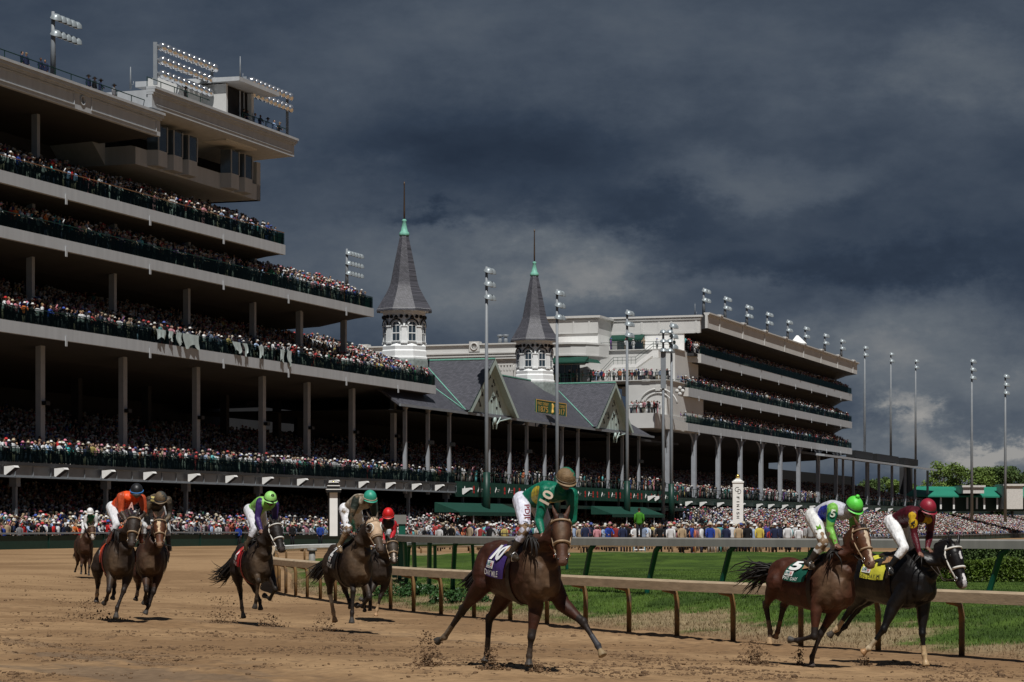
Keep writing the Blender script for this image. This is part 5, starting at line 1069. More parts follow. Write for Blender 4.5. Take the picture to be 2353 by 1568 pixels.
# the man in the green jacket on a stepladder
Y = 140; p = W3(1469, 1271, Y); k = Y/F; hL = (1271-1240)*k
la = empty('stepladder', p, 0, 'small pale blue stepladder under the green-jacketed man', 'ladder')
mb = MB()
for s_ in (-1, 1): mb.tube([(s_*.34, -.1, 0), (s_*.26, .15, hL)], .04, 5); mb.tube([(s_*.34, .55, 0), (s_*.26, .2, hL)], .03, 5)
mb.build('side_rail', mat('ladder_blue', (.30, .45, .52), .4), la); mb = MB()
for t_ in (.25, .55, .97): mb.box(-.3, .3, -.1+.25*t_-.08, -.1+.25*t_+.1, hL*t_-.03, hL*t_+.03)
mb.each('step', M_white, la)
SHIRT.append(('green jacket', (.05, .20, .02), 0)); g_ = solo((p.x, p.y+.12, p.z+hL, math.pi, len(SHIRT)-1, 0, 0, 0, 0, 1.06), 'man in bright green jacket standing on a stepladder, seen from behind', None, 'person')
# blue cloth-clad crouching photographer lying against the fence
p = W3(150, 1257, 190); mb = MB(); mb.ell((0, 0, .45), .3, .25, .42, 10, 7, c=(.03, .16, .5)); mb.tube([(.1, 0, .2), (.7, -.1, .14), (1.3, -.1, .07)], [.2, .15, .08], 7, c=(.03, .18, .5)); mb.tube([(-.15, -.1, .75), (.1, -.35, .62), (.3, -.4, .7)], [.1, .08, .05], 6, c=(.03, .16, .5)); mb.ell((.05, -.05, 1.02), .1, .11, .13, 8, 6, c=(.12, .07, .05))
tag(mb.build('person', M_cloth, loc=p), 'photographer in bright blue rain clothes sitting low against the fence', 'photographer')
# clothes hung over the third balcony rail
for px, w_, rot_ in ((637, 1.6, 0), (662, 1.0, 1), (690, 1.2, 2), (738, 3.1, 3), (935, 1.3, 4), (978, .9, 5), (1037, .9, 6), (1126, .8, 7), (1152, .8, 8)):
    q = px*.5745*1.0 if False else px
ZC = [(640, 775, 1.7, .9), (678, 776, .9, 1.0), (708, 780, 1.1, 1.2), (755, 800, 3.0, 1.3)]
for i, (zx, _, w_, h_) in enumerate(((1110, 0, 1.7, .9), (1178, 0, .8, .9), (1235, 0, .9, 1.2), (1320, 0, 3.0, 1.3), (1640, 0, 1.6, 1.0), (1700, 0, .9, 1.2), (1808, 0, 1.1, 1.2), (1955, 0, .9, 1.3), (2005, 0, .9, 1.5))):
    px = zx*.33; s_ = S(px); mb = MB(); nx_, nz_ = 8, 6; vs = []
    for a in range(nx_+1):
        for b_ in range(nz_+1): u = a/nx_; v = b_/nz_; vs.append((w_*(u-.5)*(1-.2*v)+.1*math.sin(5*v+i), -.12-.12*v+.07*math.sin(u*14+i)*v, -h_*v*(1-.35*math.sin(u*3.1+i)**2)))
    mb.add(vs, [(a*(nz_+1)+b_, (a+1)*(nz_+1)+b_, (a+1)*(nz_+1)+b_+1, a*(nz_+1)+b_+1) for a in range(nx_) for b_ in range(nz_)], smooth=True); c_ = ['leftmost', 'second from left', 'third from left', 'widest', 'fifth from left', 'sixth from left', 'seventh from left', 'eighth from left', 'rightmost'][i]
    o = mb.build('hung_cloth', mat('grey_plastic', (.36, .42, .41), .5, var=.1), loc=L2W(s_, 0, zF4+1.12)); o.rotation_euler = (0, 0, RZ); tag(o, 'pale grey sheet hung over third balcony rail, %s of nine' % c_, 'cloth', 'grey sheets hung on the third balcony rail')
# ---------------- horses and jockeys ----------------
M_coat = mat('horse_coat', (0, 0, 0), .55, attr='col', var=.3, vs=11, bump=.5, bs=14, bd=.02, spec=.22, dark=(.075, .048, .03), dthr=(.58, .78), ds=3.2)
M_coatk = mat('black_coat', (0, 0, 0), .42, attr='col', var=.3, vs=9, bump=.4, bs=12, bd=.02, spec=.32, dark=(.018, .013, .011), dthr=(.68, .8), ds=9)
M_hair = mat('mane_hair', (.012, .010, .009), .55, var=.3, vs=20, spec=.3)
M_silk = mat('racing_silk', (0, 0, 0), .45, attr='col', var=.2, vs=10, bump=1, bs=8, bd=.035, stretch=(1.6, 1.6, .7), spec=.3)
M_silkm = mat('muddy_silk', (0, 0, 0), .55, attr='col', var=.2, vs=8, bump=1, bs=9, bd=.04, spec=.3, dark=(.12, .085, .05), dthr=(.50, .62), ds=4.5)
M_skin = mat('skin', (.22, .11, .075), .55, var=.1)
M_leather = mat('dark_leather', (.03, .02, .014), .5, var=.3, vs=12); M_tack = mat('tan_leather', (.30, .21, .13), .6, var=.3, vs=15)
M_wtack = mat('white_tack', (.62, .60, .55), .5, var=.15, vs=15); M_eye = mat('eye', (.008, .006, .005), .12, spec=.8)
M_metal = mat('bit_metal', (.5, .5, .5), .25, metal=.9)
SECT = [(-.90, 1.26, .10, .07), (-.84, 1.27, .22, .18), (-.72, 1.27, .31, .275), (-.50, 1.245, .345, .305), (-.25, 1.20, .33, .29), (.0, 1.175, .345, .31), (.22, 1.18, .38, .31), (.40, 1.205, .40, .29), (.55, 1.22, .36, .265), (.68, 1.20, .28, .22), (.78, 1.18, .15, .13)]
def sect(f):
    a = np.array(SECT); return [float(np.interp(f, a[:, 0], a[:, k])) for k in (1, 2, 3)]
def seg(mb, pts, rs, n=12):
    mb.tube(pts, rs, n)
    for p, r in zip(pts, rs): mb.ell(p, r*.99, r*.99, r*.99, n, 8)
def loft(mb, secs, n=16, sq=2.0):
    vs = []
    for c, a, b in secs:
        for j in range(n):
            t = 2*math.pi*j/n; ct, st = math.cos(t), math.sin(t); e = 2/sq
            vs.append(c+a*(abs(ct)**e*(1 if ct > 0 else -1))+b*(abs(st)**e*(1 if st > 0 else -1)))
    k = len(secs); fs = [(i*n+j, i*n+(j+1) % n, (i+1)*n+(j+1) % n, (i+1)*n+j) for i in range(k-1) for j in range(n)]+[tuple(range(n))[::-1], tuple(range((k-1)*n, k*n))]
    mb.add(vs, fs)
def paint(me, bones, base, extra=None):
    n = len(me.vertices); co = np.empty(n*3, 'f'); me.vertices.foreach_get('co', co); co = co.reshape(-1, 3); best = np.full(n, 9.0); c = np.tile(np.array(base, 'f'), (n, 1))
    for p0, p1, r, colr in bones:
        p0 = np.array(p0); p1 = np.array(p1); d = p1-p0; t = np.clip(((co-p0)@d)/(d@d+1e-9), 0, 1); ds = np.linalg.norm(co-(p0+t[:, None]*d), axis=1)-r
        m = ds < best; best[m] = ds[m]; c[m] = colr
    if extra: extra(co, c)
    q = np.ones((n, 4), 'f'); q[:, :3] = c; at = me.attributes.new('col', 'FLOAT_COLOR', 'POINT'); at.data.foreach_set('color', q.ravel())
def horse(sp):
    th = R(sp['yaw']); sc_ = sp.get('sc', 1.0); Y0 = sp['Y']; X0 = (sp['px']-CX)*Y0/F; z0 = sp.get('z', None); z0 = tz1(X0, Y0) if z0 is None else z0
    O = Vector((X0, Y0, z0)); hx = Vector((math.sin(th), -math.cos(th), 0)); lx = Vector((math.cos(th), math.sin(th), 0)); uz = Vector((0, 0, 1))
    root = empty('horse', O, 0, sp['label'], 'horse')
    def L_(f, l, z): return (hx*f+lx*l+uz*z)*sc_
    def J(px, py, f, l=0):
        Y = Y0+(hx.y*f+lx.y*l)*sc_; return W3(px, py, Y)-O
    body = sp['body']; leg = sp.get('leg', (.018, .013, .011)); vox = sp.get('vox', .013)
    mb = MB(); bones = []
    pitch = sp.get('pitch', 0)
    secs = [(L_(f, 0, cz_+pitch*f), lx*(hw*sc_), uz*(hh*sc_)) for f, cz_, hh, hw in SECT]; loft(mb, secs, 20, 2.15)
    for i in range(len(secs)-1): bones.append((secs[i][0], secs[i+1][0], .28, body))
    # withers, haunch and breast masses
    mb.ell(L_(.34, 0, 1.50+pitch*.34), hx*(.26*sc_), lx*(.09*sc_), uz*(.12*sc_)); mb.ell(L_(-.55, 0, 1.47-pitch*.5), hx*(.28*sc_), lx*(.17*sc_), uz*(.14*sc_))
    for s in (-1, 1): mb.ell(L_(.66, s*.10, 1.08+pitch*.66), hx*(.12*sc_), lx*(.11*sc_), uz*(.17*sc_))
    def leglimb(pts, hind, side, marks):
        a, b, c, d = pts[0], pts[1], pts[2], pts[3]; f_ = [x for x in (a, b, c, d)]
        k = sc_
        if hind:
            hip = L_(-.55, side*.15, 1.28-pitch*.5); mb.ell(hip, hx*(.24*k), lx*(.14*k), uz*(.30*k)); seg(mb, [hip, (hip+a)*.5, a], [.20*k, .19*k, .135*k]); seg(mb, [a, a*.6+b*.4, a*.25+b*.75, b], [.13*k, .105*k, .062*k, .056*k])
            mb.ell(b+uz*.0, .056*k, .06*k, .075*k); bk = (b-c).normalized(); seg(mb, [b, b*.5+c*.5, c], [.05*k, .037*k, .038*k]); mb.ell(b+uz*.035-hx*.045, .03*k, .03*k, .045*k)
            bones.extend([(hip, a, .18, body), (a, a*.35+b*.65, .1, body), (a*.35+b*.65, b, .06, leg)])
        else:
            sh = L_(.50, side*.15, 1.15+pitch*.5); mb.ell(sh, hx*(.19*k), lx*(.105*k), uz*(.30*k)); seg(mb, [sh, a], [.13*k, .10*k]); seg(mb, [a, a*.65+b*.35, a*.25+b*.75, b], [.098*k, .082*k, .055*k, .052*k])
            mb.ell(b, .054*k, .058*k, .068*k); seg(mb, [b, b*.55+c*.45, c], [.046*k, .034*k, .038*k]); bones.extend([(sh, a, .12, body), (a, a*.4+b*.6, .08, body), (a*.4+b*.6, b, .05, leg)])
        mb.ell(c, .046*k, .048*k, .05*k); dr = (d-c); pn = dr.normalized(); L1 = dr.length
        seg(mb, [c, c+dr*.45, c+dr*.6], [.042*k, .034*k, .038*k]); fw = (hx*.5+Vector((0, 0, -1))*.5) if False else pn
        mb.tube([c+dr*.55, d], [.042*k, .062*k], 12)
        low = marks.get('low', leg); hoof = marks.get('hoof', (.05, .045, .04)); bones.extend([(b, b*.45+c*.55, .04, marks.get('cannon', leg)), (b*.45+c*.55, c, .04, low), (c, c+dr*.5, .036, low), (c+dr*.58, d, .05, hoof)])
    for key, hind, side in (('RF', 0, -1), ('LF', 0, 1), ('RH', 1, -1), ('LH', 1, 1)):
        P = [J(p[0], p[1], p[2], side*.14) for p in sp[key]]
        # keep hoof from sinking
        gz = lambda p: tz1(O.x+p.x, O.y+p.y)-z0
        if P[3].z < gz(P[3])-.01: P[3].z = gz(P[3])-.01
        leglimb(P, hind, side, sp.get('marks', {}).get(key, {}))
    # head
    pl = J(*sp['poll']); mz = J(*sp['muzzle']); a = (mz-pl).normalized(); HL = sp.get('hl', .60)*sc_; mz = pl+a*HL
    hy = R(sp.get('hyaw', sp['yaw'])); hd = Vector((math.sin(hy), -math.cos(hy), 0)); n = (hd-a*hd.dot(a)).normalized(); s = a.cross(n).normalized()
    HS = [(-.06, .065, .065, .075), (.05, .102, .11, .09), (.2, .122, .145, .11), (.32, .118, .150, .115), (.45, .098, .135, .105), (.6, .080, .105, .09), (.75, .068, .085, .075), (.88, .073, .08, .07), (.97, .068, .066, .064), (1.03, .045, .04, .057)]
    def hsec(t):
        q = np.array(HS); return [float(np.interp(t, q[:, 0], q[:, k]))*sc_ for k in (1, 2, 3)]
    def hp(t, ang, e=0.0):
        w_, d_, o_ = hsec(t); return pl+a*(t*HL)-n*o_+n*((d_+e)*math.cos(R(ang)))+s*((w_+e)*math.sin(R(ang)))
    loft(mb, [(pl+a*(t*HL)-n*(o_*sc_), s*(w_*sc_), n*(d_*sc_)) for t, w_, d_, o_ in HS], 18, 2.4)
    for sg in (-1, 1):
        mb.ell(hp(.27, 62*sg, -.02), .032, .032, .032, 8, 6); mb.ell(hp(.9, 50*sg, -.012), .024, .024, .024, 8, 6); mb.ell(hp(.3, 115*sg, -.03), .07*sc_, .07*sc_, .08*sc_, 8, 6)
        e0 = pl+s*(sg*.058*sc_)-n*.03; ed = (-a*.85+s*(sg*.28)+n*.12).normalized(); ea = s; eb = ed.cross(ea).normalized()
        loft(mb, [(e0-ed*.03, s*.03, eb*.026), (e0+ed*.045, s*.036, eb*.022), (e0+ed*.10, s*.028, eb*.016), (e0+ed*.165*sc_, s*.007, eb*.007)], 10)
    hc = sp.get('headc', body)
    bones.append((pl-n*.07, mz-n*.05, .085, hc))
    # neck
    b0 = L_(.44, 0, 1.27+pitch*.44); b2 = pl-n*(.085*sc_)+a*.05; b1 = b0*.45+b2*.55+uz*(.06*sc_)+hx*.02
    sw_ = lx if sp['yaw'] > 20 else Vector((1, 0, 0)); ns = []
    for i, t in enumerate(np.linspace(0, 1, 7)):
        c = b0*(1-t)**2+b1*2*t*(1-t)+b2*t*t; tg = ((b1-b0)*(1-t)+(b2-b1)*t).normalized(); wv = (lx*(1-t)+s*t); wv = (wv-tg*wv.dot(tg)).normalized(); dv = tg.cross(wv).normalized()
        ns.append((c, wv*(float(np.interp(t, (0, .3, .6, 1), (.22, .165, .13, .105)))*sc_), dv*(float(np.interp(t, (0, .3, .6, 1), (.31, .265, .21, .15)))*sc_)))
    loft(mb, ns, 16, 2.2); bones.append((b0, b2, .12, body))
    me = bake(mb, 'body', vox, 5, .5)
    def extra(co, c):
        rel = co-np.array(pl); ta = rel@np.array(a)/HL; na = rel@np.array(n); sa = rel@np.array(s)
        bz = sp.get('blaze')
        if bz:
            for (t0, t1, w0, w1) in bz:
                k = (ta > t0) & (ta < t1) & (na > -.06) & (np.abs(sa+.006*np.sin(ta*40)) < w0+(w1-w0)*np.clip((ta-t0)/(t1-t0), 0, 1)); c[k] = sp.get('blazec', (.42, .33, .25))
        k = (ta > .88) & (ta < 1.2) & (np.abs(sa) < .1) & (np.abs(na) < .2); c[k] = c[k]*.5+np.array(sp.get('muz', (.06, .045, .04)))*.5
        dust = sp.get('dust')
        if dust:
            for p, r in dust:
                P_ = np.array(J(*p)); w_ = np.exp(-(np.linalg.norm((co-P_)*np.array([1, .8, .5]), axis=1)/r)**2)[:, None]; c[:] = c*(1-.75*w_)+np.array((.13, .085, .05))*.75*w_
    paint(me, bones, body, extra); me.materials.append(M_coatk if sp.get('black') else M_coat)
    bo = bpy.data.objects.new('body', me); COL.objects.link(bo); bo.parent = root
    for sg in (-1, 1): q = MB(); q.ell(hp(.27, 66*sg, -.004), .021, .021, .021, 10, 8); q.build('eye', M_eye, root)
    q = MB()
    for sg in (-1, 1): q.ell(hp(.93, 46*sg, .004), s*.012, n*.010, a*.018, 8, 6)
    q.build('nostril', M_eye, root)
    # mane and forelock
    q = MB(); rr = random.Random(sp['px']); ms = sp.get('mane', -1)
    for i in range(70):
        t = rr.uniform(.12, .97); j = t*6; i0 = min(int(j), 5); c0 = ns[i0][0].lerp(ns[i0+1][0], j-i0); dv = ns[i0][2].lerp(ns[i0+1][2], j-i0); dv = dv if dv.z > 0 else -dv
        p = c0+dv*1.0; out = (ns[i0][1].normalized()*ms); ln = rr.uniform(.10, .24)*sc_; w = rr.uniform(-.05, .05)
        q.tube([p-dv.normalized()*.02, p+dv.normalized()*.03+out*.03+hx*w*.3, p+out*ln*.55+dv.normalized()*.0+hx*w-uz*ln*.25, p+out*ln*.75-uz*ln*.8+hx*w*1.5], [.014, .013, .010, .003], 4)
    for i in range(10): w = rr.uniform(-.035, .035); q.tube([pl-a*.02+s*w, pl+a*.05+n*.025+s*w*1.2, pl+a*rr.uniform(.1, .18)+n*.02+s*w*1.6], [.014, .012, .003], 4)
    q.build('mane', M_hair, root)
    # tail
    q = MB(); T = [L_(-.88, 0, 1.38-pitch*.8)]+[J(*p) for p in sp['tail']]; T = [T[0]]+T
    def bez(t):
        j = t*(len(T)-1); i0 = min(int(j), len(T)-2); return T[i0].lerp(T[i0+1], j-i0)
    sp_ = sp.get('tailw', .16)
    for i in range(110):
        off = Vector((rr.gauss(0, 1), rr.gauss(0, 1), rr.gauss(0, 1)))*sp_*.5; e = rr.uniform(.7, 1.05); pts = []
        for t in (0, .15, .35, .55, .75, .9, 1): t_ = t*e; sm = (bez(max(0, min(1, t_-.12)))+bez(min(1, t_))+bez(min(1, t_+.12)))/3; pts.append(sm+off*(t_**.9)*(1+.3*math.sin(i+t*5)))
        q.tube(pts, [.02, .018, .015, .012, .009, .006, .002], 4)
    q.build('tail', M_hair, root)
    # bridle
    bm = {'tan': M_tack, 'white': M_wtack, 'dark': M_leather}[sp.get('tack', 'tan')]; q = MB(); r_ = sp.get('tr', .011)
    rings = [hp(.57, x, .008) for x in range(0, 361, 20)]; q.tube(rings, r_, 6, flat=1); q.tube([hp(.56, x, .01) for x in range(-80, 81, 16)], r_*1.4, 6)
    q.tube([hp(.10, x, .012) for x in range(-105, 106, 15)], r_*1.15, 6); q.tube([hp(.02, x, .012) for x in range(90, 271, 20)], r_, 6)
    for sg in (-1, 1):
        q.tube([hp(.02, 95*sg, .014), hp(.2, 98*sg, .012), hp(.45, 100*sg, .01), hp(.8, 95*sg, .008)], r_, 6); q.tube([hp(.05, 95*sg, .014), hp(.22, 130*sg, .012), hp(.32, 175*sg, .012)], r_*.9, 6)
    br = q.build('bridle', bm, root); q = MB()
    for sg in (-1, 1):
        c = hp(.8, 95*sg, .012); q.tube([c+a*(.032*math.cos(x))+n*(.032*math.sin(x)) for x in np.linspace(0, 6.28, 11)], .006, 5)
    q.build('bit_ring', M_metal, br)
    if sp.get('hood'):
        q = MB(); vs = []; ts = np.linspace(-.05, .52, 8); an = list(range(-120, 121, 15))
        for t in ts:
            for x in an: vs.append(hp(t, x, .014))
        m_ = len(an); q.add(vs, [(i*m_+j, (i+1)*m_+j, (i+1)*m_+j+1, i*m_+j+1) for i in range(len(ts)-1) for j in range(m_-1)], smooth=True); hd_ = q.build('blinker_hood', mat('hood_cloth', (.46, .33, .22), .8, var=.2, vs=10, bump=.3), root)
        for sg in (-1, 1):
            q = MB(); c = hp(.27, 62*sg, .02); e1 = (hp(.27, 62*sg, .1)-c).normalized(); 
            M_ = Matrix.Translation(c) @ e1.to_track_quat('Z', 'Y').to_matrix().to_4x4(); q.lathe([(.058, -.01), (.06, .03), (.05, .045), (.042, .03), (.03, .01)], 12, M=M_); q.build('eye_cup', M_leather, hd_)
            q = MB(); q.tube([hp(.27+.13*math.cos(x), (62+32*math.sin(x))*sg, .018) for x in np.linspace(0, 6.28, 13)], .012, 5); q.build('cup_rim', M_wtack, hd_)
        q = MB(); vs = [hp(.1, -75, .03), hp(.1, -125, .035), hp(.62, -120, .03), hp(.5, -80, .025)]; q.add(vs, [(0, 1, 2, 3)]); q.tube([hp(.05, -85, .03), hp(.3, -100, .035), hp(.62, -115, .03)], .035, 6); q.build('hood_flap', M_wtack, hd_)
    # saddle cloth on both flanks, number and lettering on the near flank
    def surf(f, phi, side=-1, e=.022):
        cz_, hh, hw = sect(f); g = R(phi); ct, st = math.cos(g), math.sin(g); ex = 2/2.15
        return L_(f, 0, cz_+pitch*f)+uz*((hh*sc_+e)*(abs(ct)**ex)*(1 if ct > 0 else -1))+lx*(side*(hw*sc_+e)*abs(st)**ex)
    cl = sp.get('cloth')
    if cl:
        f0, f1 = cl.get('f', (-.26, .24)); ph1 = cl.get('ph', 96); pk = ph1/98
        vs = []; nu, nv = 14, 28
        for i in range(nu+1):
            for j in range(nv+1):
                v = j/nv; ph = -ph1+2*ph1*v; u = i/nu; side = -1 if ph < 0 else 1; wob = .006*math.sin(u*9+v*14); vs.append(surf(f0+(f1-f0)*u-.06*abs(ph)/90, abs(ph), side, .026+wob))
        q = MB(); q.add(vs, [(i*(nv+1)+j, (i+1)*(nv+1)+j, (i+1)*(nv+1)+j+1, i*(nv+1)+j+1) for i in range(nu) for j in range(nv)], smooth=True)
        co = q.build('saddle_cloth', mat('cloth_'+cl['name'], cl['col'], .6, var=.15, vs=5, bump=.3, bs=18), root)
        def on(u0, u1, p0, p1, e=.05): return lambda u, v: surf(f0+(f1-f0)*(u0+(u1-u0)*u)-.06*(p1+(p0-p1)*v)*pk/90, (p1+(p0-p1)*v)*pk, -1, e)
        tm = mat('cloth_text_'+cl['name'], cl['tc'], .6, var=.08)
        if cl.get('num'): text_on(cl['num'], on(*cl.get('nb', (.12, .62, 26, 66))), 'number', tm, co, .04)
        if cl.get('logo', True):
            q = MB(); g_ = on(.05, .42, 68, 83, .04); vs = [g_(i/6, j/4) for i in range(7) for j in range(5)]; q.add(vs, [(i*5+j, i*5+j+1, (i+1)*5+j+1, (i+1)*5+j) for i in range(6) for j in range(4)]); lg = q.build('sponsor_patch', M_white, co)
            text_on('LOEU'[:3], on(.08, .28, 70, 78, .05), 'lettering', mat('teal_print', (.0, .12, .12), .6), lg, .04); text_on('U', on(.30, .38, 70, 79, .05), 'lettering', M_red, lg, .04)
        if cl.get('txt'): text_on(cl['txt'], on(*cl.get('tb', (.04, .80, 86, 95))), 'lettering', mat('cloth_small_'+cl['name'], cl.get('tc2', (.7, .7, .68)), .6), co, .01)
    # saddle and girth
    q = MB(); secs = []
    for f, hh, w_ in ((-.14, .02, .11), (-.09, .04, .14), (0, .03, .14), (.15, .04, .13), (.26, .06, .09)): cz_, h0, hw = sect(f); secs.append((L_(f, 0, cz_+h0+.03+pitch*f), lx*(w_*sc_), uz*(hh+.02)))
    loft(q, secs, 12); sd_ = q.build('saddle', M_leather, root)
    for sg in (-1, 1):
        q = MB(); vs = [surf(f, p, sg, .045) for f in (.08, .15, .22, .28) for p in (18, 28, 38, 50)]; q.add(vs, [(i*4+j, i*4+j+1, (i+1)*4+j+1, (i+1)*4+j) for i in range(3) for j in range(3)]); q.build('saddle_flap', mat('tan_flap', (.34, .19, .09), .5, var=.2) if sg < 0 else M_leather, sd_)
    q = MB(); vs = []
    for p in range(40, 321, 14):
        for f in (.22, .30): side = -1 if p < 180 else 1; pp = p if p < 180 else 360-p; vs.append(surf(f, pp, side, .014))
    m_ = len(vs)//2; q.add(vs, [(2*i, 2*i+1, 2*i+3, 2*i+2) for i in range(m_-1)]); q.build('girth', sp.get('girth', M_leather), sd_)
    if False: q = MB(); q.tube([L_(.55, -.24, 1.35), L_(.74, -.14, 1.12), L_(.84, 0, 1.0), L_(.74, .14, 1.12), L_(.55, .24, 1.35)], .01, 5); q.build('breast_strap', bm, root)
    def solve(px, lat): return ((px-sp['px'])*Y0/F/sc_-lat*math.cos(th))/max(math.sin(th), .08)
    return dict(root=root, solve=solve, J=J, L=L_, O=O, hp=hp, hx=hx, lx=lx, surf=surf, sc=sc_)
def finger_hand(mb, bones, wr, dr, side, skin, grip):
    """palm, four curled fingers of unequal length and a thumb from the side of the palm"""
    dr = dr.normalized(); sd = side.normalized(); nn = dr.cross(sd).normalized()
    if nn.z < 0: nn = -nn
    pc = wr+dr*.045; mb.ell(pc, dr*.048, sd*.040, nn*.020, 10, 7)
    for i, (o, ln) in enumerate(((-.030, .030), (-.010, .036), (.010, .034), (.029, .026))):
        k = pc+dr*.035+sd*o; a = k+dr*ln; b = a-nn*ln*.9; c = b-dr*ln*.7; seg(mb, [k, a, b, c], [.0105, .0100, .0095, .0085], 6)
    t0 = pc-dr*.012-sd*.036; t1 = t0+dr*.025-sd*.014-nn*.012; t2 = t1+dr*.022+sd*.010-nn*.020; seg(mb, [t0, t1, t2], [.012, .011, .009], 6)
    bones.append((wr, pc+dr*.08-nn*.02, .03, skin))
def jockey(sp, H):
    J = H['J']; O = H['O']; root = empty('person', O, 0, sp['label'], 'jockey'); 
    def g(k):
        p = sp[k]; lat = p[3] if len(p) > 3 else 0; f = H['solve'](p[0], lat); leg = k[:2] in ('kn', 'an', 'to'); f = min(max(f, -.35 if leg else p[2]-.05), (.5 if leg else p[2]+.22)); return J(p[0], p[1], f, lat)
    hipc = g('hip'); shR, shL = g('shR'), g('shL'); mb = MB(); bones = []; silk, slv, pant, boot, skin = sp['silk'], sp.get('slv', sp['silk']), sp.get('pant', (.62, .62, .64)), sp.get('boot', (.014, .012, .011)), (.17, .085, .06)
    shm = (shR+shL)*.5; wv = (shL-shR); sw_ = min(max(wv.length/2, .15), .19); wv.normalize(); tg = (shm-hipc).normalized(); dv = tg.cross(wv).normalized(); wv = dv.cross(tg).normalized()
    lw = (H['lx']-tg*H['lx'].dot(tg)).normalized()
    pr = [(-.05, .13, .115), (.08, .160, .13), (.32, .155, .135), (.62, .175, .145), (.86, .185, .135), (1.02, .15, .10), (1.1, .07, .06)]; secs = []
    bow = dv if dv.z > 0 else -dv
    for t, w_, d_ in pr:
        k = min(1, max(0, t)); wq = (lw*(1-k)+wv*k).normalized(); dq = tg.cross(wq).normalized(); secs.append((hipc.lerp(shm, t)+bow*(.055*math.sin(math.pi*k)), wq*w_, dq*d_))
    loft(mb, secs, 16, 2.3)
    for i in range(len(secs)-1): bones.append((secs[i][0], secs[i+1][0], .13, pant if i < 1 else silk))
    if sp.get('band'):
        t0, t1, bc = sp['band']; bones.append((hipc.lerp(shm, t0), hipc.lerp(shm, t1), .148, bc))
    for s_, k in ((shR, 'R'), (shL, 'L')):
        el, ha = g('el'+k), g('ha'+k); s0 = s_; sc1 = sp.get('slv2', slv)
        seg(mb, [s0, s0.lerp(el, .35), s0.lerp(el, .8), el], [.085, .078, .062, .056]); seg(mb, [el, el.lerp(ha, .4), ha], [.058, .056, .036])
        bones.extend([(s0, s0.lerp(el, .5), .08, slv), (s0.lerp(el, .5), el, .06, slv), (el, el.lerp(ha, .9), .05, sc1)])
        side = H['lx'] if k == 'R' else -H['lx']
        finger_hand(mb, bones, ha, (H['hx']*.8+Vector((0, 0, -.45))), side, skin, None)
    for k, sg in (('R', -1), ('L', 1)):
        if 'kn'+k not in sp: continue
        kn, an, to = g('kn'+k), g('an'+k), g('to'+k); hp_ = hipc+H['lx']*(sg*.10)-tg*.02
        seg(mb, [hp_, hp_.lerp(kn, .35), hp_.lerp(kn, .8), kn], [.125, .105, .078, .072]); bt = kn.lerp(an, .32)
        seg(mb, [kn, bt, kn.lerp(an, .65), an], [.070, .064, .050, .042]); seg(mb, [an, an.lerp(to, .5), to], [.045, .042, .034]); hl = an-(to-an).normalized()*.05; mb.ell(hl, .036, .036, .04, 8, 6)
        bones.extend([(hp_, kn, .09, pant), (kn, bt, .066, sp.get('knee', pant)), (bt, an, .048, boot), (an, to, .045, boot), (hl, an, .04, boot)])
    hc = g('head')+Vector((0, 0, .055)); fy = R(sp.get('fyaw', 0)); dn = R(sp.get('down', 35)); fd = Vector((math.sin(fy)*math.cos(dn), -math.cos(fy)*math.cos(dn), -math.sin(dn))); up = Vector((math.sin(fy)*math.sin(dn), -math.cos(fy)*math.sin(dn), math.cos(dn))); rt = fd.cross(up)
    hd = hc-up*.075+fd*.005; mb.ell(hd, rt*.078, fd*.098, up*.125, 14, 12); mb.ell(hd+fd*.095-up*.012, rt*.016, fd*.022, up*.03, 8, 6); mb.ell(hd+fd*.06-up*.075, rt*.05, fd*.04, up*.035, 8, 6)
    mb.ell(hd+fd*.088-up*.048, rt*.026, fd*.010, up*.006, 8, 5); mb.ell(hd+fd*.088-up*.060, rt*.022, fd*.010, up*.007, 8, 5)
    for sg in (-1, 1): mb.ell(hd+rt*(sg*.078)-up*.01, rt*.012, fd*.022, up*.034, 8, 6)
    seg(mb, [shm+bow*.03, hd-up*.04-fd*.03], [.068, .06]); bones.extend([(hd, hd+fd*.05-up*.05, .07, skin), (shm.lerp(hd, .45), hd, .05, skin), (shm, shm.lerp(hd, .4), .075, silk)])
    me = bake(mb, 'body', sp.get('vox', .0095), 3, .5)
    def extra(co, c):
        if sp.get('mudleg') is not None:
            kn = np.array(g('knR')); w_ = np.linalg.norm(co-kn, axis=1)+.05*np.sin(co[:, 2]*60)+.04*np.sin(co[:, 0]*73); c[w_ < sp['mudleg']] = (.20, .13, .075)
        for (kk, r, colr, off) in sp.get('patches', []):
            P_ = np.array(g(kk)+Vector(off)); c[np.linalg.norm(co-P_, axis=1) < r] = colr
    paint(me, bones, silk, extra); me.materials.append(M_silkm if sp.get('muddy') else M_silk); bo = bpy.data.objects.new('body', me); COL.objects.link(bo); bo.parent = root
    q = MB(); M_ = Matrix.Translation(hc-up*.045) @ Matrix((( *rt, ), ( *fd, ), ( *up, ))).transposed().to_4x4()
    r_ = sp.get('hr', .128); prof = [(r_*1.0, -.035), (r_*1.01, .0)]+[(r_*math.cos(x), r_*1.02*math.sin(x)) for x in np.linspace(.1, 1.5, 8)]; q.lathe(prof, 20, M=M_ @ Matrix.Diagonal((.93, 1.08, 1, 1)))
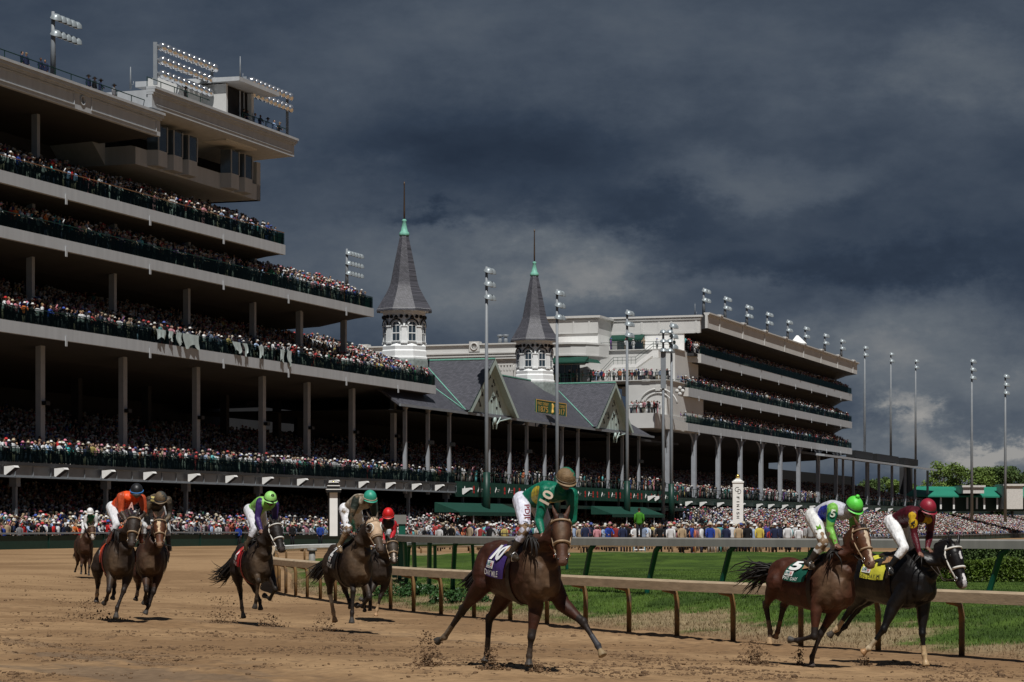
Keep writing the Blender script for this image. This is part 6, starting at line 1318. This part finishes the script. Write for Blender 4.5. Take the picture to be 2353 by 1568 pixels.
    if 'hmud' in sp:
        rh = random.Random(3); Mi = M_.inverted()
        for i_, f_ in enumerate(q.f):
            c_ = sum((Mi @ Vector(q.v[k_]) for k_ in f_), Vector())/len(f_); q.c[i_] = sp['hmud'] if c_.y*.8+c_.x*.7+rh.uniform(-.02, .02) > .0 else sp['hc']
        hm = mat('helmet_'+sp['hn'], (0, 0, 0), .6, attr='col', var=.25, vs=14, bump=.5, bs=50)
    else: hm = mat('helmet_'+sp['hn'], sp['hc'], .42, var=.15, vs=12, bump=.2, bs=60, spec=.4)
    he = q.build('helmet', hm, root)
    if 'hmud' in sp: hm = mat('helmet_peak_'+sp['hn'], sp['hmud'], .6, var=.2)
    q = MB(); vs = []
    for i, x in enumerate(np.linspace(-1.15, 1.15, 11)):
        for e_, dz_ in ((1.0, 0), (1.22, -.018), (1.0, -.012)): vs.append(M_ @ Vector((r_*.93*e_*math.sin(x), r_*1.08*(1+(e_-1)*1.3*max(0, math.cos(x)))*math.cos(x), -.02+dz_)))
    q.add(vs, [(i*3+j, (i+1)*3+j, (i+1)*3+(j+1) % 3, i*3+(j+1) % 3) for i in range(10) for j in range(3)]); q.build('peak', hm, he)
    q = MB(); q.tube([M_ @ Vector((r_*.95*math.cos(x), r_*1.1*math.sin(x), -.012)) for x in np.linspace(0, 6.283, 21)], .011, 5); q.build('helmet_band', mat('band_'+sp['hn'], sp.get('hband', (.01, .01, .012)), .5), he)
    if sp.get('pom'): q = MB(); q.ell(M_ @ Vector((0, -.01, r_*1.12)), .032, .032, .032, 10, 8); q.build('pompom', hm, he)
    q = MB(); vs = []
    for i, x in enumerate(np.linspace(-1.2, 1.2, 11)):
        for z_ in (-.045, -.09): vs.append(M_ @ Vector((.086*math.sin(x), .115*math.cos(x)+.004, z_)))
    q.add(vs, [(i*2, i*2+2, i*2+3, i*2+1) for i in range(10)]); q.build('goggles', mat('goggle_lens', (.015, .015, .018), .1, spec=.8), root)
    # stirrups belong to the tack
    for k, sg in (('R', -1), ('L', 1)):
        if 'kn'+k not in sp: continue
        to = g('to'+k).lerp(g('an'+k), .35); q = MB(); tp = H['surf'](.12, 28, sg, .05); q.tube([to+Vector((0, 0, .06)), to.lerp(tp, .5), tp], .009, 5); q.tube([to+H['lx']*.05-Vector((0, 0, .045)), to-H['lx']*.05-Vector((0, 0, .045)), to-H['lx']*.04+Vector((0, 0, .03)), to+Vector((0, 0, .07)), to+H['lx']*.04+Vector((0, 0, .03)), to+H['lx']*.05-Vector((0, 0, .045))], .007, 5); q.build('stirrup', M_metal, H['root'])
    for sg, k in ((-1, 'R'), (1, 'L')):
        q = MB(); b_ = H['hp'](.8, 97*sg, .03); h_ = g('ha'+k)+H['hx']*.06-Vector((0, 0, .03)); m_ = (b_+h_)*.5-Vector((0, 0, sp.get('sag', .07))); q.tube([b_, b_.lerp(m_, .5)-Vector((0, 0, .02)), m_, m_.lerp(h_, .5)-Vector((0, 0, .015)), h_], .008, 5); q.build('rein', sp.get('rein', M_leather), H['root'])
    if sp.get('armtxt'):
        for (txt, kk, dpx, dpy, hh, ww, colr, rot, on_) in sp['armtxt']:
            f_ = H['solve'](kk[0], kk[3]); p = J(kk[0], kk[1], min(max(f_, kk[2]-.05), kk[2]+.22), kk[3]); v_ = Vector((0, -1, 0)); w_, h_ = ww, hh; cr_, sr_ = math.cos(R(rot)), math.sin(R(rot))
            base = p+v_*on_
            def fn(u, v): a_ = (u-.5)*w_; b__ = (v-.5)*h_; return base+Vector((a_*cr_-b__*sr_, .012*(abs(a_)/max(w_, .01))*2+.0, a_*sr_+b__*cr_))
            text_on(txt, fn, 'number', mat('txt_'+txt+str(colr[0]), colr, .6), root, .03)
    if sp.get('whip'):
        a_, b_ = sp['whip']; q = MB(); p0 = J(*a_); p1 = J(*b_); q.tube([Vector((0, 0, 0)), (p1-p0)*.5-Vector((0, 0, .01)), p1-p0], [.011, .008, .005], 6); q.ell((0, 0, 0), .014, .014, .014, 6, 5); o = q.build('whip', M_black, loc=O+p0); tag(o, 'thin black riding whip held by '+sp['who'], 'whip')
    return root
BAY = (.036, .0115, .006); DBAY = (.032, .017, .011); BLK = (.0045, .0038, .004); TANL = (.40, .27, .15); YR = (.45, .36, .04)
RED = (.42, .02, .015)
# --- bay horse with the purple cloth (nearest) ---
G = dict(px=1195, Y=31, yaw=27, sc=1.04, label='muddy bay racehorse with purple number 10 cloth, nearest and facing the camera', body=BAY, hyaw=3, headc=(.062, .026, .014), blazec=(.17, .10, .06), muz=(.14, .08, .06),
 RF=[(1232, 1392, .45), (1221, 1464, .52), (1216, 1508, .5), (1215, 1531, .54)], LF=[(1292, 1388, .55), (1341, 1431, .8), (1374, 1484, .95), (1386, 1508, 1.02)],
 RH=[(1112, 1340, -.42), (1062, 1404, -.85), (1022, 1464, -1.12), (1003, 1475, -1.22)], LH=[(1165, 1362, -.35), (1124, 1424, -.72), (1119, 1502, -.66), (1114, 1523, -.6)],
 marks={'RH': {'low': (.13, .10, .07), 'hoof': (.04, .035, .03)}, 'LF': {'low': (.04, .04, .045), 'hoof': (.25, .18, .10)}, 'LH': {'low': (.10, .075, .05)}, 'RF': {'low': (.05, .035, .025)}},
 poll=(1290, 1186, 1.05), muzzle=(1293, 1278, 1.28), hl=.60, tail=[(1090, 1320, -.95), (1076, 1340, -1.0), (1066, 1348, -1.05)], tailw=.09, tack='tan', tr=.012, mane=-1,
 dust=[((1238, 1320, .7), .16), ((1262, 1365, .75), .12), ((1228, 1290, .62), .13), ((1290, 1215, 1.2), .07)],
 cloth=dict(name='purple', col=(.045, .022, .13), tc=(.7, .7, .7), num='10', nb=(.10, .80, 24, 66), txt='DAY MILE', tb=(.02, .80, 86, 95)))
h = horse(G)
jockey(dict(label='jockey in green and yellow silks with muddy cap on the nearest bay horse', who='the green-silked jockey', hip=(1217, 1150, -.12), shR=(1254, 1128, .32, -.16), shL=(1314, 1136, .42, .17), elR=(1238, 1196, .30, -.24), haR=(1246, 1226, .55, -.08),
 elL=(1316, 1196, .45, .24), haL=(1266, 1228, .6, .08), knR=(1207, 1216, .18, -.30), anR=(1172, 1276, -.12, -.34), toR=(1189, 1284, .04, -.36), knL=(1262, 1222, .2, .30), anL=(1250, 1276, -.05, .34), toL=(1262, 1284, .1, .36),
 head=(1302, 1100, .62), fyaw=18, down=30, silk=(.004, .125, .072), pant=(.58, .58, .66), boot=(.035, .026, .017), band=(.52, .60, YR), mudleg=.085, hn='mudgreen', hc=(.012, .13, .075), hmud=(.17, .11, .055), hband=(.10, .07, .04), rein=mat('orange_rein', (.35, .10, .05), .6),
 patches=[('shR', .06, YR, (.16, -.12, -.27)), ('shR', .05, YR, (.04, -.10, .08))],
 armtxt=[('10', (1256, 1143, .34, -.16), 0, 0, .14, .17, (.55, .45, .35), 62, .115), ('PDJF', (1210, 1178, .3, -.2), 0, 0, .085, .20, (.22, .02, .04), -86, .15)],
 whip=((1246, 1227, .55, -.1), (1133, 1225, .5, -.5)), sag=.12), h)
# --- bay horse with the green cloth ---
Hh = dict(px=1868, Y=35, yaw=33, sc=1.0, label='bay racehorse with green number 5 cloth and white blaze, galloping at right', body=(.048, .0145, .007), hyaw=30, headc=(.085, .034, .016), blaze=[(.08, .35, .03, .035), (.35, .9, .028, .02)], blazec=(.46, .36, .26), muz=(.2, .12, .08),
 RF=[(1877, 1386, .42), (1871, 1462, .5), (1834, 1472, .28), (1812, 1470, .18)], LF=[(1922, 1396, .5), (1886, 1456, .45), (1866, 1510, .4), (1865, 1533, .42)],
 RH=[(1782, 1345, -.48), (1760, 1392, -.85), (1770, 1452, -.85), (1767, 1481, -.85)], LH=[(1820, 1360, -.35), (1800, 1395, -.62), (1787, 1452, -.72), (1781, 1466, -.78)],
 marks={'RH': {'low': (.10, .07, .05), 'hoof': TANL}, 'LH': {'low': (.1, .05, .03), 'hoof': (.2, .12, .07)}, 'RF': {'hoof': (.06, .055, .05)}, 'LF': {'hoof': (.05, .04, .035)}},
 poll=(1982, 1208, 1.0), muzzle=(2006, 1297, 1.25), hl=.62, tail=[(1752, 1308, -1.0), (1728, 1326, -1.1), (1709, 1338, -1.2)], tailw=.22, tack='tan', tr=.010,
 dust=[((1900, 1350, .7), .14), ((1930, 1330, .75), .12), ((1880, 1290, .5), .1)],
 cloth=dict(name='green', ph=80, col=(.006, .075, .05), tc=(.72, .72, .70), num='5', nb=(.12, .66, 26, 66), txt='PAT DAY', tb=(.04, .74, 86, 95)))
h = horse(Hh)
jockey(dict(label='jockey in lime and blue silks with bright green pompom cap', who='the lime-capped jockey', hip=(1882, 1186, -.10), shR=(1914, 1172, .32, -.16), shL=(1962, 1180, .42, .17), elR=(1906, 1214, .30, -.24), haR=(1920, 1250, .55, -.08),
 elL=(1962, 1222, .45, .24), haL=(1944, 1250, .6, .06), knR=(1893, 1247, .2, -.30), anR=(1856, 1296, -.15, -.33), toR=(1869, 1304, .0, -.35), knL=(1920, 1252, .2, .3), anL=(1905, 1300, -.05, .33), toL=(1915, 1306, .1, .34),
 head=(1966, 1164, .62), fyaw=25, down=38, silk=(.50, .50, .56), slv=(.17, .42, .07), pant=(.62, .62, .60), boot=(.03, .022, .016), band=(.42, .60, (.02, .03, .26)), mudleg=.12, hn='lime', hc=(.10, .58, .06), hband=(.01, .012, .01), pom=True, rein=M_leather,
 patches=[('shR', .085, (.008, .15, .075), (-.01, -.06, -.10)), ('shR', .06, (.02, .03, .24), (-.13, 0, .04))],
 armtxt=[('5', (1912, 1180, .32, -.16), 0, 0, .11, .075, (.55, .6, .5), -10, .105), ('M', (1879, 1212, .05, -.28), 0, 0, .07, .07, (.2, .5, .05), 20, .12)], sag=.05), h)
# --- black horse with the yellow cloth ---
I = dict(px=2048, Y=36.2, yaw=34, sc=1.06, z=-.27, black=True, label='shiny black racehorse with yellow cloth and white bridle, rightmost', body=BLK, leg=BLK, hyaw=33, headc=(.006, .0045, .0045), blaze=[(.20, .38, .016, .022), (.72, 1.06, .022, .045)], blazec=(.62, .60, .60), muz=(.05, .04, .04),
 RF=[(2052, 1394, .45), (2031, 1446, .5), (1997, 1490, .42), (1981, 1501, .38)], LF=[(2121, 1400, .55), (2119, 1456, .62), (2124, 1505, .62), (2128, 1531, .66)],
 RH=[(1992, 1358, -.45), (1953, 1402, -.9), (1924, 1445, -1.05), (1904, 1462, -1.12)], LH=[(2010, 1362, -.4), (1970, 1400, -.8), (1942, 1440, -.98), (1920, 1457, -1.05)],
 marks={'RF': {'low': (.45, .36, .24), 'hoof': (.30, .17, .08)}, 'LF': {'low': (.45, .32, .18), 'hoof': (.38, .26, .14)}, 'RH': {'low': (.42, .30, .18), 'hoof': (.06, .05, .04)}},
 poll=(2197, 1249, 1.12), muzzle=(2219, 1345, 1.35), hl=.62, tail=[(1960, 1300, -1.0), (1950, 1340, -1.1)], tailw=.12, tack='white', tr=.013,
 cloth=dict(name='yellow', ph=86, col=(.55, .52, .05), tc=(.02, .02, .02), num='4', nb=(.35, .85, 22, 60), txt='PAT DAY MI', tc2=(.05, .05, .02), tb=(.02, .92, 86, 95)))
h = horse(I)
jockey(dict(label='jockey in maroon silks with yellow sashes riding the black horse', who='maroon', hip=(2062, 1200, -.12), shR=(2098, 1184, .32, -.16), shL=(2138, 1188, .42, .17), elR=(2100, 1228, .30, -.22), haR=(2112, 1270, .55, -.08),
 elL=(2137, 1225, .45, .22), haL=(2131, 1260, .6, .06), knR=(2078, 1260, .2, -.30), anR=(2042, 1306, -.15, -.33), toR=(2050, 1318, .0, -.35), knL=(2100, 1268, .2, .3), anL=(2088, 1312, -.05, .33), toL=(2098, 1318, .1, .34),
 head=(2134, 1168, .60), fyaw=22, down=28, silk=(.055, .004, .008), slv=(.07, .005, .010), pant=(.72, .72, .72), boot=(.01, .01, .01), hn='maroon', hc=(.24, .015, .03), hband=(.01, .01, .01), rein=M_leather,
 patches=[('shR', .075, (.60, .38, .02), (-.015, -.06, -.12)), ('shR', .06, (.60, .38, .02), (-.02, -.05, -.01)), ('shL', .06, (.60, .38, .02), (-.05, -.08, -.05)), ('shL', .05, (.60, .38, .02), (-.09, -.08, -.11))],
 armtxt=[('4', (2096, 1203, .32, -.16), 0, 0, .10, .075, (.015, .012, .012), -8, .09)], sag=.2), h)
# --- dark horse with the red number one cloth ---
D_ = dict(px=584, Y=47, yaw=17, sc=1.02, label='dark mud-spattered racehorse with red number 1 cloth and flying tail', body=(.014, .009, .007), leg=(.02, .016, .013), hyaw=25, headc=(.014, .011, .010), tack='white', tr=.012, vox=.016,
 RF=[(586, 1310, .5), (594, 1335, .85), (589, 1377, .75), (585, 1399, .7)], LF=[(620, 1316, .5), (633, 1354, .8), (620, 1376, .55), (606, 1368, .4)],
 RH=[(543, 1312, -.45), (552, 1358, -.8), (556, 1397, -.68), (560, 1421, -.62)], LH=[(570, 1318, -.35), (586, 1355, -.6), (597, 1381, -.4), (599, 1402, -.35)],
 poll=(634, 1199, 1.05), muzzle=(649, 1262, 1.28), hl=.6, tail=[(527, 1300, -1.0), (515, 1330, -1.1), (490, 1322, -1.25)], tailw=.2, dust=[((597, 1290, .7), .14), ((590, 1345, .8), .1)],
 cloth=dict(name='red', col=(.42, .01, .015), tc=(.75, .75, .75), num='1', nb=(.2, .5, 20, 66), txt='PAT DAY'), marks={'RH': {'low': (.17, .14, .11), 'hoof': (.12, .12, .11)}}, girth=mat('red_girth', (.3, .03, .03), .6))
h = horse(D_)
jockey(dict(label='jockey in lime vest and purple sleeves with lime lettered cap', who='the lime and purple jockey', hip=(586, 1172, -.10), shR=(598, 1156, .32, -.16), shL=(632, 1160, .40, .17), elR=(591, 1190, .32, -.24), haR=(600, 1218, .55, -.08),
 elL=(632, 1190, .42, .22), haL=(616, 1216, .6, .06), knR=(586, 1217, .2, -.30), anR=(565, 1254, -.12, -.33), toR=(566, 1264, .0, -.35), knL=(612, 1224, .2, .3), anL=(606, 1256, -.05, .33), toL=(612, 1262, .1, .34),
 head=(622, 1146, .58), fyaw=22, down=25, silk=(.23, .52, .10), slv=(.035, .018, .10), pant=(.55, .55, .58), boot=(.05, .035, .02), hn='limelight', hc=(.28, .60, .16), hband=(.01, .012, .01), rein=M_wtack, vox=.011,
 armtxt=[('e', (628, 1139, .62, .0), 0, 0, .06, .065, (.01, .01, .01), 0, .145)], whip=((602, 1220, .55, -.08), (533, 1216, .4, -.4)), sag=.06), h)
# --- dark horse with the blinker hood ---
E_ = dict(px=804, Y=44.7, yaw=19, sc=1.05, label='dark brown racehorse wearing a tan blinker hood and black cloth', body=(.022, .0135, .009), leg=(.018, .014, .012), hyaw=28, headc=(.07, .05, .035), tack='tan', tr=.012, hood=True, vox=.016,
 RF=[(804, 1312, .5), (812, 1358, .62), (809, 1408, .62), (808, 1433, .64)], LF=[(842, 1328, .5), (849, 1372, .8), (833, 1393, .6), (819, 1391, .42)],
 RH=[(758, 1310, -.45), (758, 1362, -.85), (766, 1407, -.72), (770, 1430, -.66)], LH=[(785, 1318, -.35), (793, 1356, -.6), (803, 1383, -.5), (806, 1398, -.45)],
 poll=(860, 1192, 1.05), muzzle=(876, 1256, 1.3), hl=.62, tail=[(742, 1300, -1.0), (730, 1322, -1.1), (718, 1330, -1.2)], tailw=.16, dust=[((820, 1290, .7), .16), ((838, 1320, .75), .12)],
 cloth=dict(name='black', col=(.012, .012, .014), tc=(.7, .7, .7), num='2', nb=(.12, .6, 26, 66), txt='PAT DAY'), marks={'RH': {'low': TANL, 'cannon': (.5, .42, .3), 'hoof': (.42, .25, .12)}})
h = horse(E_)
jockey(dict(label='jockey in white silks with green sleeves and teal cap', who='teal', hip=(806, 1170, -.10), shR=(820, 1148, .32, -.16), shL=(858, 1156, .40, .17), elR=(806, 1188, .32, -.24), haR=(815, 1222, .55, -.08),
 elL=(862, 1190, .42, .22), haL=(846, 1222, .6, .06), knR=(800, 1216, .2, -.30), anR=(779, 1256, -.12, -.33), toR=(783, 1267, .0, -.35), knL=(832, 1224, .2, .3), anL=(824, 1258, -.05, .33), toL=(830, 1264, .1, .34),
 head=(851, 1144, .58), fyaw=20, down=25, silk=(.42, .36, .28), slv=(.02, .028, .022), slv2=(.008, .12, .07), pant=(.66, .66, .68), boot=(.20, .14, .08), knee=(.3, .2, .12), muddy=True, hn='teal', hc=(.03, .28, .19), hband=(.35, .28, .2), rein=mat('orange_rein', (.35, .10, .05), .6), vox=.011, mudleg=.07, sag=.04), h)
# --- small dark horse behind, red cap ---
F_ = dict(px=864, Y=53, yaw=14, sc=.98, label='dark muddy racehorse half hidden behind the hooded one', body=(.026, .018, .013), hyaw=12, headc=(.05, .04, .03), blaze=[(.5, 1.0, .018, .022)], blazec=(.45, .38, .32), tack='tan', tr=.012, vox=.018,
 RF=[(862, 1338, .5), (846, 1372, .8), (836, 1382, .55), (828, 1376, .4)], LF=[(886, 1340, .5), (874, 1372, .55), (866, 1402, .55), (863, 1416, .56)],
 RH=[(838, 1330, -.45), (838, 1366, -.8), (838, 1394, -.75), (838, 1406, -.7)], LH=[(850, 1334, -.4), (850, 1368, -.7), (850, 1392, -.6), (850, 1404, -.55)],
 poll=(903, 1240, 1.0), muzzle=(906, 1290, 1.25), hl=.55, tail=[(835, 1310, -1.0), (832, 1335, -1.05)], tailw=.1, marks={'LF': {'low': (.35, .24, .14), 'hoof': (.35, .22, .12)}})
h = horse(F_)
jockey(dict(label='jockey with bright red cap and red sleeves behind the teal cap', who='red', hip=(872, 1214, -.10), shR=(880, 1202, .32, -.14), shL=(904, 1204, .40, .16), elR=(876, 1222, .32, -.2), haR=(882, 1242, .55, -.08),
 elL=(905, 1222, .42, .2), haL=(898, 1240, .6, .06), knR=(866, 1244, .2, -.28), anR=(856, 1274, -.12, -.3), toR=(858, 1282, .0, -.32), head=(892, 1182, .58), fyaw=0, down=30, silk=(.02, .016, .018), slv=(.40, .012, .02), pant=(.5, .5, .52), hn='red', hc=(.55, .012, .012), hband=(.3, .01, .01), vox=.012, sag=.05), h)
# --- orange-jacketed pair ---
B_ = dict(px=270, Y=46, yaw=14, sc=1.02, label='dark brown racehorse with orange cloth, foremost of the left pair', body=(.020, .0125, .009), hyaw=-4, headc=(.03, .021, .016), tack='tan', tr=.012, vox=.016,
 RF=[(256, 1314, .5), (250, 1358, .78), (245, 1377, .65), (238, 1388, .58)], LF=[(293, 1326, .5), (284, 1358, .6), (269, 1397, .68), (266, 1421, .7)],
 RH=[(224, 1304, -.48), (225, 1340, -.85), (223, 1366, -.78), (221, 1385, -.75)], LH=[(255, 1315, -.4), (262, 1345, -.6), (262, 1362, -.5), (258, 1378, -.45)],
 poll=(306, 1184, 1.0), muzzle=(301, 1242, 1.22), hl=.6, tail=[(228, 1290, -.95), (226, 1320, -1.0)], tailw=.1, dust=[((262, 1300, .7), .14)],
 cloth=dict(name='orange', col=(.55, .06, .015), tc=(.02, .02, .02), num=None, txt=None), marks={'RH': {'low': TANL, 'hoof': (.05, .04, .035)}}, girth=mat('red_girth', (.3, .03, .03), .6))
h = horse(B_)
jockey(dict(label='jockey in bright orange jacket and black cap, third rider from left', who='the orange-jacketed jockey', hip=(271, 1166, -.12), shR=(278, 1142, .30, -.17), shL=(326, 1146, .36, .19), elR=(278, 1176, .32, -.24), haR=(290, 1196, .5, -.08),
 elL=(332, 1176, .36, .24), haL=(314, 1200, .55, .08), knR=(268, 1206, .2, -.28), anR=(252, 1238, -.1, -.32), toR=(248, 1247, .0, -.34), knL=(322, 1212, .2, .3), anL=(324, 1240, 0, .33), toL=(326, 1246, .1, .34),
 head=(314, 1128, .58), fyaw=8, down=22, silk=(.75, .075, .012), slv=(.40, .06, .02), slv2=(.05, .035, .025), pant=(.6, .6, .62), boot=(.10, .03, .02), hn='black', hc=(.014, .014, .015), hband=(.05, .2, .5), rein=M_tack, vox=.011,
 armtxt=[('A', (304, 1163, .5, 0), 0, 0, .14, .11, (.62, .35, .3), -8, .12)], whip=((286, 1197, .55, -.1), (225, 1209, .4, -.5)), sag=.05), h)
C_ = dict(px=348, Y=48, yaw=6, sc=1.02, label='bay racehorse with broad pale blaze, right of the orange-clothed horse', body=(.034, .014, .008), hyaw=2, headc=(.09, .034, .016), blaze=[(.06, .3, .03, .035), (.3, .6, .022, .02)], blazec=(.50, .36, .22), muz=(.30, .19, .12), tack='tan', tr=.012, vox=.016,
 RF=[(335, 1320, .5), (336, 1356, .8), (334, 1374, .62), (330, 1388, .55)], LF=[(363, 1322, .5), (353, 1360, .6), (342, 1391, .62), (333, 1412, .64)],
 RH=[(318, 1318, -.45), (318, 1346, -.8), (315, 1367, -.7), (311, 1380, -.65)], LH=[(345, 1318, -.4), (345, 1346, -.7), (343, 1370, -.6), (340, 1385, -.55)],
 poll=(365, 1190, 1.0), muzzle=(366, 1242, 1.24), hl=.6, tail=[(346, 1290, -.95), (346, 1320, -1.0)], tailw=.08, dust=[((345, 1300, .7), .14)],
 cloth=dict(name='black', col=(.012, .012, .014), tc=(.7, .7, .7), num=None, logo=False), marks={'RH': {'low': (.3, .22, .15)}})
h = horse(C_)
jockey(dict(label='jockey in black and gold muddy silks behind orange rider', who='black', hip=(354, 1166, -.12), shR=(344, 1150, .30, -.17), shL=(386, 1150, .34, .18), elR=(335, 1182, .32, -.24), haR=(343, 1208, .5, -.10),
 elL=(390, 1182, .36, .24), haL=(378, 1208, .55, .10), knR=(333, 1208, .2, -.30), anR=(328, 1248, -.1, -.33), toR=(330, 1258, .0, -.34), knL=(384, 1214, .2, .3), anL=(388, 1254, 0, .33), toL=(390, 1264, .1, .34),
 head=(369, 1146, .58), fyaw=2, down=32, silk=(.018, .015, .012), slv=(.02, .016, .012), slv2=(.012, .012, .012), pant=(.5, .5, .5), boot=(.05, .035, .025), hn='mudblack', hc=(.05, .05, .045), hmud=(.13, .09, .05), rein=M_tack, vox=.011, muddy=True,
 armtxt=[('II', (354, 1147, .4, -.1), 0, 0, .09, .10, (.55, .45, .15), 80, .125)], sag=.05), h)
# --- farthest horse ---
A_ = dict(px=194, Y=88, yaw=14, sc=1.0, label='small farthest brown racehorse at left edge of the field', body=(.045, .021, .012), hyaw=10, headc=(.07, .035, .022), blaze=[(.55, 1.05, .04, .06)], blazec=(.4, .36, .32), tack='tan', tr=.014, vox=.024,
 RF=[(190, 1284, .5), (187, 1301, .6), (187, 1313, .6), (186, 1320, .62)], LF=[(207, 1284, .5), (205, 1303, .6), (204, 1315, .62), (204, 1323, .64)],
 RH=[(180, 1278, -.5), (178, 1296, -.85), (174, 1308, -.95), (172, 1315, -1.0)], LH=[(195, 1282, -.4), (196, 1300, -.7), (197, 1313, -.65), (197, 1320, -.6)],
 poll=(210, 1207, 1.0), muzzle=(213, 1238, 1.2), hl=.56, tail=[(176, 1270, -.95), (172, 1285, -1.0)], tailw=.1)
h = horse(A_)
jockey(dict(label='jockey in green silks with white cap, farthest at the left', who='far', hip=(200, 1205, -.10), shR=(198, 1188, .32, -.16), shL=(220, 1188, .36, .17), elR=(195, 1204, .32, -.24), haR=(201, 1216, .5, -.08),
 elL=(222, 1204, .36, .22), haL=(214, 1216, .55, .06), knR=(192, 1216, .2, -.30), anR=(186, 1236, -.1, -.33), toR=(187, 1241, .0, -.34), head=(207, 1176, .58), fyaw=5, down=22, silk=(.008, .10, .045), slv=(.5, .5, .5), pant=(.65, .65, .65), boot=(.2, .15, .1), hn='white', hc=(.7, .7, .7), hband=(.5, .5, .5), vox=.014, sag=.04), h)
# ---- dirt thrown up by the hooves ----
def splash(px, py, Y, n, w, hgt, label):
    c = W3(px, py, Y); c.z = tz1(c.x, c.y); p = np.zeros((n, 3)); r = rng.random(n); ang = rng.normal(0, .5, n)
    p[:, 0] = c.x+rng.normal(0, w*.4, n)*(1-.5*r); p[:, 1] = c.y+rng.normal(0, .15, n); p[:, 2] = c.z+hgt*r**2.2+.01; s = rng.gamma(2, .0045, n)+.004; s *= (1-.4*r)
    blobs('dirt_spray', p, np.clip(s, .004, .035), M_clod, label, 'dirt', zs=.9)
splash(983, 1508, 31.5, 420, .28, .45, 'spray of dark dirt behind the nearest horse'); splash(1130, 1525, 30.8, 260, .22, .3, 'dirt kicked up at the nearest horse hind hoof'); splash(1235, 1530, 30.4, 140, .22, .1, 'dirt clods around the planted front hoof')
splash(1733, 1505, 35.2, 520, .35, .35, 'spray of dirt behind the bay number 5 horse'); splash(1838, 1500, 35.4, 160, .12, .3, 'small dirt spray under the bay number 5 horse'); splash(1985, 1512, 36, 160, .2, .15, 'dirt kicked up by the black horse')
splash(510, 1412, 47.5, 300, .6, .5, 'dirt flying behind the number 1 horse'); splash(620, 1405, 46.5, 200, .5, .25, 'dirt flying under number 1 horse'); splash(745, 1430, 45, 200, .5, .35, 'dirt flying behind the hooded horse'); splash(200, 1400, 47, 400, .9, .4, 'dirt flying behind the left pair')
